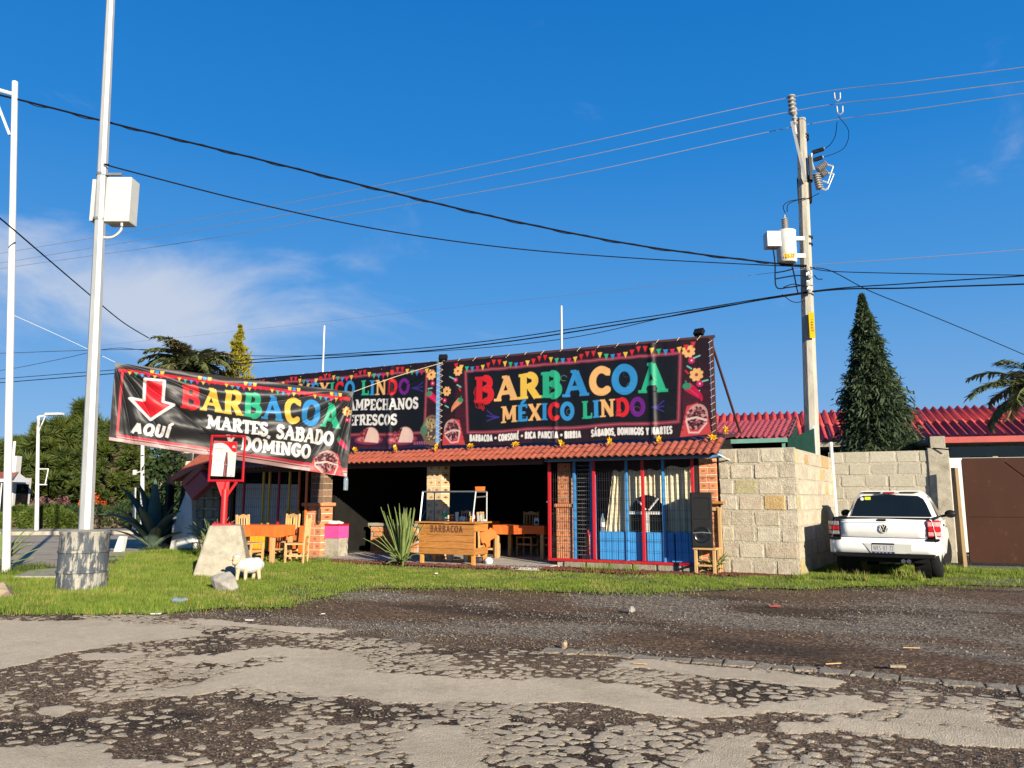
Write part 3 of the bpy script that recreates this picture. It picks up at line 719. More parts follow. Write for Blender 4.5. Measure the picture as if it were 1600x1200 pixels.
# ---------------------------------------------------------------- the ground
M['earth'] = mat('earth', (0.10, 0.10, 0.035), (0.07, 0.062, 0.04), 0.4, 0.95, bump=0.5, bscale=6)
def ground_mat(name, pebble, pscale, plo, phi):
    """base colour from the mesh attributes; where 'Col' alpha passes one half the old asphalt ('Col') lies over the bed ('Bed')"""
    m = bpy.data.materials.new(name); m.use_nodes = True
    N = m.node_tree.nodes; K = m.node_tree.links; b = N['Principled BSDF']
    b.inputs['Roughness'].default_value = .93; b.inputs['Specular IOR Level'].default_value = .2
    g = N.new('ShaderNodeNewGeometry'); P = g.outputs['Position']
    a = N.new('ShaderNodeAttribute'); a.attribute_name = 'Col'
    bd = N.new('ShaderNodeAttribute'); bd.attribute_name = 'Bed'
    def noise(sc, det=4):
        n = N.new('ShaderNodeTexNoise'); n.inputs['Scale'].default_value = sc; n.inputs['Detail'].default_value = det; n.inputs['Roughness'].default_value = .65; K.new(P, n.inputs['Vector']); return n.outputs['Fac']
    def mr(src, lo, hi, t0=0.0, t1=1.0):
        r = N.new('ShaderNodeMapRange'); r.inputs['From Min'].default_value = lo; r.inputs['From Max'].default_value = hi; r.inputs['To Min'].default_value = t0; r.inputs['To Max'].default_value = t1; K.new(src, r.inputs['Value']); return r.outputs[0]
    def mul(c, f):
        v = N.new('ShaderNodeVectorMath'); v.operation = 'SCALE'; K.new(c, v.inputs[0]); K.new(f, v.inputs['Scale']); return v.outputs[0]
    vo = N.new('ShaderNodeTexVoronoi'); vo.inputs['Scale'].default_value = pscale; K.new(P, vo.inputs['Vector'])
    sp = N.new('ShaderNodeSeparateColor'); K.new(vo.outputs['Color'], sp.inputs[0])
    peb = N.new('ShaderNodeMath'); peb.operation = 'POWER'; K.new(sp.outputs[0], peb.inputs[0]); peb.inputs[1].default_value = 2.2
    bed = mul(bd.outputs['Color'], mr(peb.outputs[0], 0, 1, plo, phi))
    top = mul(a.outputs['Color'], mr(noise(70, 5), .3, .7, .72, 1.16))
    ad = N.new('ShaderNodeMath'); ad.operation = 'MULTIPLY_ADD'; ad.inputs[1].default_value = .34; K.new(noise(48, 6), ad.inputs[0]); K.new(a.outputs['Alpha'], ad.inputs[2])
    mk = mr(ad.outputs[0], .64, .70)
    mx_ = N.new('ShaderNodeMix'); mx_.data_type = 'RGBA'; K.new(mk, mx_.inputs['Factor']); K.new(bed, mx_.inputs['A']); K.new(top, mx_.inputs['B'])
    K.new(mx_.outputs['Result'], b.inputs['Base Color'])
    h1 = N.new('ShaderNodeMath'); h1.operation = 'MULTIPLY_ADD'; h1.inputs[1].default_value = .5; K.new(mk, h1.inputs[0])
    h2 = mr(vo.outputs['Distance'], 0, .6, .45, 0); h3 = N.new('ShaderNodeMath'); h3.operation = 'ADD'; K.new(h2, h3.inputs[0]); K.new(mr(noise(130, 4), .2, .8, 0, .35), h3.inputs[1]); K.new(h3.outputs[0], h1.inputs[2])
    bp = N.new('ShaderNodeBump'); bp.inputs['Strength'].default_value = .9; bp.inputs['Distance'].default_value = .012; K.new(h1.outputs[0], bp.inputs['Height']); K.new(bp.outputs[0], b.inputs['Normal'])
    return m
def add_attr(o, name, c):
    a = o.data.color_attributes.new(name, 'FLOAT_COLOR', 'POINT'); q = np.ones((len(o.data.vertices), 4), np.float32); q[:, :3] = c.reshape(-1, 3); a.data.foreach_set('color', q.ravel())
M['road'] = ground_mat('road', None, 85, .45, 2.6)
M['dirt'] = ground_mat('dirt', None, 42, .55, 2.4)
M['street'] = mat('street', (0.36, 0.305, 0.235), (0.28, 0.24, 0.185), 2, 0.95, bump=0.4, bscale=30, stain=(0.06, 0.05, 0.04), sscale=1.1, samt=0.9, slo=0.53, shi=0.60, stretch=(0.3, 1.3, 1), spec=.15)
M['soil'] = mat('soil', (0.115, 0.105, 0.035), (0.085, 0.065, 0.035), 2.2, 0.95, bump=0.8, bscale=40)
MB().quad((-900, -300, -0.05), (900, -300, -0.05), (900, 2000, -0.05), (-900, 2000, -0.05)).build('ground', M['earth'], kind='structure')

# dirt forecourt: fine relief, brown earth with a grey gravelly area in front of the entrance
nx, ny = 420, 260
gx = np.linspace(-20, 14, nx); gy = np.linspace(-8.6, 1.0, ny)
GX, GY = np.meshgrid(gx, gy)
n1 = fbm(GX * .8, GY * 1.6, 3); n2 = fbm(GX * 5, GY * 7, 8)
Z = -0.012 + 0.035 * (n1 - .5) + 0.012 * (n2 - .5)
Z *= sstep(1.0, 0.0, GY)
W = np.array(ORG)[None, None] + GX[..., None] * np.array(UX) + GY[..., None] * np.array(UY)
W[..., 2] = Z
g1 = sstep(.46, .66, fbm(GX * .55 + 3.1, GY * 1.25 + 1, 21) + .20 * np.exp(-((GX + 0.6) / 2.4) ** 2 - ((GY + 5.6) / 1.3) ** 2) - .03)
base = np.array((0.105, 0.064, 0.036)); grey = np.array((0.165, 0.135, 0.10)); dark = np.array((0.045, 0.029, 0.018))
colr = base + (grey - base) * g1[..., None] * .85
dk = sstep(.55, .72, fbm(GX * .5, GY * 1.1, 44))
colr = colr + (dark - colr) * (dk * .8)[..., None]
o = np_mesh('dirt_forecourt', W.reshape(-1, 3), grid_faces(ny, nx), M['dirt'], col=np.concatenate([colr, np.zeros(colr.shape[:2] + (1,))], -1), kind='structure'); add_attr(o, 'Bed', colr)

# worn road: islands of old asphalt standing proud of a gravelly bed
RX0, RX1, RY0, RY1 = -9.0, 6.6, -13.6, -8.05
nx, ny = 900, 300
gx = np.linspace(RX0, RX1, nx); gy = np.linspace(RY0, RY1, ny)
GX, GY = np.meshgrid(gx, gy)
soft = Canvas(RX0, RX1, RY0, RY1, nx, ny, 0.0)
soft.px = 0.30
PATCH = [
 [(-150, 975), (0, 968), (150, 968), (290, 978), (320, 992), (200, 1003), (120, 1016), (40, 1040), (-150, 1060)],
 [(300, 966), (560, 986), (470, 990), (330, 976)],
 [(330, 1022), (430, 1010), (520, 1016), (470, 1030)], [(120, 1020), (230, 1018), (190, 1032), (120, 1032)],
 [(240, 1032), (300, 1018), (370, 1024), (390, 1036), (300, 1034)],
 [(320, 1066), (390, 1040), (480, 1016), (545, 1016), (590, 1028), (560, 1044), (640, 1052), (760, 1060), (900, 1064), (1000, 1076), (1040, 1090), (1190, 1110), (1180, 1122), (1040, 1118), (930, 1096), (800, 1090), (640, 1094), (500, 1080), (400, 1078)],
 [(700, 1068), (830, 1064), (1000, 1072), (990, 1086), (860, 1092), (720, 1094), (600, 1092)],
 [(1010, 1030), (1180, 1044), (1300, 1062), (1290, 1074), (1120, 1056), (960, 1040)],
 [(1190, 1096), (1330, 1090), (1390, 1104), (1290, 1116), (1180, 1112)],
 [(1200, 1124), (1400, 1128), (1410, 1142), (1230, 1142)], [(1410, 1136), (1700, 1140), (1700, 1168), (1480, 1164)],
 [(1420, 1106), (1560, 1118), (1520, 1134), (1410, 1128)],
 [(-100, 1170), (60, 1156), (170, 1164), (190, 1182), (260, 1180), (330, 1210), (-100, 1240)],
 [(650, 1140), (720, 1134), (720, 1172), (650, 1172)], [(1100, 1152), (1200, 1150), (1180, 1240), (1060, 1230)],
 [(60, 1104), (110, 1102), (100, 1118), (70, 1116)], [(150, 1116), (200, 1112), (190, 1128), (140, 1128)],
 [(640, 1156), (760, 1160), (740, 1200), (640, 1210)], [(240, 1080), (330, 1070), (330, 1082), (250, 1090)],
]
for P_ in PATCH:
    soft.poly([toloc(gnd(px, py)) for px, py in P_], (1, 1, 1))
A = soft.c[..., 0]
w1 = fbm(GX * 3.2, GY * 3.2, 61, 5, .6); w2 = fbm(GX * 1.1, GY * 1.6, 71, 3)
big = A * 1.0 + (w1 - .5) * 1.15 + (w2 - .5) * .35 + .14 * (fbm(GX * 22, GY * 22, 63, 2) - .5)
mbig = sstep(.46, .56, big)
wx, wy = GX + .05 * (fbm(GX * 9, GY * 9, 5) - .5), GY + .05 * (fbm(GX * 9 + 7, GY * 9, 6) - .5)
wx = wx + .035 * (fbm(GX * 24, GY * 24, 15, 2) - .5); wy = wy + .035 * (fbm(GX * 24 + 4, GY * 24, 16, 2) - .5)
f1, f2, idv = voro(wx / .125, wy / .105, 11, .98)
g1_, g2_, idw = voro(wx / .062 + 3, wy / .055, 19, .98)
loss = fbm(GX * 1.5 + 9, GY * 1.7, 33, 3)
gap = .12 + .36 * sstep(.41, .65, loss) + .14 * (idv - .4)
fz = .10 * (fbm(GX * 55, GY * 55, 29, 2) - .5)
isl = sstep(gap, gap + .05, f2 - f1 + fz) * sstep(-8.25, -8.7, GY) * (idv > .10)
isl = np.maximum(isl, sstep(.30 + gap, .36 + gap, g2_ - g1_ + fz) * (idw > .42) * sstep(-8.25, -8.7, GY))
top_keep = sstep(-8.35, -8.9, GY) * .85 + .15
mask = np.maximum(mbig, isl * top_keep)
fine = fbm(GX * 40, GY * 40, 91, 2)
Z = -0.012 + mask * 0.006 + (1 - mask) * .009 * (fine - .5) + .03 * (fbm(GX * .7, GY * .9, 15, 2) - .5) * sstep(-8.1, -9, GY)
lightc = np.array((0.56, 0.455, 0.315)); mid = np.array((0.43, 0.345, 0.235)); darkc = np.array((0.040, 0.027, 0.017)); dark2 = np.array((0.105, 0.070, 0.043))
tone = fbm(GX * 2.2, GY * 3, 51, 4)
ca = lightc + (mid - lightc) * (sstep(.45, .75, tone) * .55)[..., None]
ca = ca * (1 - .16 * (1 - mbig))[..., None] * (.86 + .28 * fbm(GX * 30, GY * 30, 88, 2))[..., None]
wet = sstep(.45, .65, fbm(GX * .9, GY * 1.3, 78, 3))
cb = dark2 + (darkc - dark2) * wet[..., None]
cb = cb * (0.75 + .6 * fine)[..., None]
fade = sstep(-8.25, -8.6, GY)
v1 = .5 + (big - .51) * 2.2
v2 = np.where(idv > .10, .5 + (f2 - f1 - gap) * 2.4, 0.0) * fade
v3 = np.where(idw > .42, .5 + (g2_ - g1_ - .30 - gap) * 2.0, 0.0) * fade
colr = np.concatenate([ca, np.clip(np.maximum(np.maximum(v1, v2), v3), 0, 1)[..., None]], -1)
W = np.array(ORG)[None, None] + GX[..., None] * np.array(UX) + GY[..., None] * np.array(UY); W[..., 2] = Z + .006
o = np_mesh('road', W.reshape(-1, 3), grid_faces(ny, nx), M['road'], col=colr, kind='structure'); add_attr(o, 'Bed', cb)
def loc_quad(x0, x1, y0, y1, z): return [tuple(L(x, y, z)) for x, y in ((x0, y0), (x1, y0), (x1, y1), (x0, y1))]
M['road_far'] = mat('road_far', (0.30, 0.26, 0.20), (0.07, 0.055, 0.045), 5, 0.95, bump=0.6, bscale=60)
rf = MB()
for a in ((-160, RX0, RY0, RY1), (RX1, 120, RY0, RY1), (-160, 120, -22, RY0)):
    rf.quad(*loc_quad(*a, -0.004))
rf.build('road', M['road_far'], kind='structure')
MB().quad(*loc_quad(-160, 120, -8.6, 1.0, -0.038)).quad(*loc_quad(-160, 120, -34, -22, -0.03)).build('dirt_verge', mat('dirt_verge', (0.10, 0.072, 0.05), (0.06, 0.07, 0.025), 1.5, 0.95, bump=.5), kind='structure')

# broken asphalt edge stones along the road
edge = thing('road_edge', None, None)
edge = tag(edge, kind='structure')
ed_px = [(846, 1016), (880, 1018), (905, 1020), (950, 1022), (990, 1026), (1034, 1030), (1080, 1033), (1130, 1036), (1180, 1040), (1205, 1043), (1240, 1045), (1278, 1047), (1330, 1052), (1365, 1056), (1405, 1060), (1470, 1066), (1540, 1072), (1590, 1077), (1650, 1083)]
rr = random.Random(5)
for (a, b) in zip(ed_px[:-1], ed_px[1:]):
    p, q = gnd(*a), gnd(*b)
    d = q - p; ln = d.length; n = Vector((-d.y, d.x, 0)).normalized()
    wd = rr.uniform(.08, .15)
    ts = [0.04, .25, .5, .75, .96]
    o1 = [p + d * t + n * (wd * rr.uniform(.7, 1.2)) for t in ts]
    o2 = [p + d * t - n * (wd * rr.uniform(.5, .9)) for t in reversed(ts)]
    poly = o1 + o2; h = rr.uniform(.004, .010)
    b_ = MB(); k = len(poly); cen = p + d * .5
    ring0 = [Vector((v.x, v.y, -.03)) for v in poly]
    ring1 = [Vector((v.x, v.y, h * rr.uniform(.6, .9))) for v in poly]
    ring2 = [cen.lerp(v, .82) + Vector((0, 0, h)) for v in poly]
    b_.add(ring0 + ring1 + ring2, [(i, (i + 1) % k, k + (i + 1) % k, k + i) for i in range(k)] + [(k + i, k + (i + 1) % k, 2 * k + (i + 1) % k, 2 * k + i) for i in range(k)] + [tuple(range(2 * k, 3 * k))])
    b_.build('edge_stone', MATS.get('edge_stone') or mat('edge_stone', (0.30, 0.25, 0.18), (0.14, 0.11, 0.08), 16, .95, bump=.8, bscale=60, rnd=.15), edge)

# side street running off behind the lawn on the left
ss = [gnd(-260, 900), gnd(-10, 890), gnd(90, 886), gnd(205, 872), gnd(262, 862), gnd(268, 846), gnd(250, 834), (-40, 120, 0), (-75, 110, 0), gnd(-300, 836)]
MB().quad(*[(p[0], p[1], 0.004) for p in ss]).build('side_street', M['street'], kind='structure')
# far pavement and kerb across the side street
kb = MB(); a, b = gnd(-120, 838), gnd(262, 834)
d = (b - a); n = Vector((-d.y, d.x, 0)).normalized()
kb.add([a, b, b + n * 2.2, a + n * 3.5] + [Vector((p.x, p.y, .14)) for p in (a, b, b + n * 2.2, a + n * 3.5)], [(0, 1, 5, 4), (4, 5, 6, 7), (1, 2, 6, 5), (3, 0, 4, 7)])
kb.build('far_pavement', M['concrete'], kind='structure')

# lawn
lawn_px = [(-260, 905), (-60, 900), (40, 897), (92, 896), (150, 890), (196, 880), (206, 866), (262, 861), (310, 861), (350, 864), (430, 871), (505, 880), (600, 887), (700, 892), (860, 897), (1000, 900), (1130, 903), (1245, 903), (1262, 890), (1300, 884), (1340, 882), (1400, 882), (1460, 884), (1500, 890), (1600, 893), (1760, 898),
           (1760, 912), (1600, 917), (1500, 914), (1420, 915), (1330, 917), (1250, 921), (1150, 920), (1080, 926), (980, 928), (880, 925), (790, 922), (700, 919), (600, 920), (540, 924), (500, 934), (460, 940), (440, 951), (380, 950), (300, 954), (230, 960), (120, 961), (0, 959), (-140, 956), (-300, 952)]
LAWN = [gnd(*p) for p in lawn_px]
def smooth_poly(P, amp, seed):
    out = []; rd = random.Random(seed)
    for a, b in zip(P, P[1:] + P[:1]):
        k = max(1, int((b - a).length / .22))
        for i in range(k):
            q = a.lerp(b, i / k); out.append((q.x + rd.uniform(-amp, amp), q.y + rd.uniform(-amp, amp) * 1.4))
    return out
LP = smooth_poly(LAWN, .10, 3)
MB().quad(*[(x, y, .008) for x, y in LP]).build('lawn', M['soil'], kind='structure')
def in_poly(X, Y, P):
    ins = np.zeros(X.shape, bool); n = len(P)
    for i in range(n):
        (ax, ay), (bx, by) = P[i], P[(i + 1) % n]
        if ay == by: continue
        ins ^= ((ay > Y) != (by > Y)) & (X < (bx - ax) * (Y - ay) / (by - ay) + ax)
    return ins
def blades(name, X, Y, H, Wd, mats, z0=0.0, lean=.45, kind='stuff', parent=None):
    n = len(X)
    a = RNG.uniform(0, 2 * np.pi, n); b = RNG.uniform(0, 2 * np.pi, n); le = RNG.uniform(.1, lean, n) * H
    V = np.zeros((n, 3, 3))
    V[:, 0] = np.stack([X - Wd * np.cos(a) / 2, Y - Wd * np.sin(a) / 2, np.full(n, z0)], 1)
    V[:, 1] = np.stack([X + Wd * np.cos(a) / 2, Y + Wd * np.sin(a) / 2, np.full(n, z0)], 1)
    V[:, 2] = np.stack([X + le * np.cos(b), Y + le * np.sin(b), z0 + H], 1)
    F = np.arange(3 * n).reshape(n, 3)
    return np_mesh(name, V.reshape(-1, 3), F, mats, parent, kind=kind)
xs = [p[0] for p in LP]; ys = [p[1] for p in LP]
def lawn_points(n):
    X = RNG.uniform(-11.5, 10.5, n); Y = RNG.uniform(9.6, 22, n)
    j_ = np.where(RNG.random(n) < .25, .30, .08)
    k = in_poly(X + j_ * RNG.normal(0, 1, n), Y + j_ * 1.5 * RNG.normal(0, 1, n), LP); return X[k], Y[k]
X, Y = lawn_points(1150000)
dn = fbm(X * 1.3, Y * 1.3, 13, 3)
lx = (X - ORG.x) * UX.x + (Y - ORG.y) * UX.y; ly = (X - ORG.x) * UY.x + (Y - ORG.y) * UY.y
bare = sstep(.60, .74, fbm(X * .9 + 4, Y * 1.6, 57, 4)) * sstep(-6.5, -3.5, X)
keep = RNG.random(len(X)) < (0.62 + 1.0 * (dn - .35)) * (1 - .85 * bare)
X, Y, dn, lx = X[keep], Y[keep], dn[keep], lx[keep]
tuft = fbm(X * 4, Y * 4, 17, 2)
leftness = sstep(-2, -7, X)
H = RNG.uniform(.018, .042, len(X)) * (.5 + 1.2 * tuft) * (1 + .9 * leftness)
dry = RNG.random(len(X)) < (.06 + .35 * sstep(.56, .72, fbm(X * 2.1, Y * 2.1, 27, 3)))
blades('grass', X[~dry], Y[~dry], H[~dry], RNG.uniform(.006, .012, (~dry).sum()), M['grass_blade'], .012)
blades('dry_grass', X[dry], Y[dry], H[dry] * 1.2, RNG.uniform(.006, .010, dry.sum()), M['grass_dry'], .012)
# long grass around the wall foot, truck and post, and weeds by the street
def tufts(name, spots, n, r, h, m):
    Xs = []; Ys = []; Hs = []
    for (x, y) in spots:
        k = n; a = RNG.uniform(0, 6.28, k); q = r * np.sqrt(RNG.random(k))
        Xs.append(x + q * np.cos(a)); Ys.append(y + q * np.sin(a)); Hs.append(h * RNG.uniform(.4, 1.0, k))
    X = np.concatenate(Xs); Y = np.concatenate(Ys); H = np.concatenate(Hs)
    return blades(name, X, Y, H, RNG.uniform(.010, .02, len(X)), m, .0, .6)
sp = [gnd(px, py)[:2] for px, py in ((1305, 908), (1318, 908), (1345, 910), (1352, 910), (1405, 908), (1425, 905), (1432, 909), (1480, 896), (1486, 893), (1495, 895), (1505, 897), (1530, 899), (1570, 900), (1595, 900), (1250, 906))]
tufts('tall_grass', sp, 60, .16, .2, M['grass_blade'])
tufts('tall_dry_grass', sp[:8], 26, .14, .24, M['grass_dry'])
sp = [gnd(px, py)[:2] for px, py in ((270, 866), (285, 868), (300, 868), (315, 868), (330, 872), (345, 874), (275, 872), (260, 868), (292, 876), (310, 878), (480, 882), (505, 880), (948, 893), (985, 894), (925, 892), (300, 862))]
tufts('tall_grass', sp, 70, .2, .22, M['grass_blade'])
sp = [gnd(px, py)[:2] for px, py in ((5, 895), (20, 893), (35, 890), (50, 888), (30, 896), (10, 902), (62, 888), (235, 860), (250, 858), (262, 856), (245, 866))]
tufts('weeds', sp, 120, .3, .16, M['hedge_leaf'])

# loose gravel on the forecourt and the road bed
def stones(name, X, Y, S, m, z=0.0):
    n = len(X)
    dirs = np.array([(1, 0, 0), (0, 1, 0), (-1, 0, 0), (0, -1, 0), (0, 0, 1), (0, 0, -1)], float)
    fc = np.array([(0, 1, 4), (1, 2, 4), (2, 3, 4), (3, 0, 4), (1, 0, 5), (2, 1, 5), (3, 2, 5), (0, 3, 5)])
    a = RNG.uniform(0, 6.28, n); V = dirs[None] * (S[:, None, None] * RNG.uniform(.6, 1.2, (n, 6, 1)))
    V[..., 2] *= .62
    ca, sa = np.cos(a)[:, None], np.sin(a)[:, None]
    x = V[..., 0] * ca - V[..., 1] * sa; y = V[..., 0] * sa + V[..., 1] * ca
    V = np.stack([x + X[:, None], y + Y[:, None], V[..., 2] + z + S[:, None] * .25], -1)
    F = (fc[None] + 6 * np.arange(n)[:, None, None]).reshape(-1, 3)
    return np_mesh(name, V.reshape(-1, 3), F, m, kind='stuff')
n = 56000
lx = RNG.uniform(-9, 8, n); ly = RNG.uniform(-8.4, -1.0, n)
P = np.array(ORG)[:2] + lx[:, None] * np.array(UX)[:2] + ly[:, None] * np.array(UY)[:2]
gd = sstep(.40, .66, fbm(lx * .55 + 3.1, ly * 1.25 + 1, 21) + .20 * np.exp(-((lx + 0.6) / 2.4) ** 2 - ((ly + 5.6) / 1.3) ** 2))
gd = .07 + .9 * gd + .5 * np.exp(-((ly + 8.1) / .25) ** 2)
k = (RNG.random(n) < gd) & ~in_poly(P[:, 0], P[:, 1], LP)
S = RNG.uniform(.004, .012, n) * np.where(RNG.random(n) < .06, 1.9, 1.0)
stones('gravel', P[k, 0], P[k, 1], S[k], M['gravel'])
n = 26000
lx = RNG.uniform(-8, 6, n); ly = RNG.uniform(-13.2, -8.1, n)
ii = np.clip(((lx - RX0) / (RX1 - RX0) * 899).astype(int), 0, 899); jj = np.clip(((ly - RY0) / (RY1 - RY0) * 299).astype(int), 0, 299)
k = mask[jj, ii] < .3
P = np.array(ORG)[:2] + lx[:, None] * np.array(UX)[:2] + ly[:, None] * np.array(UY)[:2]
stones('gravel', P[k, 0], P[k, 1], RNG.uniform(.003, .010, k.sum()), M['gravel'], -.002)
# red mulch strip at the foot of the front
n = 9000
lx = np.concatenate([RNG.uniform(-9.6, 1.35, n), RNG.uniform(.05, 1.35, 1500)]); ly = np.concatenate([-.95 + .35 * sstep(-5.0, -3.4, lx[:n]) + .40 * sstep(-1.2, 0.2, lx[:n]) + RNG.normal(0, .14, n), RNG.normal(-.14, .07, 1500)])
P = np.array(ORG)[:2] + lx[:, None] * np.array(UX)[:2] + ly[:, None] * np.array(UY)[:2]
stones('mulch', P[:, 0], P[:, 1], RNG.uniform(.014, .036, len(lx)), M['mulch'], .012)

# ---------------------------------------------------------------- the restaurant
BLD = thing('restaurant_building', 'low open-fronted restaurant with terracotta eave, brick pillars and painted grilles under long banners', 'restaurant', ORG, -YAW)
def part(name, mb, m, parent=BLD, **kw): return mb.build(name, m, parent, **kw)
XL = -13.3
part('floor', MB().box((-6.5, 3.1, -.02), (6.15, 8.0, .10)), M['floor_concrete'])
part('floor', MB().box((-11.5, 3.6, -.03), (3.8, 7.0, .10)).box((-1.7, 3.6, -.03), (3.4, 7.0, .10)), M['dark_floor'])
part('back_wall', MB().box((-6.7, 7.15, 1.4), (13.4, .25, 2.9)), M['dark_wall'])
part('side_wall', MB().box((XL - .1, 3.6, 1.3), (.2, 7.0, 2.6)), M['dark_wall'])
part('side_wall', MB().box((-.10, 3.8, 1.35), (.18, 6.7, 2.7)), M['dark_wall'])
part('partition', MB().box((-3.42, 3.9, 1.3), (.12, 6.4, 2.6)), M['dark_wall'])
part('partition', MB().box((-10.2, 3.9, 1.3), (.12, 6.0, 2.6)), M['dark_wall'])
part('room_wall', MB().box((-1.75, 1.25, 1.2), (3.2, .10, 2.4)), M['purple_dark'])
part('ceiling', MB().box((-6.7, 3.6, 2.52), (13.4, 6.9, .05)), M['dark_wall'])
part('footing', MB().box((-1.75, .10, .06), (3.3, .22, .14)), M['mortar'])
for i in range(6):
    part('footing_block', MB().box((-3.0 + .5 * i, -.03, .055), (.46, .06, .11), ch=.01), M['grey_stone'])
roof = part('roof', MB().prism([(-.50, 2.265), (.40, 2.66), (3.6, 2.98), (7.4, 2.62), (7.4, 2.56), (3.6, 2.92), (.40, 2.60), (-.50, 2.215)], -13.35, .10, 'x'), M['brown_metal'])
part('gable', MB().prism([(.3, 2.5), (.42, 2.6), (3.6, 2.93), (7.2, 2.56)], -.12, -.06, 'x'), M['dark_wall'])
part('beam', MB().box((-1.72, -.22, 2.225), (3.72, .07, .09)), M['blue_paint'], bevel=.008)
part('beam', MB().box((-8.5, -.24, 2.18), (9.8, .09, .10)), M['brown_metal'], bevel=.008)
part('lintel', MB().box((-1.98, -.02, 2.245), (3.1, .06, .06)), M['brown_metal'])
part('bracket', MB().cyl((.10, -.40, 2.24), (.34, .30, 2.06), .015, n=6), M['white_paint'])
# tiles of the eave, one shared mesh (S-profile pan tile), three courses
def tile_mesh():
    b = MB(); n = 9; w = .152; ln = .29
    prof = []
    for i in range(n):
        t = i / (n - 1)
        prof.append((w * (t - .5), .030 * math.sin(math.pi * min(1, t / .72)) if t < .72 else -.010 * math.sin(math.pi * (t - .72) / .28)))
    vs = []
    for k, (y, dz) in enumerate(((0, .016), (ln, 0))):
        for x, z in prof: vs.append((x, y, z + dz))
    for x, z in prof: vs.append((x, 0, z + .016 - .016))
    fs = [(i, i + 1, n + i + 1, n + i) for i in range(n - 1)] + [(i, 2 * n + i, 2 * n + i + 1, i + 1) for i in range(n - 1)]
    b.add(vs, fs)
    return b.mesh('roof_tile', M['tile'])
tm = tile_mesh()
tm.polygons.foreach_set('use_smooth', [True] * len(tm.polygons)); tm.set_sharp_from_angle(angle=R(50))
sl = math.atan2(.395, .90)
rd = random.Random(11)
ncol = 92
for r in range(3):
    for c in range(ncol):
        x = .06 - c * .146
        y = -.60 + r * .25; z = 2.265 + (y + .5) * math.tan(sl) + .012 + r * .004
        z -= .022 * max(0, -9.2 - x)
        o = bpy.data.objects.new('roof_tile', tm); COL.objects.link(o); o.parent = roof
        o.location = (x + rd.uniform(-.004, .004), y + rd.uniform(-.008, .008), z + rd.uniform(-.003, .004))
        o.rotation_euler = (sl + rd.uniform(-.02, .02), rd.uniform(-.03, .03), rd.uniform(-.02, .02))
# broken left end of the roof
p = [fp(300, 724, -.6), fp(329, 709, -.6), fp(330, 722, -.6), fp(272, 748, -.6)]
part('gable_eave', MB().prism([fp(270, 747, -.5), fp(330, 700, -.5), fp(352, 712, -.5), fp(330, 722, -.5), fp(273, 752, -.5)], -.60, .3), M['tile'])
part('broken_eave', MB().prism([fp(286, 755, -.62), fp(313, 729, -.62), fp(331, 756, -.62), fp(303, 781, -.62)], -.70, -.50), M['maroon_sheet'], bevel=.01)
part('broken_eave_tile', MB().prism([fp(285, 752, -.72), fp(312, 726, -.72), fp(316, 733, -.72), fp(289, 759, -.72)], -.74, -.46), M['tile'])
# brick pillars
def brick_mesh(w, d, h, mark=True):
    b = MB(); b.box((0, d / 2, h / 2), (w, d, h), ch=.006)
    if mark:
        a = min(w, .2) * .24; k = h * .18
        b.add([(-a, -.0025, h / 2), (0, -.0025, h / 2 - k), (a, -.0025, h / 2), (0, -.0025, h / 2 + k), (-a * .5, -.0035, h / 2), (0, -.0035, h / 2 - k * .5), (a * .5, -.0035, h / 2), (0, -.0035, h / 2 + k * .5)],
              [(0, 1, 5, 4), (1, 2, 6, 5), (2, 3, 7, 6), (3, 0, 4, 7)], 1)
        q = d * .3
        b.add([(w / 2 + .0025, d / 2 - q, h / 2), (w / 2 + .0025, d / 2, h / 2 - k), (w / 2 + .0025, d / 2 + q, h / 2), (w / 2 + .0025, d / 2, h / 2 + k)], [(0, 1, 2, 3)], 1)
    return b
_bm = {}
def pillar(x0, x1, y0, dep, z0, z1, m, h=.128, mortar='mortar', split=(.62, .38), marks=True):
    p = part('pillar', MB().box(((x0 + x1) / 2, y0 + dep / 2 + .004, (z0 + z1) / 2), (x1 - x0 - .02, dep - .012, z1 - z0)), M[mortar])
    n = int((z1 - z0) / (h + .014)); hh = (z1 - z0) / n - .014
    for i in range(n):
        s = split if i % 2 == 0 else split[::-1]
        x = x0
        for f in s:
            w = (x1 - x0) * f - .012
            key = (round(w, 3), round(dep, 3), round(hh, 3), m, marks)
            if key not in _bm: _bm[key] = brick_mesh(w, dep, hh, marks).mesh('brick', [M[m], M['brick_mark']])
            o = bpy.data.objects.new('brick', _bm[key]); COL.objects.link(o); o.parent = p
            o.location = (x + w / 2 + .006, y0 + rd.uniform(-.006, .004), z0 + i * (z1 - z0) / n + .007)
            x += (x1 - x0) * f
    return p
pillar(-.37, -.02, -.02, .34, 0, 2.30, 'brick', mortar='lime', split=(.46, .54))
pillar(-3.47, -3.12, .10, .34, 0, 1.22, 'brick', split=(.8, .2)); pillar(-3.45, -3.14, .12, .30, 1.30, 2.16, 'brick', split=(.75, .25))
part('pillar_cap', MB().box((-3.295, .26, 1.26), (.42, .42, .08), ch=.02), M['brick'])
pillar(-6.71, -6.29, .0, .36, 0, 2.20, 'brick_pale', h=.15, mortar='lime')
pillar(-10.10, -9.55, -.30, .42, 0, 1.22, 'brick', h=.15, mortar='lime', split=(.36, .64)); pillar(-10.02, -9.60, -.2, .34, 1.31, 2.10, 'brick_old', marks=False, split=(.4, .6))
part('pillar_cap', MB().box((-9.82, -.1, 1.265), (.68, .52, .085), ch=.02), M['brick'])
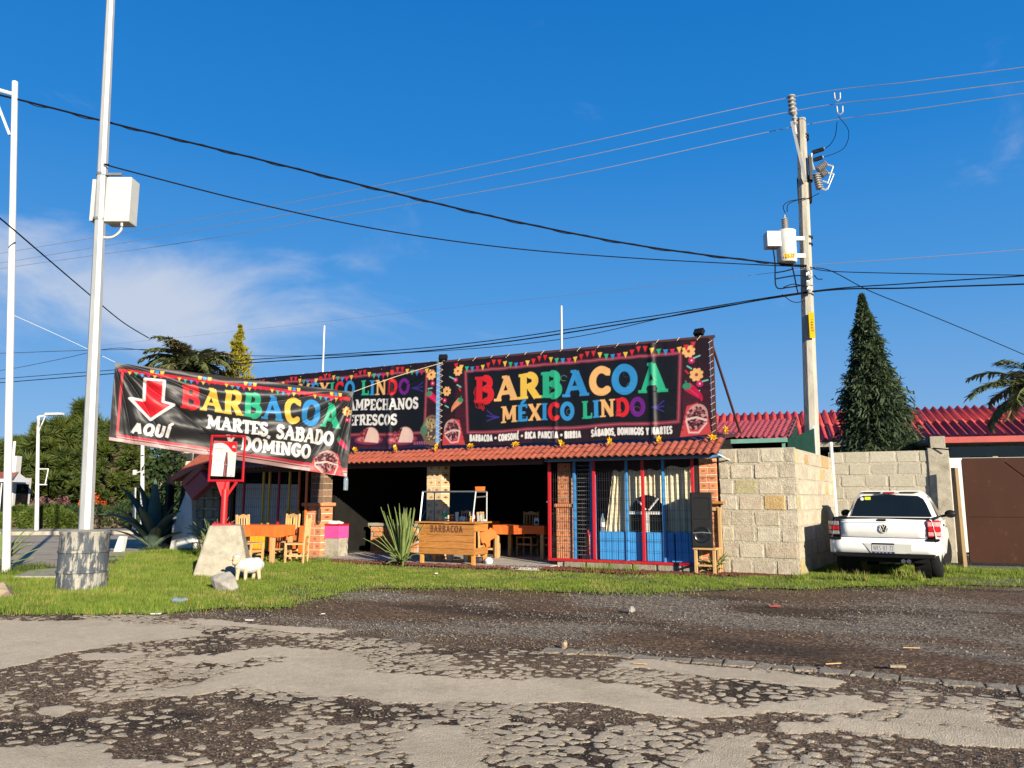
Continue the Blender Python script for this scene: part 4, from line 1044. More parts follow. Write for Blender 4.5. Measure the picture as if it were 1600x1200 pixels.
# right-hand grille: red frame, blue posts, welded mesh
gr = part('grille', MB().box((-2.03, -.04, .145), (3.13, .055, .055)), M['red_paint'], bevel=.006)
for x in (-3.56, -2.55, -1.50, -.49):
    MB().box((x, -.04, 1.195), (.062, .055, 2.04)).build('post', M['red_paint'], gr, bevel=.006)
MB().box((-2.03, -.04, 2.20), (3.06, .05, .04)).build('rail', M['red_paint'], gr)
for x, w in ((-3.02, .065), (-2.64, .05), (-2.56, .035), (-1.87, .06), (-1.10, .06), (-.33, .06)):
    MB().box((x, .045, 1.2), (w, .05, 2.08)).build('post', M['blue_paint'], gr, bevel=.006)
def wire_mesh(x0, x1, y, z0, z1, sx, r, fold=.2):
    b = MB(); n = int((x1 - x0) / sx)
    for i in range(n + 1):
        x = x0 + (x1 - x0) * i / n
        b.cyl((x, y, z0), (x, y, z1), r, n=4, cap=False)
    k = int((z1 - z0) / fold)
    for j in range(k + 1):
        z = z0 + (z1 - z0) * j / k
        b.cyl((x0, y - .006, z), (x1, y - .006, z), r, n=4, cap=False)
        if j % 2 == 0 and 0 < j < k:
            b.cyl((x0, y - .03, z + .035), (x1, y - .03, z + .035), r, n=4, cap=False)
    return b
wire_mesh(-3.53, -.52, -.012, .17, 2.18, .05, .0030).build('wire_mesh', M['wire'], gr, kind='stuff')
wire_mesh(-.46, -.05, -.0, .17, 2.18, .055, .0030).build('wire_mesh', M['wire'], gr, kind='stuff')
MB().box((-3.60, -.04, 1.34), (.05, .04, .03)).build('latch', M['steel'], gr)
lv = MB()
for i in range(22): lv.box((-2.83, .10, .25 + .088 * i), (.30, .03, .012))
lv.build('louvre', M['wire_light'], gr)
for x0, x1 in ((-2.48, -1.56), (-1.48, -.92), (-.90, -.36)):
    pn = part('panel', MB().box(((x0 + x1) / 2, .09, .455), (x1 - x0, .03, .57)), M['blue_panel'], bevel=.006)
    k = int((x1 - x0) / .115)
    for i in range(k):
        MB().box((x0 + (x1 - x0) * (i + .5) / k, .068, .455), ((x1 - x0) / k - .012, .016, .56)).build('board', M['blue_panel'], pn, bevel=.004)
# arched window behind the grille: dark panes with white glazing bars
aw = part('arched_window', MB().prism([(-1.80, .74), (-1.12, .74)] + arc(-1.46, 1.14, .34, .34, 0, 180, 16), .100, .112), M['car_glass'])
MB().box((-1.46, .09, 1.12), (.74, .03, .055)).build('glazing_bar', M['white_paint'], aw)
MB().box((-1.46, .086, .94), (.07, .03, .40)).build('glazing_bar', M['white_paint'], aw)
for a in (50, 130):
    MB().tube([(-1.46 + .05 * math.cos(R(a)), .09, 1.14 + .05 * math.sin(R(a))), (-1.46 + .36 * math.cos(R(a)), .09, 1.14 + .36 * math.sin(R(a)))], .022, 4).build('glazing_bar', M['white_paint'], aw)
# left-hand grille
gl = part('grille', MB().box((-11.55, -.02, 2.12), (3.2, .05, .06)), M['brown_metal'])
for x, m_ in ((-12.91, 'brown_metal'), (-12.45, 'red_paint'), (-11.76, 'yellow_paint'), (-11.55, 'yellow_paint'), (-11.22, 'red_paint'), (-10.86, 'yellow_paint'), (-10.54, 'orange_paint')):
    MB().box((x, -.03, 1.42), (.055, .05, 1.36)).build('post', M[m_], gl, bevel=.006)
MB().box((-10.0, -.36, 1.06), (.05, .05, 2.08)).build('post', M['orange_paint'], gl, bevel=.006)
MB().box((-13.30, -.03, 1.06), (.05, .05, 2.08)).build('post', M['brown_metal'], gl, bevel=.006)
wire_mesh(-13.3, -10.1, .02, .72, 2.1, .07, .0032).build('wire_mesh', M['wire'], gl, kind='stuff')
lw = part('low_wall', MB().box((-11.7, .03, .38), (3.2, .06, .62)), M['orange_paint'])
for i in range(13):
    MB().box((-12.85 + .125 * i, -.015, .42), (.112, .025, .60)).build('board', M['yellow_paint'], lw, bevel=.005)
for i in range(10):
    MB().box((-11.08 + .122 * i, -.37, .42), (.112, .03, .66)).build('board', M['orange_paint'], lw, bevel=.005)
for i in range(6):
    MB().box((-10.88 + .14 * i, -.08, .90), (.045, .03, .42)).build('picket', M['yellow_paint'], lw, bevel=.005)
# rubble walls at the left corner
rw = part('rubble_wall', MB().box((-13.78, .22, 1.0), (1.10, .26, 2.0)), M['mortar'])
for i in range(7):
    for j in range(3):
        w = .36; x = -14.16 + w * j + (.0 if i % 2 else .0) + rd.uniform(-.02, .02); h_ = .27
        MB().box((x, .08, .14 + .285 * i), (w - rd.uniform(.02, .05), .12, h_ - rd.uniform(.01, .04)), ch=.035).build('stone', M['grey_stone'], rw)
lvw = part('lava_wall', MB().box((-14.4, .55, 2.45), (2.0, .2, 1.15)), M['lime'])
for i in range(4):
    for j in range(5):
        x = -15.2 + .42 * j + (.2 if i % 2 else 0)
        if x > -13.5: continue
        MB().box((x, .44, 2.03 + .285 * i), (.42 - rd.uniform(.05, .10), .08, .285 - rd.uniform(.05, .09)), ch=.03).build('stone', M['lava'], lvw)
part('buttress', MB().prism([fp(264, 864, -.1), fp(279, 800, -.1), fp(292, 768, -.1), fp(300, 772, -.1), fp(302, 862, -.1)], -.12, .5), M['white_wall'], bevel=.01)
part('corner_post', MB().box((-15.45, .1, 1.6), (.13, .2, 3.2)), M['black'])
# counter of brick and concrete just inside the opening
ct = part('counter', MB().box((-9.0, 2.2, .34), (1.5, .5, .68)), M['mortar'])
for i in range(5):
    for j in range(5):
        MB().box((-9.6 + .29 * j + (.1 if i % 2 else 0), 1.94, .07 + .13 * i), (.27, .05, .115), ch=.008).build('brick', M['brick'], ct)
MB().box((-8.95, 2.2, .72), (1.75, .6, .08)).build('counter_top', M['concrete'], ct, bevel=.01)
# frame that carries the long banners
bf = part('banner_frame', MB().box((-6.66, .02, 4.60), (13.4, .05, .05)), M['brown_metal'])
for x in (-.03, -6.345, -13.25):
    MB().box((x, .03, 3.58), (.065, .06, 2.06)).build('post', M['brown_metal'], bf)
MB().tube([(-.06, .05, 4.56), (.12, 1.9, 2.75)], .028, 6).build('strut', M['brown_metal'], bf)
MB().tube([(-6.345, .1, 4.5), (-6.3, 2.6, 3.4)], .028, 6).build('strut', M['brown_metal'], bf)
ty = MB()
for i in range(14):
    z = 2.68 + i * .137
    ty.tube([(-6.43, -.07, z), (-6.26, -.07, z + .07)], .006, 4); ty.tube([(-6.26, -.07, z + .07), (-6.43, -.07, z + .137)], .006, 4)
    ty.tube([(-.075, -.07, z), (.005, -.06, z + .05)], .006, 4)
for i in range(30):
    x = -.3 - i * .43
    ty.tube([(x, -.065, 4.54), (x + .07, -.02, 4.635)], .006, 4)
ty.build('lacing', M['rope'], bf, kind='stuff')

# ---------------------------------------------------------------- printed banners
def frame_wood(cv, x0, x1, y0, y1, seed):
    """dark maroon planks behind the printed frame"""
    rd = np.random.default_rng(seed)
    X, Y = cv.X, cv.Y
    k = np.floor((X - x0) / .33)
    t = _hash(k, k * 0, seed) * .55 + .25 * fbm(X * 3, Y * 22, seed) 
    t = t * (.35 + .65 * fbm(X * .6, Y * .9, seed + 3))
    d, b = np.array(C(26, 21, 28)), np.array(C(112, 36, 58))
    t = np.clip((t - .16) * 1.4, 0, 1) * (.22 + .78 * sstep(1.0, .1, (Y - y0) / (y1 - y0)))
    cv.c[:] = d + (b - d) * t[..., None]
    f = np.abs((X - x0) / .33 - np.round((X - x0) / .33)) < .02
    cv.c[f] *= .4
def drape(x0, x1, z0, z1, nx, ny, fn):
    gx = np.linspace(x0, x1, nx); gz = np.linspace(z0, z1, ny)
    X, Z = np.meshgrid(gx, gz)
    return fn(X, Z)
# right banner
X0, X1, Z0, Z1 = -6.25, -.055, 2.60, 4.575
NX, NY = 640, 206
cv = Canvas(X0, X1, Z0, Z1, NX, NY, 0)
frame_wood(cv, X0, X1, Z0, Z1, 3)
P_ = lambda px, py: fp(px, py, -.06)
z8 = lambda zx, zy: P_(680 + zx / 3.478, 510 + zy / 3.478)
fr = [z8(165, 243), z8(1333, 142), z8(1322, 517), z8(177, 578)]
cv.poly([(X0, Z0), (X1, Z0), (X1, fr[2][1] - .03), (X0, fr[3][1] - .05)], C(26, 24, 34), .55)
cv.poly(fr, C(17, 20, 27))
cv.stroke(fr + [fr[0]], .085, C(120, 44, 62)); cv.stroke(fr + [fr[0]], .03, C(168, 84, 98))
def tx(t, a, b, zt, zb, cols, **kw):
    """a, b: (zx, zy) at the baseline of the left and right end; zt/zb heights"""
    (xa, za), (xb, zb_) = z8(*a), z8(*b)
    cv.text(t, xa, xb, za, z8(*zt)[1] - z8(*zb)[1], cols, rise=zb_ - za, **kw)
tx('BARBACOA', (215, 412), (1262, 345), (600, 250), (600, 388), [K_RED, K_PEACH, K_YEL, K_GRN, K_BLU, K_PEACH, K_BLU, K_GRN], T=.28, th=.17, sf=.11, gap=.02, hs=[1.05, .98, .98, .98, 1.0, .98, 1.02, 1.08])
tx('MÉXICO LINDO', (358, 522), (1142, 482), (500, 425), (500, 515), [K_PEACH, K_BLU, K_PEACH, K_BLU, K_RED, K_BLU, K_GRN, K_BLU, K_PEACH, K_RED, K_PUR], T=.25, th=.16, sf=.09, gap=.03)
tx('BARBACOA * CONSOMÉ * RICA PANCITA * BIRRIA', (187, 626), (792, 602), (500, 576), (500, 613), [K_WHITE], serif=False, T=.30, gap=.14)
tx('SÁBADOS, DOMINGOS Y MARTES', (850, 600), (1288, 580), (1000, 558), (1000, 597), [K_WHITE], serif=False, T=.30, gap=.14)
# curls in the letters and the red flourish at the first B
for (zx, zy, c_) in ((700, 280, C(150, 226, 196)), (640, 350, C(150, 226, 196)), (780, 310, C(30, 110, 180)), (1040, 260, C(30, 110, 180)), (1060, 320, C(120, 190, 236)), (1190, 300, C(150, 226, 196)), (530, 330, C(236, 160, 90)), (280, 330, C(250, 110, 100)), (1000, 470, C(250, 130, 120)), (1095, 450, C(190, 90, 200)), (480, 480, C(120, 190, 236)), (730, 460, C(120, 190, 236))):
    x, z = z8(zx, zy); cv.stroke(arc(x, z, .07, .06, 20, 300, 10), .010, c_, .35)
def flour(pts, w, c_, a=1.0): cv.stroke([z8(*p) for p in pts], w, c_, a)
for dx in (0, 12, 24):
    flour([(218 + dx * .6, 330), (208 + dx * .6, 360), (218 + dx * .6, 380), (211 + dx * .6, 410)], .012, K_RED)
    flour([(215 + dx * 1.3, 405), (222 + dx * 1.3, 440), (245 + dx, 445), (240 + dx, 420), (258 + dx * .3, 455)], .009, K_RED)
for sx, ox in ((1, 275), (-1, 1250)):
    for dy, l in ((-38, 40), (-6, 70), (26, 42)):
        x2 = ox + sx * 72
        flour([(ox + sx * (8 if dy else 0), (488 if sx > 0 else 436) + dy * .9), (ox + sx * 40, (492 if sx > 0 else 438) + dy * .25), (x2, 490 if sx > 0 else 436)], .026, C(62, 48, 140))
for zx, zy, r in ((1377, 133, .135), (1420, 262, .14), (125, 243, .115), (64, 352, .115)):
    flower(cv, *z8(zx, zy), r)
for zx, zy, r in ((1393, 183, .07), (1438, 312, .07), (113, 290, .06), (52, 402, .06)):
    flower(cv, *z8(zx, zy), r, K_MAG, K_WHITE)
for pts in ([(1405, 170), (1438, 158)], [(1455, 300), (1482, 292)], [(80, 272), (105, 285)], [(120, 318), (140, 330)], [(1370, 215), (1392, 228)], [(1412, 358), (1436, 350)], [(55, 430), (72, 440)]):
    flour(pts, .03, C(120, 206, 200))
flour([(1360, 240), (1375, 255)], .03, K_RED); flour([(130, 335), (138, 350)], .03, K_RED)
x, z = z8(1368, 325); chili(cv, x, z, .52, C(200, 24, 76), 1)
x, z = z8(138, 402); chili(cv, x, z, .42, C(222, 140, 100), -1)
x, z = z8(1412, 512); plate_taco(cv, x, z, .62, .70, 5, -1)
x, z = z8(100, 578); plate_taco(cv, x, z, .62, .66, 6, 1)
pennants(cv, X0 + .28, X1 - .25, Z1 - .05, 40, .11, .125)
def right_fn(X, Z):
    u = (X - X0) / (X1 - X0); v = (Z - Z0) / (Z1 - Z0)
    d = .012 * np.sin(X * 7.3 + 1) * fbm(X * 1.3, Z * .5, 4) + .05 * np.exp(-((u - .81) / .010) ** 2) * (1 - .3 * v) + .03 * np.exp(-((u - .46) / .008) ** 2) * (1 - v) + .018 * (fbm(X * 2.5, Z * 2.5, 9) - .5)
    d += .02 * np.exp(-((v - .50) / .010) ** 2) * .3
    zz = Z + .03 * np.sin(u * 21) * (1 - v) * .5 - .012 * np.abs(np.sin(u * 45)) * v
    return np.stack([X, -.065 - d, zz], -1)
V = drape(X0, X1, Z0, Z1, NX, NY, right_fn)
def place_loc(o):
    o.location = ORG; o.rotation_euler = (0, 0, -YAW); return o
o = place_loc(np_mesh('banner', V.reshape(-1, 3), grid_faces(NY, NX), M['print'], col=cv.c, smooth=True))
tag(o, 'black printed banner with BARBACOA above MÉXICO LINDO at the right of the roof', 'banner', 'banners of the restaurant')

# left banner
X0, X1, Z0, Z1 = -13.30, -6.44, 2.60, 4.62
NX, NY = 560, 165
cv = Canvas(X0, X1, Z0, Z1, NX, NY, 0)
frame_wood(cv, X0, X1, Z0, Z1, 8)
z7 = lambda zx, zy: P_(360 + zx / 4.444, 540 + zy / 4.444)
fr = [(X0 + .7, z7(700, 222)[1]), z7(1365, 172), z7(1350, 606), (X0 + .7, z7(850, 610)[1])]
cv.poly(fr, C(18, 20, 27)); cv.stroke(fr + [fr[0]], .085, C(116, 44, 60)); cv.stroke(fr + [fr[0]], .03, C(168, 84, 98))
def tx7(t, a, b, zt, zb, cols, **kw):
    (xa, za), (xb, zb_) = z7(*a), z7(*b)
    cv.text(t, xa, xb, za, z7(*zt)[1] - z7(*zb)[1], cols, rise=zb_ - za, **kw)
tx7('MÉXICO LINDO', (470, 362), (1245, 332), (960, 245), (960, 347), [K_PEACH, K_BLU, K_PEACH, K_GRN, K_RED, K_BLU, K_GRN, K_BLU, K_PEACH, K_RED, K_PUR], T=.22, th=.13, sf=.08, gap=.05)
tx7('CAMPECHANOS', (775, 452), (1305, 436), (1000, 372), (1000, 446), [K_WHITE], T=.23, th=.15, sf=.12, gap=.03)
tx7('REFRESCOS', (775, 558), (1158, 546), (1000, 480), (1000, 552), [K_WHITE], T=.23, th=.15, sf=.12, gap=.03)
for dy in (-38, -6, 26):
    cv.stroke([z7(1338, 290 + dy), z7(1300, 296 + dy * .3), z7(1262, 296)], .026, C(56, 44, 132))
for zx, zy, r in ((1395, 202, .13),): flower(cv, *z7(zx, zy), r)
flower(cv, *z7(1405, 262), .06, K_MAG, K_WHITE)
cv.stroke([z7(1375, 300), z7(1400, 296)], .03, C(120, 206, 200))
x, z = z7(1380, 335); chili(cv, x, z, .46, C(206, 30, 84), 1)
cv.poly([z7(840, 650), z7(1425, 640), z7(1425, 705), z7(835, 700)], C(46, 26, 58))
for i in range(26):
    a = 1270 + i * 6
    cv.poly([z7(a, 668), z7(a + 3, 668), z7(a + 3, 690), z7(a, 690)], C(226, 150, 190) if i % 2 else C(150, 30, 90), .85)
x, z = z7(960, 632); taco(cv, x, z, .34, 3)
x, z = z7(1195, 628); taco(cv, x, z, .34, 4)
x, z = z7(1400, 590); cv.ell(x, z, .28, .36, C(120, 98, 74)); cv.ell(x + .02, z + .12, .22, .16, C(176, 150, 110)); cv.ell(x + .02, z - .08, .2, .16, C(92, 70, 58))
x, z = z7(1345, 592); cv.ell(x, z, .10, .13, C(84, 124, 104)); cv.stroke([(x, z + .1), (x + .08, z + .28)], .04, C(110, 140, 110))
for i in range(50):
    x, z = z7(rd.uniform(1370, 1440), rd.uniform(500, 660)); cv.ell(x, z, .03, .02, rd.choice([C(196, 176, 140), C(70, 60, 52), C(150, 130, 96)]), rd.uniform(0, 3))
pennants(cv, X0 + .2, X1 - .2, Z1 - .06, 46, .12, .125)
V = drape(X0, X1, Z0, Z1, NX, NY, right_fn)
o = place_loc(np_mesh('banner', V.reshape(-1, 3), grid_faces(NY, NX), M['print'], col=cv.c, smooth=True))
tag(o, 'black printed banner with CAMPECHANOS and printed tacos, half behind the hanging banner', 'banner', 'banners of the restaurant')

# the hanging banner with the arrow, tied between the lamp post and the roof frame
TL, TR, BR, BL = at(180, 566, 14.9), at(553, 612, 16.9), at(541, 745, 16.9), at(170, 688, 14.9)
BW, BH = 4.65, 1.72
NX, NY = 560, 207
cv = Canvas(0, BW, 0, BH, NX, NY, C(40, 40, 43))
def z3(zx, zy):
    u = (zx - 62) / 1490.0
    for _ in range(3):
        yt, yb = 95 + 195 * u, 600 + 145 * u
        v = (yb - zy) / (yb - yt)
        xl, xr = 40 + 45 * v, 1530 + 40 * v
        u = (zx - xl) / (xr - xl)
    return u * BW, v * BH
cv.rect(0, 0, .12, BH, C(34, 30, 36)); cv.rect(0, 0, BW, .07, C(206, 170, 172))
cv.stroke([(.14, .14), (.14, BH - .2)], .045, C(204, 66, 74)); cv.stroke([(.14, .14), (BW, .14)], .05, C(196, 60, 74)); cv.stroke([(.14, .10), (BW, .10)], .02, C(232, 160, 160))
cv.stroke([(.1, BH - .16), (BW - .1, BH - .16)], .075, C(206, 40, 52))
cv.stroke([(.1, BH - .03), (BW - .1, BH - .03)], .03, C(60, 52, 56))
ar = [z3(250, 205), z3(362, 212), z3(352, 345), z3(415, 362), z3(278, 458), z3(162, 330), z3(243, 338)]
cv.poly(ar, C(222, 22, 44)); cv.stroke(ar + [ar[0]], .055, K_WHITE)
def tx3(t, a, b, h, cols, **kw):
    (xa, ya), (xb, yb) = z3(*a), z3(*b)
    cv.text(t, xa, xb, ya, h, cols, rise=yb - ya, **kw)
tx3('AQUÍ', (160, 545), (385, 563), .23, [K_WHITE], serif=False, T=.28, gap=.05, slant=.18)
tx3('BARBACOA', (452, 380), (1470, 492), .50, [K_RED, K_YEL, K_YEL, K_GRN, K_BLU, K_YEL, K_BLU, K_GRN], T=.235, th=.14, sf=.085, gap=.03)
tx3('MARTES, SABADO', (608, 496), (1425, 582), .27, [K_WHITE], T=.25, th=.17, sf=.13, gap=.02)
tx3('Y DOMINGO', (722, 604), (1275, 652), .26, [K_WHITE], T=.25, th=.17, sf=.13, gap=.03)
flower(cv, *z3(1520, 398), .10); flower(cv, *z3(1528, 442), .05, K_MAG, K_WHITE)
x, y = z3(1470, 548); chili(cv, x, y, .32, C(214, 34, 92), 1)
x, y = z3(1400, 682); plate_taco(cv, x, y, .78, .56, 9, 1)
pennants(cv, .1, BW - .1, BH - .13, 40, .06, .085)
for i in range(5):
    x = .62 + i * .88
    for j, c_ in enumerate((K_YEL, K_BLU, K_YEL)): cv.poly([(x + j * .09, BH - .06), (x + j * .09 + .08, BH - .06), (x + j * .09 + .06, BH - .14), (x + j * .09 + .01, BH - .14)], c_)
def aqui(NX, NY):
    U, Vv = np.meshgrid(np.linspace(0, 1, NX), np.linspace(0, 1, NY))
    b = lambda A, B, C_, D: ((np.array(A)[None, None] * (1 - U[..., None]) + np.array(B)[None, None] * U[..., None]) * Vv[..., None] + (np.array(D)[None, None] * (1 - U[..., None]) + np.array(C_)[None, None] * U[..., None]) * (1 - Vv[..., None]))
    P = b(TL, TR, BR, BL)
    x, y = U * BW, Vv * BH
    d = np.zeros_like(U)
    # tension folds fanning out from the two upper corners
    a1 = np.arctan2(BH - y + .02, x + .02); r1 = np.hypot(x, BH - y)
    f1 = np.abs(np.sin(a1 * 9 + 1.2 * fbm(a1 * 6, r1 * .6, 3))) ** .7
    d += .12 * f1 * sstep(.05, .5, r1) * np.exp(-((r1 - .9) / 1.5) ** 2) * sstep(.06, .3, a1)
    a2 = np.arctan2(BH - y + .02, BW - x + .02); r2 = np.hypot(BW - x, BH - y)
    f2 = np.abs(np.sin(a2 * 8 + .6 + 1.4 * fbm(a2 * 5, r2 * .6, 5))) ** .7
    d += .14 * f2 * sstep(.04, .5, r2) * np.exp(-((r2 - .8) / 1.3) ** 2) * sstep(.04, .3, a2)
    # long swags across the middle and creases along the lower edge
    yy = y + .34 * np.sin(np.pi * np.clip(x / BW, 0, 1)) * (.4 + .6 * (y / BH)) - .10 * x
    d += .055 * np.sin(yy * 13 + 2 * fbm(x * .8, y * 1.2, 7)) * np.exp(-((x - 2.3) / 1.5) ** 2)
    d += .022 * np.sin(x * 7 - y * 11) * np.exp(-(y / .25) ** 2)
    d += .16 * np.sin(np.pi * U) * np.sin(np.pi * Vv)
    d += .02 * (fbm(x * 2 + y * 1.5, y * 2.5, 12) - .5)
    n = (TR - TL).cross(TL - BL).normalized()
    P = P - np.array(n)[None, None] * (d - .05)[..., None] * (1 if n.y > 0 else -1)
    return P
V = aqui(NX, NY)
o = np_mesh('banner', V.reshape(-1, 3), grid_faces(NY, NX), M['print_vinyl'], col=cv.c, smooth=True)
tag(o, 'wrinkled black banner with red arrow and AQUÍ, strung on ropes before the restaurant', 'banner', 'banners of the restaurant')

# ---------------------------------------------------------------- block walls
BLOCKS = {}
def block_mesh(seed):
    if seed in BLOCKS: return BLOCKS[seed]
    rd = random.Random(seed)
    b = MB(); b.box((0, 0, 0), (1, 1, 1), ch=.05)
    b.v = [(x + rd.uniform(-.012, .012), y + rd.uniform(-.04, .04), z + rd.uniform(-.02, .02)) for x, y, z in b.v]
    BLOCKS[seed] = b
    return b
_blk = {}
def block_wall(root, ln, ht, rows, bl, th, m, seed, x_off=0.0, mort='mortar', y0=0.0, core=True):
    """wall in root's frame: x 0..ln, front face at y0"""
    rd = random.Random(seed)
    if core: MB().box((x_off + ln / 2, y0 + th / 2 + .003, ht / 2), (ln - .01, th, ht - .01)).build('mortar_core', M[mort], root)
    rh = ht / rows
    for i in range(rows):
        x = 0.0; first = True
        while x < ln - .02:
            w = bl * rd.uniform(.88, 1.12)
            if first: w = bl * (.35 + .5 * ((i * 37 % 10) / 10)); first = False
            if ln - x - w < bl * .3: w = ln - x
            k = rd.randrange(6)
            if (k, m) not in _blk: _blk[(k, m)] = block_mesh(k).mesh('block', M[m])
            o = bpy.data.objects.new('block', _blk[(k, m)]); COL.objects.link(o); o.parent = root
            o.location = (x_off + x + w / 2, y0 + th / 2 - .008 + rd.uniform(-.006, .006), rh * (i + .5) + rd.uniform(-.006, .006))
            o.scale = (w - .026 - rd.uniform(0, .012), th, rh - .026 - rd.uniform(0, .014))
            o.rotation_euler = (0, rd.uniform(-.008, .008), rd.uniform(-.006, .006))
            x += w
bw = floc('block_wall', 'tall wall of rough tan blocks between the restaurant and the white pickup', 'wall', .02, 0.0)
block_wall(bw, 1.40, 2.36, 8, .44, .20, 'block', 21)
SW = L(1.42, .0); SWD = R(31.5)
sw = thing('block_wall', 'side wall of pale blocks receding beside the white pickup', 'wall', (SW.x, SW.y, 0), R(90) - SWD, None)
block_wall(sw, 4.1, 2.34, 8, .46, .20, 'block', 33, y0=0.0)
q0 = Vector((7.56, 18.44, 0)); q1 = Vector((9.83, 17.36, 0))
yw = thing('block_wall', 'grey block wall behind the white pickup with a plastered end pier', 'wall', q0, math.atan2(q1.y - q0.y, q1.x - q0.x))
yl = (q1 - q0).length
block_wall(yw, yl - .42, 2.50, 9, .52, .18, 'block_back', 44)
MB().box((yl - .21, .08, 1.27), (.42, .26, 2.54)).build('end_pier', M['concrete'], yw, bevel=.015)
MB().box((yl - .2, .09, 2.66), (.3, .2, .30)).build('pier_stub', M['concrete'], yw, bevel=.01)
MB().tube([(yl - .30, -.06, 2.54), (yl + .05, -.2, 2.48)], .015, 5).build('wire_hook', M['black'], yw)

# gate
g0 = Vector((10.02, 17.22, 0)); gate = thing('metal_gate', 'dark brown sheet metal gate with a diagonal brace at the right edge of the yard', 'gate', (g0.x, g0.y, 0), -R(17))
for i in range(2):
    MB().box((1.05 + 2.1 * i + .01, 0, 1.16 if i == 0 else 1.16), (2.09, .03, 2.28)).build('gate_leaf', M['gate_brown'], gate, bevel=.004)
MB().box((2.1, -.025, 1.03), (4.2, .02, .035)).build('rail', M['gate_brown'], gate)
MB().tube([(.85, -.02, 2.2), (2.0, -.02, 1.15)], .014, 4).build('brace', M['gate_brown'], gate)
MB().box((.02, -.02, 1.16), (.05, .05, 2.2)).build('gate_frame', M['gate_brown'], gate)
p0 = at(1505, 888, 16.95); p0.z = 0; p1 = at(1491, 731, 17.0)
po = thing('wooden_post', 'weathered wooden post leaning beside the brown gate', 'post', p0)
MB().tube([(0, 0, -.05), p1 - p0], [.085, .07], 4).build('shaft', M['wood_post'], po)

# white annex behind the gate
an = thing('annex_building', 'white single storey annex seen above the brown gate', 'building', (11.6, 21.0, 0), -R(17))
MB().box((2.5, 1.5, 1.25), (5.6, 3, 2.5)).build('wall', M['white_paint'], an)
MB().box((2.5, -.03, 2.66), (5.6, .1, .26)).build('window_band', M['car_glass'], an)
MB().box((2.4, -.05, 2.98), (5.2, .16, .16)).build('fascia', M['red_sheet'], an)
MB().box((2.5, 1.6, 2.98), (5.6, 3, .1)).build('roof_slab', M['concrete'], an)

# ---------------------------------------------------------------- roofs behind the wall
def corr(ln, dep, rise, pitch, amp, rows, step=.02, sharp=1.0):
    b = MB(); n = int(ln / pitch) * 6
    per = n + 1
    vs = []
    for r in range(rows):
        for e in (0, 1):
            t = (r + e) / rows
            for i in range(n + 1):
                x = ln * i / n
                vs.append((x, dep * t, rise * t + amp * math.sin(2 * math.pi * x / pitch) + (step if e == 0 else 0)))
    fs = []
    for r in range(2 * rows - 1):
        for i in range(n):
            fs.append((r * per + i, r * per + i + 1, (r + 1) * per + i + 1, (r + 1) * per + i))
    return b.add(vs, fs)
ls = thing('long_shed', 'long shed with a red corrugated roof behind the yard wall', 'shed', (6.9, 29.6, 0), -R(18))
sr = MB().box((6.6, 2.2, 3.34), (14.6, 4.2, .05)).build('roof', M['brown_metal'], ls)
k = 13
_cm = corr(1.14, 3.6, 1.45, .285, .07, 2, .05).mesh('roof_sheet', M['red_sheet'])
_cm.polygons.foreach_set('use_smooth', [True] * len(_cm.polygons))
for i in range(k):
    o = bpy.data.objects.new('roof_sheet', _cm); COL.objects.link(o); o.parent = sr
    o.location = (-.7 + i * 1.14, -.15, 3.50 + rd.uniform(-.015, .015))
o = MB().box((6.6, 2.4, 1.65), (14.4, 3.6, 3.3)).build('wall', M['concrete'], ls)
MB().box((6.6, 5.2, 3.9), (14.4, 3.4, .05), mx=None).build('rear_slope', M['red_sheet'], ls)
MB().box((6.6, -.02, 3.36), (14.6, .08, .16)).build('fascia', M['concrete'], ls)
for i in range(9):
    w_ = MB().box((.6 + 1.5 * i, .56, 2.95), (1.25, .06, .5)).build('window', M['car_glass'], ls)

gs = floc('tiled_shed', 'small shed with maroon tile-effect roof and green trim behind the block wall', 'shed', .10, 1.5)
tr = MB().box((.1, 2.2, 2.70), (1.9, 1.8, .04)).build('roof', M['brown_metal'], gs)
_tmx = corr(.92, 1.55, .52, .115, .018, 5, .022).mesh('roof_sheet', M['maroon_sheet'])
_tmx.polygons.foreach_set('use_smooth', [True] * len(_tmx.polygons)); _tmx.set_sharp_from_angle(angle=R(40))
for i in range(3):
    o = bpy.data.objects.new('roof_sheet', _tmx); COL.objects.link(o); o.parent = tr
    o.location = (-1.66 + .92 * i, -.10, 2.655)
MB().box((.05, -.06, 2.60), (1.95, .05, .09)).build('fascia', M['green_paint'], gs)
MB().box((.94, .0, 2.0), (.06, .06, 1.3)).build('post', M['green_paint'], gs)
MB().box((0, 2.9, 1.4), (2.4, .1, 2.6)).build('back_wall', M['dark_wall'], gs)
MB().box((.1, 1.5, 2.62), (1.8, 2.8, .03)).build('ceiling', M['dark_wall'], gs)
MB().quad((1.02, -.02, 2.60), (1.46, .9, 2.90), (1.46, .9, 2.1), (1.02, -.02, 2.1)).build('tarp', M['green_tarp'], gs)
MB().box((1.46, .92, 2.3), (.05, .05, 1.3)).build('post', M['white_paint'], gs)
MB().prism([(-.05, 2.70), (1.5, 3.22), (1.5, 2.64), (-.05, 2.60)], 1.02, 1.05, 'x').build('gable', M['green_tarp'], gs)

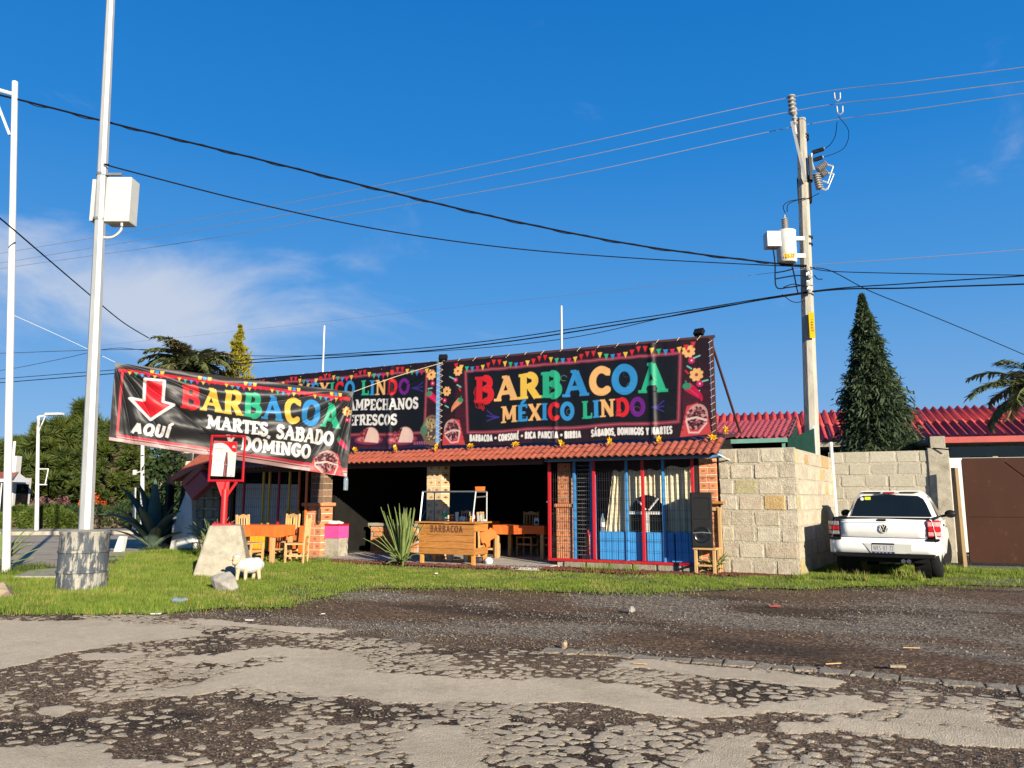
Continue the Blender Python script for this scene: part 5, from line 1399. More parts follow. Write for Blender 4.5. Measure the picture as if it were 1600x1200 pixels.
# ---------------------------------------------------------------- small things on and at the front
def spot(name, label, P, aim):
    t = thing(name, label, 'floodlight', P)
    MB().box((0, -.02, .10), (.20, .10, .14), mx=Matrix.Rotation(R(-35), 4, 'X')).build('housing', M['black'], t, bevel=.01)
    MB().box((0, .03, .03), (.05, .05, .10)).build('bracket', M['black'], t)
    t.rotation_euler = (0, 0, -YAW + aim); t['group'] = 'floodlights on the banner frame'
    return t
spot('floodlight', 'black floodlight on the top right corner of the banner frame', L(-.28, -.02, 4.62), R(-15))
spot('floodlight', 'black floodlight on the frame between the two roof banners', L(-6.28, -.05, 4.60), R(20))
# yellow ribbon bows along the top of the eave
rd = random.Random(3)
def bow_mesh():
    b = MB()
    for k in range(7):
        a = k * 6.283 / 7; ca, sa = math.cos(a), math.sin(a)
        pts = [(0, 0, 0), (.05 * ca - .02 * sa, -.05, .05 * sa + .02 * ca), (.105 * ca, -.03, .085 * sa), (.05 * ca + .025 * sa, -.02, .05 * sa - .025 * ca)]
        b.add(pts, [(0, 1, 2, 3)]); b.add([(x * .7, y - .03, z * .7) for x, y, z in pts], [(0, 1, 2, 3)])
    return b.mesh('ribbon_bow', M['yellow_bow'])
bm_ = bow_mesh()
bows = [(557, 702, 'leftmost bow, beside the edge of the hanging banner'), (620, 700, 'bow under the two printed tacos of the left banner'), (684, 699, 'bow on the eave under the gap between the two banners'), (736, 697, 'bow under the word BARBACOA at the left of the small line'),
        (806, 694.5, 'bow under the word PANCITA'), (878, 692.5, 'bow under the gap before the word SÁBADOS'), (953, 690.5, 'bow under the word DOMINGOS'), (1031, 688, 'bow under the word MARTES'), (1113, 683.5, 'bow at the bottom right corner of the right banner'), (1134, 672, 'bow at the foot of the banner frame strut')]
for px, py, lb in bows:
    yl = -.14 if px < 1130 else 1.75
    x, z = fp(px, py, yl)
    o = bpy.data.objects.new('ribbon_bow', bm_); COL.objects.link(o)
    o.location = L(x, yl, z); o.rotation_euler = (rd.uniform(-.3, .3), rd.uniform(0, 6.28), -YAW + rd.uniform(-.5, .5)); o.scale = (1.1, 1.1, .75)
    tag(o, 'yellow ribbon ' + lb, 'bow', 'yellow ribbon bows along the eave')
# curtains
def curtain(label, x0, x1, z0, z1, y, folds, seed, taper=0.0):
    nx, nz = 60, 14
    X, Zz = np.meshgrid(np.linspace(0, 1, nx), np.linspace(0, 1, nz))
    d = .022 * np.sin(X * folds * 6.28 + 1.5 * fbm(X * 3, Zz, seed)) + .02 * fbm(X * 6, Zz * 3, seed)
    xx = x0 + (x1 - x0) * X + taper * (1 - Zz) * (1 - X) * -1
    V = np.stack([xx, y + d, z0 + (z1 - z0) * Zz + .02 * np.sin(X * 9) * (Zz > .9)], -1)
    o = place_loc(np_mesh('curtain', V.reshape(-1, 3), grid_faces(nz, nx), M['curtain'], smooth=True))
    tag(o, label, 'curtain', 'curtains behind the blue grille')
curtain('cream curtain flaring out at the bottom, left of the arched window', -2.20, -1.91, .74, 1.98, .15, 4, 1, .18)
curtain('cream curtain above and left of the arched window', -1.90, -1.49, .74, 1.98, .16, 4, 2)
curtain('cream curtain hanging behind the middle red post over the arch', -1.48, -1.07, .74, 1.99, .155, 4, 3)
curtain('cream curtain hanging behind the black speaker', -1.06, -.40, .70, 2.04, .15, 5, 4)
V = []
# sheet behind the left grille
nx, nz = 80, 20
X, Zz = np.meshgrid(np.linspace(0, 1, nx), np.linspace(0, 1, nz))
d = .03 * fbm(X * 7, Zz * 3, 5) + .02 * np.sin(X * 30) * (1 - Zz)
V = np.stack([-13.0 + 2.25 * X, .22 + d, .72 + 1.10 * Zz - .05 * X * Zz], -1)
o = place_loc(np_mesh('sheet', V.reshape(-1, 3), grid_faces(nz, nx), M['sheet'], smooth=True))
tag(o, 'pale sheet hung behind the mesh of the left-hand grille', 'sheet')
# fire extinguisher and bottle behind the grille
fe = floc('fire_extinguisher', 'red fire extinguisher behind the narrow louvre in the blue grille', 'fire extinguisher', -2.83, .32, .22)
MB().lathe([(.075, 0), (.08, .03), (.08, .40), (.05, .47), (.025, .50), (.02, .53)], n=14).build('cylinder', M['red_paint'], fe, smooth=True)
MB().box((.02, -.02, .56), (.05, .03, .06)).box((.06, -.02, .60), (.10, .03, .015)).build('valve', M['black'], fe)
MB().tube([(.02, -.03, .55), (-.10, -.05, .48), (-.11, -.06, .3), (-.09, -.06, .14)], .011, 6).build('hose', M['black'], fe)
MB().box((0, -.083, .26), (.08, .006, .11)).build('label_plate', M['label_yellow'], fe)
MB().box((0, 0, -.06), (.22, .2, .12)).build('stand', M['concrete'], fe)
def bottle(name, label, cat, P, h, r, m, capm, group=None, band=None, rz=0):
    t = thing(name, label, cat, P, rz, group)
    MB().lathe([(r * .9, 0), (r, h * .04), (r, h * .58), (r * .85, h * .68), (r * .36, h * .84), (r * .32, h * .93)], n=12).build('body', M[m], t, smooth=True)
    MB().lathe([(r * .38, h * .93), (r * .38, h)], n=10).build('cap', M[capm], t)
    if band: MB().lathe([(r * 1.03, h * .25), (r * 1.03, h * .52)], n=12).build('paper_label', M[band], t)
    return t
bottle('plastic_bottle', 'clear plastic bottle behind the mesh beside the second red post', 'bottle', L(-2.43, .12, .74), .36, .05, 'bottle_clear', 'blue_paint', band='plastic_white')
# speaker on a stool
def chair_legs(): pass
st = floc('wooden_stool', 'raw wooden stool carrying the black speaker', 'stool', -.20, -.27, 0, R(-4))
MB().box((0, 0, .475), (.44, .38, .035)).build('seat', M['wood_raw'], st, bevel=.006)
for sx in (-1, 1):
    for sy in (-1, 1):
        MB().box((sx * .175, sy * .15, .23), (.055, .05, .46)).build('leg', M['wood_raw'], st, bevel=.005)
MB().box((.195, .22, .62), (.06, .05, 1.24)).build('back_post', M['wood_raw'], st, bevel=.005)
MB().box((.02, .23, 1.21), (.44, .03, .07)).build('back_rail', M['wood_raw'], st, bevel=.005)
for z in (.17, .23): MB().box((0, -.15 if z < .2 else .15, z), (.32, .03, .035)).build('stretcher', M['wood_raw'], st)
for sx in (-1, 1): MB().box((sx * .175, 0, .2), (.03, .26, .035)).build('stretcher', M['wood_raw'], st)
spk = floc('loudspeaker', 'tall black loudspeaker standing on the wooden stool', 'speaker', -.29, -.25, .495, R(14))
hw, hd, hh = .20, .19, 1.03
MB().prism([(-hw, -hd), (hw, -hd), (hw * .82, hd), (-hw * .82, hd)], 0, hh, 'z').build('cabinet', M['black'], spk, bevel=.015)
MB().box((0, -hd - .004, hh / 2), (2 * hw - .03, .012, hh - .04)).build('baffle', M['black_mesh'], spk, bevel=.01)
hn = MB(); 
o0 = [(-.15, -hd - .012, .93), (.15, -hd - .012, .93), (.15, -hd - .012, .52), (-.15, -hd - .012, .52)]
o1 = [(-.05, -hd + .001, .80), (.05, -hd + .001, .80), (.05, -hd + .001, .64), (-.05, -hd + .001, .64)]
hn.add(o0 + o1, [(0, 1, 5, 4), (1, 2, 6, 5), (2, 3, 7, 6), (3, 0, 4, 7), (4, 5, 6, 7)]).build('horn', M['black_gloss'], spk)
MB().lathe([(.155, 0), (.155, .012), (.14, .02), (.10, .004), (.05, .012), (.01, .02)], n=24, mx=Matrix.Translation((0, -hd - .006, .24)) @ Matrix.Rotation(R(90), 4, 'X')).build('woofer', M['black_gloss'], spk, smooth=True)
MB().tube([(-.17, -hd - .02, .27), (0, -hd - .03, .285), (.17, -hd - .02, .27)], .010, 5).build('trim_bar', M['steel'], spk)
MB().tube([(.185, -.05, .42), (.20, -.02, .46), (.185, .03, .50)], .012, 5).build('handle', M['black'], spk)
wt = floc('wooden_tray', 'small brown wooden ledge on the brick pillar above the speaker stool', 'shelf', -.02, -.1, 1.33)
MB().box((.03, 0, 0), (.22, .16, .05)).build('board', M['wood_h'], wt, bevel=.01)

# food counter with its glass case
ca = floc('food_counter', 'wooden counter lettered BARBACOA with a glass case on top', 'counter', -5.575, -.64)
W2, D2 = .69, .29
zs = [.235, .36, .50, .64, .775, .885]
for i in range(5):
    MB().box((0, -D2, (zs[i] + zs[i + 1]) / 2), (2 * W2, .03, zs[i + 1] - zs[i] - .006)).build('board', M['wood_h'], ca, bevel=.004)
for s_ in (-1, 1):
    MB().box((s_ * W2, 0.0, .31), (.03, 2 * D2 - .04, .14)).build('side_board', M['wood_h'], ca, bevel=.004)
    MB().box((s_ * W2, 0.0, .80), (.03, 2 * D2 - .04, .16)).build('side_board', M['wood_h'], ca, bevel=.004)
    for y in (-D2 + .05, D2 - .03):
        MB().box((s_ * (W2 - .05), y, .44), (.075, .065, .88)).build('leg', M['wood'], ca, bevel=.006)
MB().box((0, .0, .33), (2 * W2 - .06, 2 * D2 - .08, .03)).build('shelf', M['wood_h'], ca)
MB().box((.0, -.01, .905), (2 * W2 + .14, 2 * D2 + .14, .035)).build('top', M['wood_h'], ca, bevel=.006)
# burnt lettering on the front
def stroke_letters(name, t, x0, x1, z0, h, y, m, parent, w=.11, axis='front', gap=.1):
    tot = sum(GL[c][0] for c in t) + gap * (len(t) - 1); k = (x1 - x0) / tot; x = x0; b = MB(); e = 0
    for c in t:
        for q, pts in GL[c][1]:
            for p, r in zip(pts[:-1], pts[1:]):
                a = Vector((x + p[0] * k, z0 + p[1] * h)); bb = Vector((x + r[0] * k, z0 + r[1] * h)); d = bb - a
                if d.length < 1e-5: continue
                n = Vector((-d.y, d.x)).normalized() * w * h / 2; u = d.normalized() * w * h * .3
                yy = y - e * .00004; e += 1
                b.add([((a - n - u).x, yy, (a - n - u).y), ((bb - n + u).x, yy, (bb - n + u).y), ((bb + n + u).x, yy, (bb + n + u).y), ((a + n - u).x, yy, (a + n - u).y)], [(0, 1, 2, 3)])
        x += (GL[c][0] + gap) * k
    return b.build(name, m, parent, kind='stuff')
stroke_letters('lettering', 'BARBACOA', -.40, .42, .70, .135, -D2 - .0175, M['burnt'], ca, .20)
# glass case
fr_ = []
zt = 1.555; zb = .925
cor = {'fl': ((-W2 + .02, -D2 - .02, zb), (-W2 + .02, -D2 + .08, zt)), 'fr': ((W2 - .04, -D2 - .02, zb), (W2 - .02, -D2 + .08, zt)), 'bl': ((-W2 + .02, D2 - .02, zb), (-W2 + .02, D2 - .02, zt)), 'br': ((W2 - .02, D2 - .02, zb), (W2 - .02, D2 - .02, zt))}
gc = MB().tube([cor['fl'][0], cor['fl'][1]], .020, 4).build('case_frame', M['steel'], ca)
for a, b in ((cor['fr'][0], cor['fr'][1]), (cor['bl'][0], cor['bl'][1]), (cor['br'][0], cor['br'][1]), (cor['fl'][1], cor['fr'][1]), (cor['bl'][1], cor['br'][1]), (cor['fl'][1], cor['bl'][1]), (cor['fr'][1], cor['br'][1])):
    MB().tube([a, b], .017, 4).build('frame_bar', M['steel'], gc)
MB().tube([Vector(cor['fr'][1]) + Vector((0, 0, -.12)), Vector(cor['br'][1]) + Vector((0, 0, -.10))], .014, 4).build('frame_bar', M['steel'], gc)
MB().quad(cor['fl'][0], cor['fr'][0], cor['fr'][1], cor['fl'][1]).build('pane', M['glass'], gc)
MB().quad(cor['fl'][0], cor['bl'][0], cor['bl'][1], cor['fl'][1]).build('pane', M['glass'], gc)
MB().quad(cor['fl'][1], cor['fr'][1], cor['br'][1], cor['bl'][1]).build('pane', M['glass'], gc)
def onc(x, y, z=.923): return L(-5.575 + x, -.64 + y, z)
grp = 'condiments in the glass case'
bottle('soda_bottle', 'large clear bottle with a green label in the glass case', 'bottle', onc(-.16, -.10), .37, .058, 'bottle_clear', 'label_green', band='label_green')
jr = thing('sauce_jar', 'sauce jar with a yellow lid in the glass case', 'jar', onc(.03, -.12)); MB().lathe([(.055, 0), (.06, .02), (.06, .10), (.05, .12)], n=14).build('jar_body', M['sauce_red'], jr, smooth=True); MB().lathe([(.062, .12), (.062, .15)], n=14).build('lid', M['label_yellow'], jr)
cu = tag(MB().lathe([(.032, 0), (.042, .20)], n=14).build('cup_stack', M['plastic_white'], None, smooth=True), 'stack of white foam cups beside the yellow-lidded jar', 'cups'); cu.location = onc(.16, -.13)
nb = thing('napkin_pile', 'crumpled white napkins behind the foam cup stack', 'napkins', onc(.27, -.05)); MB().ball((0, 0, .05), (.09, .06, .06), 12, 8, jit=.12, seed=3).build('paper', M['plastic_white'], nb)
tc_ = tag(MB().lathe([(.03, 0), (.036, .08), (.03, .085)], n=12).build('white_cup', M['plastic_white'], None, smooth=True), 'small white tub in front of the napkins', 'tub'); tc_.location = onc(.33, -.14)
bottle('sauce_bottle', 'thin dark sauce bottle nearest the white tub', 'bottle', onc(.44, -.06), .21, .024, 'light_smoke', 'steel')
bottle('sauce_bottle', 'small amber sauce bottle with a yellow label', 'bottle', onc(.50, -.14), .17, .026, 'sauce_amber', 'label_yellow', band='label_yellow')
bottle('sauce_bottle', 'tallest sauce bottle with a pale label and red sauce', 'bottle', onc(.57, -.12), .25, .027, 'sauce_red', 'label_yellow', band='sheet')
bottle('sauce_bottle', 'slim sauce bottle with a green cap', 'bottle', onc(.64, -.06), .20, .021, 'bottle_clear', 'label_green')
gl_ = tag(MB().lathe([(.034, 0), (.048, .17)], n=14).build('drinking_glass', M['bottle_clear'], None, smooth=True), 'empty drinking glass at the right end of the counter', 'glass'); gl_.location = onc(.62, .12)
pn_ = tag(MB().box((0, 0, .02), (.14, .10, .04)).build('napkin_holder', M['plastic_white'], None, bevel=.01), 'white napkin holder at the right rear corner of the counter', 'napkin holder'); pn_.location = onc(.60, .25); pn_.rotation_euler = (0, 0, -YAW)
ob = tag(MB().prism([(-.085, 0), (.085, 0), (.095, .09), (-.095, .09)], -.06, .06).build('orange_tub', M['orange_paint'], None, bevel=.005), 'small orange tub on top of the glass case', 'tub'); ob.location = onc(.60, .10, zt + .02); ob.rotation_euler = (0, 0, -YAW)
# orange cloth hanging from the corner of the counter
b = MB(); nxx = 12
pts = [(-.16, .03), (-.02, .06), (.03, .02), (.07, .08), (.22, .0), (.24, -.10), (.09, -.2), (.10, -.32), (.02, -.36), (-.02, -.26), (-.10, -.27), (-.16, -.10)]
b.prism(pts, -.02, .02); oc = tag(b.build('orange_cloth', M['orange_cloth'], None, bevel=.015), 'orange cloth draped over the rear right leg of the food counter', 'cloth')
oc.location = L(-4.87, -.42, .72); oc.rotation_euler = (0, R(4), -YAW + R(50))
# clutter under the counter
for i, (x, y, lb, m_, r, h) in enumerate([(-.35, .1, 'white bucket under the left part of the food counter', 'plastic_white', .09, .2), (.05, .15, 'white tub under the middle of the food counter', 'plastic_white', .08, .18), (.22, .1, 'yellow tub under the food counter', 'label_yellow', .08, .19)]):
    o = tag(MB().lathe([(r * .85, 0), (r, h), (r * 1.06, h), (r * 1.06, h + .015), (r * .2, h + .02)], n=14).build('bucket', M[m_], None, smooth=True), lb, 'bucket', 'buckets under the food counter'); o.location = L(-5.575 + x, -.3 + y, .03)
bg_ = tag(MB().ball((0, 0, .06), (.16, .11, .07), 12, 8, jit=.14, seed=8).build('bag', M['purple_dark'], None), 'dark crumpled bag under the right end of the food counter', 'bag'); bg_.location = L(-5.1, -.35, .03)
wb = tag(MB().ball((0, 0, .06), (.09, .09, .08), 12, 8, jit=.1, seed=9).build('bag', M['plastic_white'], None), 'white plastic bag by the right leg of the food counter', 'bag'); wb.location = L(-4.82, -.42, .03)

# tables and chairs
def make_chair(name, label, loc, rz, m='wood_raw', group='high-backed wooden chairs'):
    t = thing(name, label, 'chair', loc, rz, group)
    mm = M[m]
    MB().box((0, 0, .445), (.42, .42, .035)).build('seat', mm, t, bevel=.006)
    for sx in (-1, 1):
        MB().tube([(sx * .19, -.19, 0), (sx * .195, -.185, .22), (sx * .19, -.19, .45)], [.026, .032, .028], 5).build('leg', mm, t)
        MB().tube([(sx * .19, .19, 0), (sx * .19, .195, .45), (sx * .19, .235, 1.06)], .028, 5).build('rear_post', mm, t)
        MB().box((sx * .19, 0, .20), (.03, .36, .04)).build('stretcher', mm, t)
    MB().box((0, -.19, .28), (.36, .03, .045)).build('stretcher', mm, t); MB().box((0, .19, .25), (.36, .03, .045)).build('stretcher', mm, t)
    MB().prism([(-.175, .98), (.175, .98), (.16, 1.03), (0, 1.07), (-.16, 1.03)], .215, .24).build('top_rail', mm, t)
    MB().box((0, .205, .60), (.35, .025, .05)).build('lower_rail', mm, t)
    for i in range(4):
        MB().tube([(-.12 + .08 * i, .205, .60), (-.12 + .08 * i, .226, .99)], .020, 4).build('slat', mm, t)
    return t
def make_table(name, label, clabel, loc, rz, lx, ly, h, drop):
    t = thing(name, label, 'table', loc, rz, 'tables with orange cloths')
    for sx in (-1, 1):
        for sy in (-1, 1):
            MB().box((sx * (lx / 2 - .06), sy * (ly / 2 - .06), (h - .04) / 2), (.085, .085, h - .04)).build('leg', M['wood_raw'], t, bevel=.006)
    MB().box((0, 0, h - .025), (lx, ly, .045)).build('tabletop', M['wood_raw'], t)
    c = MB(); a, b_ = lx / 2 + .015, ly / 2 + .015
    n = 14
    ring = []
    for (p, q) in (((-a, -b_), (a, -b_)), ((a, -b_), (a, b_)), ((a, b_), (-a, b_)), ((-a, b_), (-a, -b_))):
        for i in range(n): ring.append((p[0] + (q[0] - p[0]) * i / n, p[1] + (q[1] - p[1]) * i / n))
    m_ = len(ring); rdd = random.Random(int(lx * 100))
    lo = [(x * (1 + .012 * math.sin(i * 1.3)), y * (1 + .03 * math.sin(i * 1.3)), h + .004 - drop * (1 + .06 * math.sin(i * .45))) for i, (x, y) in enumerate(ring)]
    c.add([(x, y, h + .004) for x, y in ring] + lo, [tuple(range(m_))] + [(i, m_ + i, m_ + (i + 1) % m_, (i + 1) % m_) for i in range(m_)])
    o = c.build('tablecloth', M['orange_cloth']); o.location = loc; o.rotation_euler = (0, 0, rz)
    tag(o, clabel, 'tablecloth', 'orange tablecloths')
    return t
tp = L(-9.62, -2.26)
make_table('dining_table', 'wooden table under an orange cloth on the lawn beside the red sign stand', 'bright orange cloth draped over the table on the lawn', tp, -YAW + R(6), 1.35, .72, .83, .24)
make_chair('wooden_chair', 'high-backed wooden chair at the right end of the table on the lawn, slats facing left', L(-8.60, -2.16), -YAW + R(-62))
make_chair('wooden_chair', 'wooden chair behind the table on the lawn, only its back rising above the orange cloth', L(-9.45, -1.62), -YAW + R(0))
make_chair('wooden_chair', 'wooden chair pushed under the front of the table on the lawn', L(-9.55, -2.62) + Vector((0, .1, 0)), -YAW + R(96))
make_table('dining_table', 'table under an orange cloth inside the dark hall behind the food counter', 'orange cloth half in shadow on the table inside the hall', L(-4.85, 1.45, .03), -YAW, 1.3, .8, .76, .2)
make_chair('wooden_chair', 'wooden chair at the left of the table inside the hall', L(-5.75, 1.3, .03), -YAW + R(100))
make_chair('wooden_chair', 'wooden chair at the right end of the table inside the hall, catching the sun', L(-3.92, 1.35, .03), -YAW + R(-75))
make_chair('wooden_chair', 'wooden chair behind the table inside the hall, hidden in the dark', L(-5.15, 2.15, .03), -YAW)
make_chair('wooden_chair', 'wooden chair deep in the hall right of the hidden one', L(-4.5, 2.2, .03), -YAW)
make_table('dining_table', 'table under an orange cloth deep in the hall behind the snake plant', 'orange cloth on the dim table deep in the hall', L(-7.6, 4.2, .03), -YAW, 1.6, .8, .76, .2)
make_chair('wooden_chair', 'wooden chair at the dim table deep in the hall', L(-7.5, 3.5, .03), -YAW + R(180))
mo = thing('menu_holder', 'small white and black card standing on the hall table', 'card', L(-4.5, 1.3, .80), -YAW)
MB().box((0, 0, .08), (.12, .01, .16)).build('card', M['plastic_white'], mo); MB().prism(arc(0, .03, .04, .07, 0, 180, 10), -.009, -.0055).build('print', M['black'], mo)
cl = thing('cool_box', 'blue plastic box on the floor deep in the dark hall', 'box', L(-8.0, 2.6, .03), -YAW); MB().box((0, 0, .3), (.7, .4, .6)).build('body', M['blue_plastic'], cl, bevel=.02); MB().box((0, 0, .63), (.74, .44, .07)).build('lid', M['plastic_white'], cl, bevel=.01)
for i, (x, y) in enumerate(((-9.35, 2.15), (-9.0, 2.2))):
    p_ = thing('clay_pot', ['dark stacked baskets on the left of the brick counter', 'dark basket on the middle of the brick counter'][i], 'basket', L(x, y, .765))
    for k in range(3): MB().lathe([(.10, .10 * k), (.14, .10 * k + .04), (.13, .10 * k + .085)], n=12).build('tier', M['wood_dark'], p_, smooth=True)
# pedestal with pink band
pk = floc('pedestal', 'grey concrete pedestal with a pink painted upper half beside the left brick pillar', 'pedestal', -9.33, .02)
MB().box((0, 0, .23), (.46, .34, .46)).build('base', M['concrete'], pk, bevel=.01)
MB().box((0, -.003, .60), (.47, .36, .30)).build('pink_band', M['pink'], pk, bevel=.01)
MB().box((0, 0, .775), (.48, .37, .045)).build('lid', M['red_paint'], pk, bevel=.01)
cg = tag(MB().ball((0, 0, .02), (.20, .14, .05), 14, 8, jit=.15, seed=4).build('cloth', M['plastic_white'], None), 'crumpled white cloth lying on the pink pedestal', 'cloth'); cg.location = L(-9.35, .0, .80)
vs_ = thing('carved_figure', 'dark wooden figure fixed to the left brick pillar beside the pink pedestal', 'figure', L(-9.60, -.33, .80)); MB().lathe([(.02, 0), (.05, .06), (.045, .22), (.03, .28), (.045, .33), (.02, .40)], n=10).build('body', M['wood_dark'], vs_, smooth=True)
# bottle hanging from the banner corner
hb_ = at(540, 766, 16.9)
hb = bottle('hanging_bottle', 'clear plastic bottle of water hung as a weight from the hanging banner corner', 'bottle', hb_, .38, .05, 'bottle_clear', 'plastic_white')
MB().tube([(0, 0, .38), (BR - hb_) * .5 + Vector((0, 0, .2)), BR - hb_], .005, 4).build('cord', M['rope'], hb)

# ---------------------------------------------------------------- sign stand on its concrete base
cb = thing('concrete_plinth', 'tapered concrete block on the lawn carrying the red sign stand', 'plinth', (-5.34, 14.62, 0), R(14))
b = MB(); h = .92
lo = [(-.50, -.50), (.50, -.50), (.50, .50), (-.50, .50)]; hi = [(-.27, -.27), (.27, -.27), (.27, .27), (-.27, .27)]
b.add([(x, y, -.03) for x, y in lo] + [(x, y, h) for x, y in hi], [(0, 1, 5, 4), (1, 2, 6, 5), (2, 3, 7, 6), (3, 0, 4, 7), (4, 5, 6, 7), (3, 2, 1, 0)])
b.build('block', M['concrete'], cb, bevel=.03)
SG = Vector((-5.40, 14.62, .92))
sg = thing('sign_stand', 'red steel stand with a square frame on the tapered concrete base', 'sign stand', SG, R(10))
MB().box((0, 0, .015), (.34, .34, .03)).build('base_plate', M['red_paint'], sg, bevel=.004)
for sx in (-1, 1):
    for sy in (-1, 1): MB().cyl((sx * .13, sy * .13, .0), (sx * .13, sy * .13, .06), .015, n=6).build('bolt', M['red_paint'], sg)
MB().cyl((0, 0, .02), (0, 0, .66), .062, n=16).build('post', M['red_paint'], sg, smooth=True)
MB().prism([(-.062, .52), (.062, .52), (.075, .80), (-.17, .80)], -.02, .02).build('gusset', M['red_paint'], sg)
MB().tube([(.05, 0, .56), (.20, 0, .80)], .028, 6).build('arm', M['red_paint'], sg)
MB().tube([(0, 0, .6), (.03, 0, .80)], .05, 8).build('arm', M['red_paint'], sg)
FW, F0, F1 = .305, .82, 1.66
for a, b_ in (((-FW, 0, F0), (FW, 0, F0)), ((-FW + .015, 0, F1), (FW + .005, 0, F1)), ((-FW, 0, F0 - .02), (-FW + .015, 0, F1 + .02)), ((FW, 0, F0 - .02), (FW + .005, 0, F1 + .02))):
    MB().tube([a, b_], .022, 4).build('frame_bar', M['red_paint'], sg)
MB().tube([(-.52, 0, F1 + .05), (.55, 0, F1 + .03)], .011, 5).build('cross_bar', M['black'], sg)
MB().tube([(-.24, -.02, F1 + .02), (-.20, -.03, F1 + .13), (-.25, -.02, F1 + .16)], .008, 4).build('wire', M['black'], sg)
# menu poster tied into the frame
NX, NY = 130, 190
cv = Canvas(-.21, .21, 0, .66, NX, NY, C(222, 222, 220))
wave = [(-.21, .66), (.21, .66), (.21, .46)] + [(.16, .462), (.13, .48), (.09, .525), (.05, .57), (.0, .605), (-.05, .622), (-.11, .625), (-.17, .612), (-.21, .60)]
cv.poly(wave, C(214, 18, 32))
cv.text('ABC' if False else 'H2', .135, .185, .555, .035, [K_WHITE], serif=False) if False else None
cv.stroke(arc(.155, .57, .02, .012, 0, 300, 8), .010, K_WHITE); cv.stroke([(.13, .545), (.15, .55), (.19, .545)], .008, K_WHITE)
cv.rect(-.19, .505, -.03, .52, C(232, 120, 130), .8); cv.rect(-.19, .525, -.05, .535, C(236, 170, 176), .8)
bt = [(.03, 0), (.03, .16), (.036, .19), (.036, .24), (.028, .28), (.024, .34), (.012, .43), (.012, .455), (.034, .455)]
bx = .035
cv.poly([(bx - .034, 0), (bx + .034, 0), (bx + .032, .18), (bx + .036, .22), (bx + .03, .28), (bx + .022, .36), (bx + .014, .43), (bx + .014, .455), (bx - .014, .455), (bx - .014, .43), (bx - .022, .36), (bx - .03, .28), (bx - .036, .22), (bx - .032, .18)], C(66, 12, 22))
cv.stroke([(bx - .008, .02), (bx - .01, .2), (bx - .004, .42)], .012, C(176, 60, 66)); cv.rect(bx - .036, .212, bx + .036, .238, C(140, 100, 108)); cv.rect(bx - .012, .455, bx + .012, .52, C(206, 214, 214))
def scrib(y, seed, x0=-.18, x1=-.03):
    rdd = random.Random(seed); x = x0
    while x < x1:
        pts = [(x + rdd.uniform(-.006, .02), y + rdd.uniform(0, .04)) for _ in range(4)]
        cv.stroke(pts, .005, C(96, 98, 104), .9); x += .03
for i, y in enumerate((.43, .355, .27, .19)): scrib(y, i + 3)
cv.rect(.06, .015, .085, .03, C(214, 60, 70)); cv.rect(.13, .015, .16, .03, C(200, 90, 100))
GX, GY = np.meshgrid(np.linspace(-.21, .21, NX), np.linspace(0, .66, NY))
V = np.stack([GX, -.03 + .015 * np.sin(GX * 9 + GY * 3) - .02 * GY, GY], -1)
V = np.concatenate([V.reshape(-1, 3)])
o = np_mesh('menu_poster', V, grid_faces(NY, NX), M['print'], col=cv.c, smooth=True)
o.location = SG + Vector((-.045, -.03, .90)); o.rotation_euler = (0, R(2.0), R(10)); sol = o.modifiers.new('thickness', 'SOLIDIFY'); sol.thickness = .004
tag(o, 'white and red menu poster with a bottle picture tied inside the red frame', 'poster')

# sheep figure
SH = Vector((-4.55, 13.5, .02))
sh = thing('sheep_figure', 'small white sheep figure standing on the lawn before the concrete base', 'sheep figure', SH, R(6))
b = MB()
b.ball((.05, .03, .25), (.215, .12, .135), 26, 16, jit=.018, seed=4); b.ball((.16, .03, .265), (.12, .115, .125), 20, 14, jit=.018, seed=6); b.ball((-.11, 0, .29), (.105, .10, .12), 20, 14, jit=.018, seed=5)
me = b.mesh('sheep_body', M['sheep_white']); bo = link('body', me, sh, smooth=True, angle=180)
rm = bo.modifiers.new('remesh', 'REMESH'); rm.mode = 'VOXEL'; rm.voxel_size = .012; rm.use_smooth_shade = True
sm_ = bo.modifiers.new('smooth', 'SMOOTH'); sm_.iterations = 4
for (x, y, tilt) in ((-.12, -.05, -.02), (.0, -.04, .0), (.20, -.02, .03), (.13, .09, -.03)):
    MB().tube([(x + tilt * .2, y, .20), (x + tilt * .5, y, .12), (x + tilt, y, .012), (x + tilt * 1.1, y, 0)], [.045, .033, .028, .033], 9).build('leg', M['sheep_skin'], sh, smooth=True)
b = MB(); b.ball((-.155, -.075, .345), (.072, .08, .078), 18, 12); b.ball((-.165, -.135, .310), (.048, .052, .048), 16, 10)
ho = b.build('head', M['sheep_skin'], sh, smooth=True, angle=180); rm = ho.modifiers.new('remesh', 'REMESH'); rm.mode = 'VOXEL'; rm.voxel_size = .007; rm.use_smooth_shade = True
MB().ball((-.15, -.06, .405), (.075, .075, .036), 14, 8, jit=.08).build('wool_cap', M['sheep_white'], ho, smooth=True)
for s_ in (-1, 1):
    MB().ball((-.155 + s_ * .105, -.065, .365), (.046, .014, .022), 10, 6).build('ear', M['sheep_skin'], ho, smooth=True)
    MB().ball((-.16 + s_ * .034, -.148, .355), .008, 8, 6).build('eye', M['black'], ho)
MB().tube([(-.19, -.183, .295), (-.165, -.189, .286), (-.14, -.183, .295)], .004, 4).build('mouth', M['wood_dark'], ho)
MB().ball((.268, .05, .26), (.02, .025, .05), 8, 6).build('tail', M['sheep_white'], sh, smooth=True)
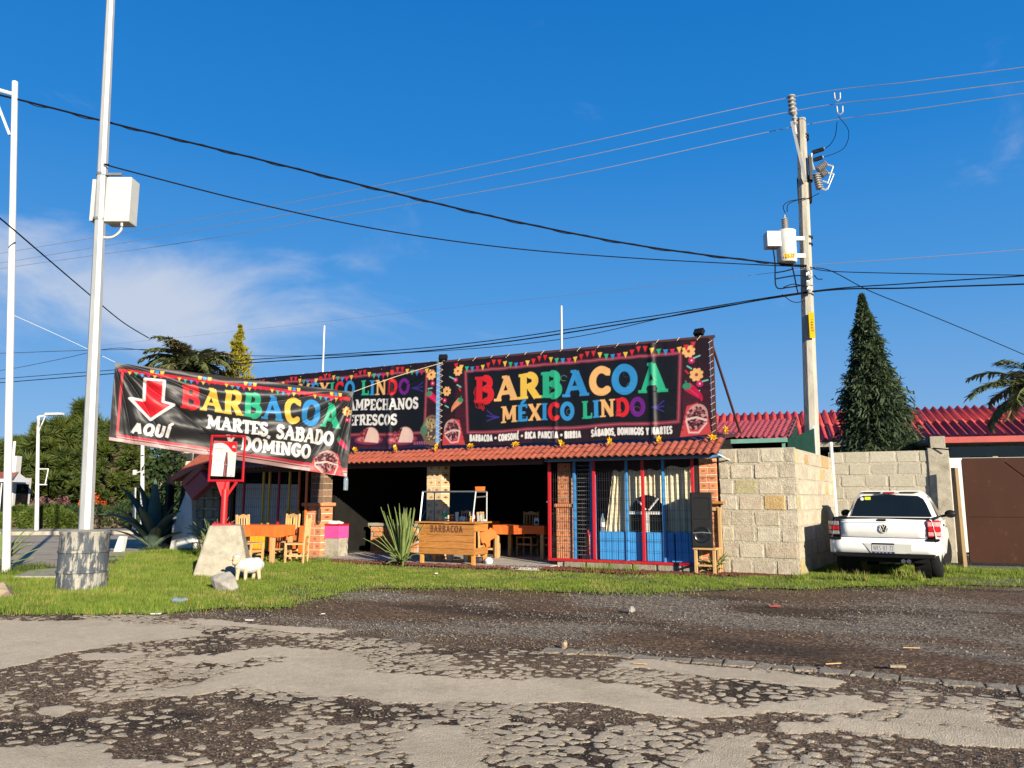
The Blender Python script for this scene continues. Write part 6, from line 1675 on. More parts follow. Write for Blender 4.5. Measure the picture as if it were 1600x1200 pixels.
# rocks and litter
def rock(label, P, r, m, seed, group=None, name='rock', cat='rock'):
    rdd = random.Random(seed); bm = bmesh.new()
    for i in range(26):
        v = Vector((rdd.gauss(0, 1), rdd.gauss(0, 1), rdd.gauss(0, 1))).normalized() * rdd.uniform(.82, 1.12)
        bm.verts.new((v.x * r[0], v.y * r[1], max(v.z, -.75) * r[2]))
    bmesh.ops.convex_hull(bm, input=bm.verts[:]); bmesh.ops.delete(bm, geom=[v for v in bm.verts if not v.link_faces], context='VERTS')
    bmesh.ops.bevel(bm, geom=bm.edges[:], offset=min(r) * .05, segments=1, affect='EDGES')
    me = bpy.data.meshes.new(name); bm.to_mesh(me); bm.free(); me.materials.append(M[m]); o = link(name, me)
    o.location = P; o.rotation_euler = (0, 0, seed); return tag(o, label, cat, group)
rock('grey boulder on the lawn in front of the concrete base', (-4.36, 12.0, .12), (.23, .19, .22), 'rock', 12)
rock('tan boulder at the left edge of the lawn', gnd(4, 936) + Vector((-.05, 0, .07)), (.27, .18, .16), 'rock_tan', 5)
p_ = gnd(987, 958); rock('fist-sized stone alone on the gravel', p_ + Vector((0, 0, .035)), (.06, .05, .05), 'rock', 7, name='stone', cat='stone')
p_ = gnd(882, 1014); rock('pale stone at the left end of the road edge', p_ + Vector((0, 0, .03)), (.035, .03, .045), 'rock_tan', 9, name='stone', cat='stone')
lt = thing('crushed_bottle', 'crushed clear plastic bottle lying on the front of the lawn', 'bottle', gnd(280, 944) + Vector((0, 0, .05)), R(10))
MB().tube([(-.10, 0, 0), (-.06, 0, .01), (.02, 0, -.004), (.08, 0, .008), (.11, 0, .004)], [.02, .04, .03, .036, .014], 8).build('body', M['bottle_clear'], lt, smooth=True); MB().cyl((.11, 0, .004), (.135, 0, .006), .014).build('cap', M['red_paint'], lt)
for (px, py, lb, m_, sz) in ((1210, 949, 'flattened red and white wrapper on the gravel', 'red_paint', (.16, .05, .012)), (1000, 1040, 'pale splinter of wood on the dirt by the road edge', 'wood_raw', (.12, .014, .010)), (1302, 1040, 'pale stick lying on the dirt right of the splinter', 'wood_raw', (.15, .014, .010)), (1402, 1045, 'flat pale stone chip on the dirt', 'rock_tan', (.13, .05, .02)), (1424, 1015, 'thin pale twig on the dirt', 'wood_raw', (.15, .01, .01)), (244, 961, 'scrap of white plastic at the edge of the lawn', 'plastic_white', (.12, .06, .012)), (390, 971, 'scrap of grey plastic on the dark wet dirt', 'plastic_white', (.10, .04, .01)), (505, 961, 'small white scrap of paper on the wet dirt', 'plastic_white', (.04, .05, .01)), (682, 901, 'white scrap of paper on the lawn before the food counter', 'plastic_white', (.05, .05, .02))):
    P = gnd(px, py); o = MB().box((0, 0, sz[2] / 2 + (.05 if py < 905 else .012)), sz).build('litter', M[m_], None, bevel=.004); o.location = P; o.rotation_euler = (0, 0, R((px * 7) % 40 - 20)); tag(o, lb, 'litter')
sl_ = MB(); A_ = [gnd(20, 907), gnd(92, 907), gnd(92, 893), gnd(46, 897)]
sl_.add([(p.x, p.y, -.02) for p in A_] + [(p.x, p.y, .075) for p in A_], [(0, 1, 5, 4), (1, 2, 6, 5), (2, 3, 7, 6), (3, 0, 4, 7), (4, 5, 6, 7)])
tag(sl_.build('concrete_slab', M['concrete'], None, bevel=.01), 'flat concrete slab in the grass beside the drum', 'slab')
sb = thing('marker_block', 'small leaning white concrete marker beside the side street', 'marker', gnd(187, 862), R(-10)); MB().prism([(-.14, 0), (.10, 0), (.16, .40), (.02, .42), (-.02, .38)], -.08, .08).build('block', M['white_wall'], sb, bevel=.015)

# ---------------------------------------------------------------- poles
DP = Vector((-6.69, 12.28, 0))
dr = thing('drum', 'dented grey drum full of concrete, streaked with cement, holding the steel pole', 'drum', DP)
MB().lathe([(.355, 0), (.355, .27), (.372, .285), (.372, .31), (.355, .325), (.352, .57), (.368, .585), (.368, .61), (.352, .625), (.350, .86), (.362, .875), (.362, .90), (.34, .90)], n=40).build('shell', M['drum'], dr, smooth=True)
MB().lathe([(.342, .87), (.342, .90), (.25, .925), (.08, .93)], n=28).build('concrete_fill', M['concrete'], dr, smooth=True)
PT = at(173.5, -30, 12.2)
PB = DP + Vector((.0, 0, .9))
sp = thing('steel_pole', 'tall octagonal galvanised steel pole standing in the drum', 'pole', PB)
MB().tube([(0, 0, 0), (PT - PB) * .5, PT - PB + Vector((0, 0, .3))], [.108, .088, .066], 8).build('shaft', M['galv'], sp)
def onp(z): 
    t = (z - PB.z) / (PT.z - PB.z); return (PT - PB) * t
c = onp(6.35)
bx_ = MB().box((c.x + .30, c.y + .10, c.z - .02), (.42, .30, .78), mx=None).build('equipment_box', M['box_grey'], sp, bevel=.02)
MB().box((c.x - .13, c.y + .12, c.z - .02), (.06, .26, .72)).build('box_back', M['box_grey'], sp)
for dz in (.42, -.36):
    MB().box((c.x + .12, c.y - .02, c.z + dz), (.42, .05, .04)).build('bracket', M['steel'], bx_)
    MB().lathe([(.098, -.02), (.098, .02)], c=(c.x * (1 + dz * .05), c.y, c.z + dz), n=10).build('strap', M['steel'], bx_)
MB().tube(spline([(c.x + .38, c.y, c.z - .42), (c.x + .37, c.y, c.z - .55), (c.x + .25, c.y, c.z - .66), (c.x + .08, c.y, c.z - .67)], 6), .02, 6).build('conduit', M['box_grey'], bx_)
# lamp posts
def lamp_post(label, P, top, r0, r1, arm, group='white lamp posts by the side street', brace=True, armz=0.0):
    t = thing('lamp_post', label, 'lamp post', P, 0, group)
    d = top - P
    MB().tube([(0, 0, 0), d], [r0, r1], 10).build('pole', M['white_paint'], t, smooth=True)
    tp_ = d + Vector((0, 0, armz))
    e = tp_ + arm
    MB().tube([tp_, e], r1 * .7, 6).build('arm', M['white_paint'], t)
    if brace: MB().tube([tp_ * .86 if arm.length < 1.2 else tp_ - Vector((0, 0, .9)), tp_ + arm * .45], r1 * .45, 5).build('brace', M['white_paint'], t)
    a = math.atan2(arm.y, arm.x)
    MB().box((0, 0, 0), (.75 if r0 > .055 else .5, .22, .09), mx=Matrix.Translation(e) @ Matrix.Rotation(a, 4, 'Z')).build('lamp_head', M['white_paint'], t, bevel=.02)
    return t
a0, a1 = gnd(0, 893), at(23.5, 128, 15.0)
lamp_post('tall white lamp post at the left edge of the picture, carrying the thick cable', Vector((-9.62, 15.0, 0)), a1, .075, .058, Vector((-1.15, .1, .38)), armz=-.28)
ltp = bpy.data.objects.get('lamp_post')
b0 = gnd(57, 834); lamp_post('white lamp post with a small rectangular frame, in front of the pines', b0, at(60, 651, b0.y), .085, .06, Vector((.72, -.1, .10)))
fp_ = [o for o in bpy.data.objects if o.name == 'lamp_post.001'][0]
q = at(63, 745, b0.y) - b0
for dx0, dz0, dx1, dz1 in ((0, .32, .30, .32), (0, -.32, .30, -.32), (.30, -.34, .30, .34)):
    MB().tube([q + Vector((dx0 - .08, 0, dz0)), q + Vector((dx1, 0, dz1))], .025, 4).build('sign_frame', M['white_paint'], fp_)
b1 = gnd(222, 845); pl = thing('white_pole', 'slim white pole beside the agave', 'pole', b1, 0, 'slim white poles by the side street'); MB().tube([(0, 0, 0), at(223, 655, b1.y) - b1], [.075, .055], 8).build('shaft', M['white_paint'], pl, smooth=True)
MB().tube([at(223, 736, b1.y) - b1, at(211, 739, b1.y) - b1], .02, 4).build('arm', M['white_paint'], pl); MB().box(at(211, 738, b1.y) - b1, (.1, .1, .16)).build('bracket', M['white_paint'], pl)
b2 = gnd(209, 832); pl = thing('white_pole', 'short far white pole left of the slim one by the agave', 'pole', b2, 0, 'slim white poles by the side street'); MB().tube([(0, 0, 0), at(211, 762, b2.y) - b2], [.07, .05], 8).build('shaft', M['white_paint'], pl, smooth=True)
# thin pipes standing on the restaurant roof
for px, py0, py1, yl, lb in ((507, 572, 509, 1.2, 'thin grey pipe rising behind the left roof banner'), (877, 552, 478, 1.2, 'thin grey pipe rising behind the right roof banner')):
    x, z1_ = fp(px, py1, yl); z0_ = 2.95
    o = thing('roof_pipe', lb, 'pipe', L(x, yl, z0_), -YAW, 'pipes standing on the roof'); MB().cyl((0, 0, 0), (0, 0, z1_ - z0_), .028, n=8).build('pipe', M['galv'], o)

# utility pole with transformer
UB = Vector((7.02, 18.15, 0)); UT = at(1251.5, 186, 18.0)
up = thing('utility_pole', 'concrete utility pole with a white transformer behind the yard wall', 'utility pole', UB)
UD = UT - UB
def upz(z): return UD * (z / UD.z)
MB().tube([(0, 0, 0), UD * .5, UD], [.19, .155, .115], 8).build('shaft', M['pole_concrete'], up)
def rel(px, py, Y=17.9): return at(px, py, Y) - UB
for py in (213, 218, 283, 372, 383):
    MB().lathe([(.135, -.025), (.135, .025)], c=rel(1255 if py < 250 else 1261, py, 18.05), n=12).build('band', M['black'], up)
MB().tube([rel(1264, 545, 17.98), rel(1266, 480, 17.98)], .0, 3) if False else None
# offset bracket with two line insulators
MB().tube([rel(1259, 283, 17.8), rel(1237, 190, 17.7)], .045, 4).build('offset_arm', M['galv'], up)
MB().box(rel(1243, 203, 17.75), (.09, .06, .35)).build('offset_plate', M['black'], up)
def insulator(p, q, r, n, name='insulator'):
    b = MB(); d = q - p; pr = []
    mx = Matrix.Translation(p) @ d.to_track_quat('Z', 'Y').to_matrix().to_4x4(); l = d.length
    pr = [(r * .4, 0)]
    for i in range(n):
        z = l * (i + .1) / n; pr += [(r * .5, z), (r, z + l * .35 / n), (r * .95, z + l * .55 / n), (r * .5, z + l * .8 / n)]
    pr += [(r * .35, l)]
    return b.lathe(pr, n=12, mx=mx).build(name, M['porcelain'], up, smooth=True)
insulator(rel(1239, 180, 17.7), rel(1236, 148, 17.7), .10, 5); insulator(rel(1242, 196, 17.7), rel(1241, 168, 17.7), .07, 4)
MB().cyl(rel(1244, 210, 17.7), rel(1242, 196, 17.7), .03).build('insulator_pin', M['galv'], up)
# fused cut-outs and arresters on the right
MB().box(rel(1266, 262, 17.85), (.07, .06, .62)).build('cutout_bracket', M['black'], up)
for (a, b_) in (((1270, 238), (1286, 233)), ((1272, 250), (1284, 246))):
    MB().tube([rel(*a), rel(*b_)], .055, 8).build('arrester', M['black_gloss'], up); MB().tube([rel(*b_), rel(b_[0] + 2, b_[1] - .6)], .035, 6).build('arrester_cap', M['galv'], up)
MB().tube([rel(1268, 240), rel(1269, 258), rel(1272, 266)], .03, 5).build('cutout_arm', M['galv'], up)
insulator(rel(1277, 266), rel(1290, 255), .085, 6); insulator(rel(1283, 274), rel(1291, 268), .085, 4); insulator(rel(1275, 271), rel(1281, 296), .095, 7)
for a, b_, c_ in (((1291, 257), (1302, 260), (1293, 287)), ((1291, 270), (1303, 272), (1293, 296))):
    MB().tube([rel(*a), rel(*b_)], .022, 5).build('fuse_clip', M['galv'], up); MB().tube([rel(*b_), rel(*c_)], .014, 5).build('fuse_tube', M['galv'], up)
MB().tube([rel(1281, 294), rel(1290, 297), rel(1293, 294)], .025, 5).build('fuse_hook', M['galv'], up); MB().tube([rel(1285, 283), rel(1292, 285)], .022, 5).build('fuse_hook', M['galv'], up)
MB().lathe([(.16, -.34), (.17, -.3), (.17, .3), (.15, .34)], c=rel(1257, 297, 18.1), n=10).build('crossarm_clamp', M['black'], up)
# transformer
T0 = rel(1230, 411, 17.55); T1 = rel(1228.5, 360, 17.55); hT = T1.z - T0.z
tk = MB().lathe([(.20, 0), (.225, .03), (.228, hT * .9), (.235, hT * .93), (.235, hT * .96), (.12, hT)], c=T0, n=24).build('transformer', M['white_paint'], up, smooth=True)
MB().box(T0 + Vector((-.32, 0, hT * .69)), (.34, .30, .37)).build('terminal_box', M['white_paint'], tk, bevel=.01)
bsh = MB(); pr = []
for i in range(6): pr += [(.05, hT + .05 * i), (.085, hT + .05 * i + .02), (.05, hT + .05 * i + .045)]
bsh.lathe(pr + [(.02, hT + .33), (.02, hT + .38)], c=T0, n=12).build('bushing', M['porcelain'], tk, smooth=True)
for f in (.78, .25): MB().box(T0 + Vector((.32, .1, hT * f)), (.28, .10, .09)).build('hanger', M['galv'], tk)
nm = stroke_letters('number', '14637', -.16, .10, .06, .10, 0, M['label_yellow'], tk, .24)
nm.location = T0 + Vector((0, -.232, 0))
# low voltage leads under it
def lead(pts, r=.016): MB().tube(spline(pts, 6), r, 5).build('lead', M['cable'], up)
bxp = rel(1208, 388, 17.5)
lead([bxp, rel(1211, 412, 17.5), rel(1213, 448, 17.6), rel(1232, 449, 17.7), rel(1258, 445, 17.8)]); lead([rel(1211, 436, 17.6), rel(1240, 431, 17.7), rel(1258, 431, 17.8)]); lead([rel(1212, 426, 17.6), rel(1225, 424, 17.6), rel(1240, 420, 17.7)])
lead([rel(1237, 414, 17.5), rel(1241, 430, 17.6), rel(1245, 450, 17.7), rel(1247, 458, 17.7)]); lead([rel(1224, 449, 17.7), rel(1240, 444, 17.7), rel(1258, 448, 17.8)], .012)
lead([rel(1227, 333, 17.55), rel(1224, 322, 17.6), rel(1235, 314, 17.7), rel(1262, 310, 17.9), rel(1280, 302, 17.9)], .010); lead([rel(1230, 331, 17.55), rel(1233, 318, 17.6), rel(1258, 309, 17.8)], .010)
lead([rel(1308, 190, 17.2), rel(1305, 212, 17.4), rel(1297, 226, 17.7), rel(1287, 233, 17.9)], .009); lead([rel(1310, 182, 17.2), rel(1326, 205, 17.4), rel(1318, 232, 17.7), rel(1286, 246, 17.9)], .008)
lead([rel(1272, 430, 17.8), rel(1278, 436, 17.7), rel(1285, 436, 17.7)], .012); lead([rel(1258, 470, 17.8), rel(1240, 472, 17.7), rel(1222, 460, 17.6)], .010)
for i, py in enumerate((420, 432, 444, 455)):
    MB().lathe([(.05, -.05), (.06, 0), (.05, .05)], c=rel(1262 + (i % 2) * 3, py, 17.82), n=8).build('spool', M['porcelain'], up)
MB().box(rel(1262, 437, 17.9), (.07, .05, .62)).build('rack', M['galv'], up)
# yellow number plate on the pole
pc = rel(1268.5, 508, 17.84)
npl = MB().box(pc, (.13, .008, .62)).build('number_plate', M['label_yellow'], up)
mxr = Matrix.Rotation(R(90), 4, 'Y')
dig = stroke_letters('number', '14637', -.15, .15, -.025, .05, -.006, M['black'], up, .22); dig.location = pc; dig.rotation_euler = (0, R(90), 0)
# white conduit down the wall corner
cd = thing('conduit', 'white plastic conduit running down the corner of the yard walls', 'pipe', (7.40, 17.80, 0)); MB().cyl((0, 0, .9), (-.03, 0, 2.70), .04, n=8).build('pipe', M['white_paint'], cd, smooth=True)

# ---------------------------------------------------------------- cables
def cable(label, pts, r=.011, m='cable', group='overhead cables', n=14):
    o = MB().tube(spline(pts, n), r, 5).build('cable', M[m]); return tag(o, label, 'cable', group)
w = lambda l: [at(*p) for p in l]
gl3 = 'thin power lines on the insulators'
cable('uppermost thin power line, passing over the pole top insulator', w([(-200, 428, 38), (0, 396, 33), (300, 345, 25.5), (600, 288, 21.2), (900, 226, 19.0), (1236, 152, 17.7), (1420, 128, 16.5), (1600, 105, 15.6), (1800, 78, 14.6)]), .009, 'alu_cable', gl3)
cable('middle thin power line, passing just below the pole top', w([(-200, 443, 38), (0, 411, 33), (300, 361, 25.5), (600, 307, 21.2), (900, 247, 19.0), (1242, 173, 17.7), (1420, 150, 16.5), (1600, 127, 15.6), (1800, 102, 14.6)]), .009, 'alu_cable', gl3)
cable('lowest of the three thin power lines, crossing the pole top', w([(-200, 452, 38.6), (0, 420, 33.6), (300, 377, 26), (600, 326, 21.6), (900, 272, 19.4), (1236, 199, 18.2), (1420, 172, 17), (1600, 146, 16), (1800, 118, 15)]), .009, 'alu_cable', gl3)
cable('thick twisted cable sagging from the left lamp post to the transformer', w([(-60, 136, 14.8), (22, 154, 15.0), (200, 199, 15.3), (400, 248, 15.7), (600, 298, 16.1), (800, 345, 16.6), (1000, 384, 17.1), (1205, 411, 17.5), (1260, 415, 17.8)]), .022)
cable('thin strand wound round the thick sagging cable', [p + Vector((0, 0, .03 * math.sin(i * 1.4))) for i, p in enumerate(spline(w([(22, 155, 15.0), (200, 199.5, 15.3), (400, 248.5, 15.7), (600, 298.5, 16.1), (800, 345.5, 16.6), (1000, 384.5, 17.1), (1205, 411.5, 17.5)]), 12))], .010, n=2)
cable('black cable from the strap on the steel pole to the utility pole', w([(170, 257, 12.15), (185, 263, 12.25), (400, 318, 13.3), (600, 360, 14.4), (800, 388, 15.5), (1000, 404, 16.6), (1190, 414, 17.6), (1262, 417, 17.85)]), .013)
cable('black cable dropping from the upper left to the palm', w([(-60, 295, 13), (0, 341, 14), (60, 392, 16), (130, 452, 19), (190, 502, 22), (232, 528, 24)]), .016)
cable('heavy black cable low over the roof, upper strand of the pair', w([(-200, 608, 40), (0, 592, 34), (350, 565, 26), (690, 541, 21.5), (1000, 497, 19), (1262, 456, 17.9), (1420, 443, 16.8), (1600, 431, 15.8), (1800, 418, 14.8)]), .014)
cable('heavy black cable low over the roof, lower strand of the pair', w([(-200, 613, 40), (0, 598, 34), (350, 570, 26), (690, 546, 21.5), (1000, 502, 19), (1262, 457, 17.9), (1420, 450, 16.8), (1600, 444, 15.8), (1800, 437, 14.8)]), .018)
cable('slim cable looping under the heavy pair over the roof', w([(-100, 556, 36), (0, 552, 34), (225, 546, 28), (400, 556, 25), (640, 551, 22), (877, 530, 20), (1080, 487, 18.6), (1255, 459, 17.9)]), .010)
cable('slim cable crossing the lamp posts at the left', w([(-100, 590, 36), (0, 579, 33), (90, 562, 30), (170, 545, 27), (225, 547, 26), (330, 556, 24)]), .010)
cable('faint cable high over the restaurant roof', w([(0, 556, 40), (300, 525, 32), (600, 492, 26), (900, 460, 21), (1200, 427, 18), (1275, 418, 17.9)]), .005, 'alu_cable')
cable('cable leaving the utility pole downwards to the right', w([(1268, 418, 17.85), (1300, 424, 18.2), (1360, 455, 19), (1440, 487, 20), (1520, 520, 21), (1600, 554, 22), (1720, 605, 24)]), .012)
cable('black cable leaving the utility pole level to the right', w([(1265, 417, 17.85), (1300, 424, 17.6), (1450, 428, 16.7), (1600, 430, 15.8), (1800, 432, 14.8)]), .011)
cable('pale thin cable leaving the utility pole to the upper right', w([(1268, 414, 17.85), (1400, 405, 17), (1600, 390, 16), (1800, 374, 15)]), .008, 'alu_cable')
for k, (px, py) in enumerate(((1308, 147), (1312, 168))):
    t = thing('line_clamp', ['pair of clamps on the uppermost thin power line', 'pair of clamps on the middle thin power line'][k], 'clamp', at(px, py, 17.25 - k * .0), 0, 'line clamps')
    for dx in (-.07, .07): MB().cyl((dx, 0, .03), (dx * .9, 0, -.12), .020, n=6).build('stirrup', M['porcelain'], t)
    MB().tube([(-.07, 0, -.12), (0, 0, -.18), (.07, 0, -.12)], .012, 5).build('bail', M['galv'], t)
tag(MB().tube(spline(w([(690, 567, 17.62), (620, 588, 17.4), (553, 612, 16.9)]), 6), .007, 4).build('rope', M['rope']), 'rope tying the hanging banner to the roof frame', 'rope')
tag(MB().tube(spline(w([(180, 566, 14.9), (100, 528, 14.95), (20, 492, 15.0)]), 6), .005, 4).build('rope', M['white_paint']), 'white cord tying the hanging banner to the lamp post', 'rope')

# ---------------------------------------------------------------- the pickup
HD = R(31)
tk_loc = Vector((6.93, 14.45, 0))
pt = thing('pickup_truck', 'white pickup truck parked nose in to the yard wall, seen from behind', 'pickup', tk_loc, -HD); pt.scale = (1.05, 1.05, 1.05)
WB = 2.62; HW = .82; RW = .30
def body():
    ys = [-.80, -.76, -.70, -.6] + [-.42 + .84 * i / 14 for i in range(15)] + [.55, .75, .9, 1.2, 1.6, 2.0, 2.15] + [WB - .40 + .80 * i / 12 for i in range(13)] + [WB + .46, WB + .58, WB + .68, WB + .72]
    ys = sorted(set(round(y, 3) for y in ys))
    rows = []
    for y in ys:
        zb_ = .30
        for cy in (0, WB):
            if abs(y - cy) < .395: zb_ = max(zb_, RW + math.sqrt(max(.395 ** 2 - (y - cy) ** 2, 0)) - .02)
        if y < -.5: zb_ = max(zb_, .42)
        k = 1.0
        if y < -.62: k = 1 - .05 * ((-.62 - y) / .18) ** 2
        if y > WB + .2: k = 1 - .22 * ((y - WB - .2) / .52) ** 2
        flare = .025 if any(abs(y - cy) < .48 for cy in (0, WB)) else 0
        top = 1.0 if y < 2.0 else 1.0 - .16 * min(1, (y - 2.0) / 1.3) ** 1.3
        w = HW * k
        rows.append([(w * .97 + flare * .6, y, zb_), (w + flare, y, max(zb_ + .04, .55)), (w + flare * .6, y, max(zb_ + .05, .74)), (w - .02, y, .86 if top > .9 else min(.86, top - .05)), (w - .045, y, top - .02), (w - .08, y, top)])
    return ys, rows
ys, rows = body()
b = MB(); n = 6
for s_ in (-1, 1):
    vs = []
    for r in rows: vs += [(s_ * x, y, z) for x, y, z in r]
    fs = []
    for i in range(len(rows) - 1):
        for k in range(n - 1):
            q = (i * n + k, i * n + k + 1, (i + 1) * n + k + 1, (i + 1) * n + k); fs.append(q if s_ > 0 else q[::-1])
    b.add(vs, fs)
# hood and nose
hv = []; hr = [r for r in rows if r[0][1] >= 1.98]
for r in hr: hv += [(-r[5][0], r[5][1], r[5][2]), (0, r[5][1], r[5][2] + .03), (r[5][0], r[5][1], r[5][2])]
b.add(hv, [(3 * i + k, 3 * i + k + 1, 3 * (i + 1) + k + 1, 3 * (i + 1) + k) for i in range(len(hr) - 1) for k in range(2)])
r = rows[-1]; b.add([(-x, y, z) for x, y, z in r] + [(x, y, z) for x, y, z in r[::-1]], [tuple(range(12))])
me = b.mesh('body', M['car_white']); bo = link('body', me, pt, smooth=True, angle=55)
# tailgate and rear bumper: gently curved panels
def rear_panel(z0, z1, w0, w1, y, bulge, n=10):
    vs = []
    for i in range(n + 1):
        u = -1 + 2 * i / n
        for z, w_, yy in ((z0, w0, y), ((z0 + z1) / 2, (w0 + w1) / 2, y - .012), (z1, w1, y + .01)):
            vs.append((u * w_, yy - bulge * (1 - u * u), z))
    return MB().add(vs, [(3 * i + k, 3 * (i + 1) + k, 3 * (i + 1) + k + 1, 3 * i + k + 1) for i in range(n) for k in range(2)])
tg = rear_panel(.70, 1.01, .655, .655, -.765, .025).build('tailgate', M['car_white'], pt, smooth=True)
tg.modifiers.new('thickness', 'SOLIDIFY').thickness = .04
MB().box((0, -.79, .985), (.13, .03, .035)).build('handle', M['black'], tg, bevel=.008)
MB().tube([(-.63, -.782, .945), (0, -.806, .945), (.63, -.782, .945)], .005, 4).build('crease', M['car_white'], tg)
bp_ = rear_panel(.43, .69, .80, .80, -.79, .04).build('rear_bumper', M['car_white'], pt, smooth=True); bp_.modifiers.new('thickness', 'SOLIDIFY').thickness = .05
for s_ in (-1, 1):
    MB().prism([(s_ * .80, -.785), (s_ * .845, -.70), (s_ * .84, -.45), (s_ * .80, -.45)], .43, .69, 'z').build('bumper_corner', M['car_white'], bp_, bevel=.012)
    MB().box((s_ * .74, -.80, .672), (.19, .05, .042)).build('bumper_strip', M['black'], bp_, bevel=.01)
MB().box((0, -.80, .405), (1.52, .10, .075)).build('lower_bumper', M['black'], bp_, bevel=.02)
MB().tube([(-.74, -.835, .43), (0, -.86, .435), (.74, -.835, .43)], .012, 5).build('lower_trim', M['black_mesh'], bp_)
# number plate recess and plate
MB().prism([(-.30, .60), (.42, .60), (.42, .46), (.30, .44), (-.18, .44)], -.846, -.838).build('plate_recess', M['box_grey'], bp_)
NXp, NYp = 120, 60
cv = Canvas(-.17, .17, -.085, .085, NXp, NYp, C(226, 226, 224))
cv.rect(-.17, .056, .17, .085, C(30, 32, 60)); cv.rect(-.17, -.085, .17, -.056, C(44, 62, 120)); cv.text('NKS-07-72', -.15, .15, -.04, .08, [C(120, 122, 128)], serif=False, T=.13, gap=.14)
for i in range(5): cv.rect(-.13 + .055 * i, -.078, -.10 + .055 * i, -.064, C(200, 206, 220), .7)
GX, GY = np.meshgrid(np.linspace(-.17, .17, NXp), np.linspace(-.085, .085, NYp)); V = np.stack([GX, GX * 0 - .853, GY + .525], -1)
o = np_mesh('licence_plate', V.reshape(-1, 3), grid_faces(NYp, NXp), M['print'], col=cv.c, parent=bp_)
# emblem: ring with two stacked letters
def ring(parent, c, r, t, m, name):
    return MB().tube([(c[0] + r * math.cos(a * .2618), c[1], c[2] + r * math.sin(a * .2618)) for a in range(25)], t, 6).build(name, m, parent)
em = MB().lathe([(.072, 0), (.072, .006), (.06, .012)], n=28, mx=Matrix.Translation((.02, -.801, .845)) @ Matrix.Rotation(R(90), 4, 'X')).build('emblem', M['black_gloss'], tg)
ring(em, (.02, -.815, .845), .066, .009, M['box_grey'], 'emblem_ring')
eb = MB()
for pts in ([(-.026, .058), (0, .006), (.026, .058)], [(-.052, .034), (-.026, -.05), (0, .0), (.026, -.05), (.052, .034)]):
    eb.tube([(.02 + x, -.819, .845 + z) for x, z in pts], .009, 4)
eb.build('emblem_letters', M['box_grey'], em)
# tail lights
for s_ in (-1, 1):
    def TLp(z0, z1, m, off, parent, name):
        pr_ = [(s_ * .665, -.800), (s_ * .79, -.778), (s_ * .85, -.69), (s_ * .846, -.60), (s_ * .665, -.66)]
        pr_ = [(x + s_ * off, y - off) for x, y in pr_]
        return MB().prism(pr_, z0, z1, 'z').build(name, m, parent, bevel=.012)
    base_ = TLp(.715, .985, M['light_red'] if s_ > 0 else M['black'], 0, pt, 'tail_light')
    TLp(.885, .962, M['light_clear'] if s_ > 0 else M['light_smoke'], .006, base_, 'lens'); TLp(.735, .80, M['light_clear'] if s_ > 0 else M['light_smoke'], .006, base_, 'lens'); TLp(.805, .88, M['light_red'], .008, base_, 'lens')
# bed: floor, inner sides, rail caps
MB().box((0, .05, .62), (1.40, 1.5, .03)).build('bed_floor', M['black'], pt)
for s_ in (-1, 1):
    MB().box((s_ * .70, .05, .80), (.03, 1.55, .38)).build('bed_side', M['black'], pt)
    MB().tube([(s_ * .755, -.74, 1.005), (s_ * .765, .80, 1.01)], .022, 6).build('bed_rail', M['black'], pt)
MB().tube([(-.72, -.77, 1.015), (.72, -.77, 1.015)], .016, 6).build('tailgate_cap', M['black'], pt)
# cab
def rrect(w0, w1, z0, z1, k=.12):
    return [(-w0, z0), (w0, z0), (w1 + .02, z1 - k), (w1 - k * .7, z1), (0, z1 + .012), (-w1 + k * .7, z1), (-w1 - .02, z1 - k)]
st_ = [(.80, .77, .60, .96, 1.03), (.86, .765, .60, .96, 1.36), (1.05, .765, .61, .96, 1.455), (1.6, .765, .61, .96, 1.475), (1.95, .765, .59, .96, 1.43), (2.10, .762, .58, .96, 1.36), (2.55, .755, .66, .96, 1.00)]
cabv = []; cabf = []
for (y, w0, w1, z0, z1) in st_:
    k = min(.12, (z1 - z0) * .3)
    cabv += [(x, y, z) for x, z in rrect(w0, w1 if z1 - z0 > .2 else w0 - .03, z0, z1, k)]
for i in range(len(st_) - 1):
    for k in range(7):
        cabf.append((i * 7 + k, i * 7 + (k + 1) % 7, (i + 1) * 7 + (k + 1) % 7, (i + 1) * 7 + k))
cabf += [tuple(range(7)), tuple(reversed(range(42, 49)))]
cb_ = MB().add(cabv, cabf).build('cab', M['car_white'], pt, smooth=True, angle=35, sub=0); 
cb_.modifiers.new('bevel', 'BEVEL').width = .02
# rear window, a rounded trapezoid lying on the sloping back of the cab
rwp = [(-.675, 1.02), (.675, 1.02), (.66, 1.06), (.60, 1.24), (.55, 1.34), (.46, 1.39), (0, 1.41), (-.46, 1.39), (-.55, 1.34), (-.60, 1.24), (-.66, 1.06)]
def ry(z): return .790 + (z - 1.03) * .18
rw_ = MB(); rw_.add([(x, ry(z) - .012, z) for x, z in rwp] + [(x, ry(z) + .03, z) for x, z in rwp], [tuple(range(11))] + [(i, (i + 1) % 11, 11 + (i + 1) % 11, 11 + i) for i in range(11)])
rw = rw_.build('rear_window', M['car_glass'], pt)
MB().lathe([(.032, 0), (.032, .003)], n=16, mx=Matrix.Translation((-.47, ry(1.33) - .014, 1.335)) @ Matrix.Rotation(R(90), 4, 'X')).build('round_sticker', M['plastic_white'], rw)
MB().box((-.375, ry(1.35) - .016, 1.345), (.10, .004, .055)).build('sticker', M['sticker'], rw)
MB().prism([(-.17, 1.43), (.17, 1.43), (.13, 1.475), (-.13, 1.475)], .84, .90).build('brake_light_housing', M['box_grey'], pt, bevel=.006); MB().box((0, .832, 1.452), (.17, .02, .026)).build('brake_light', M['light_red'], pt)
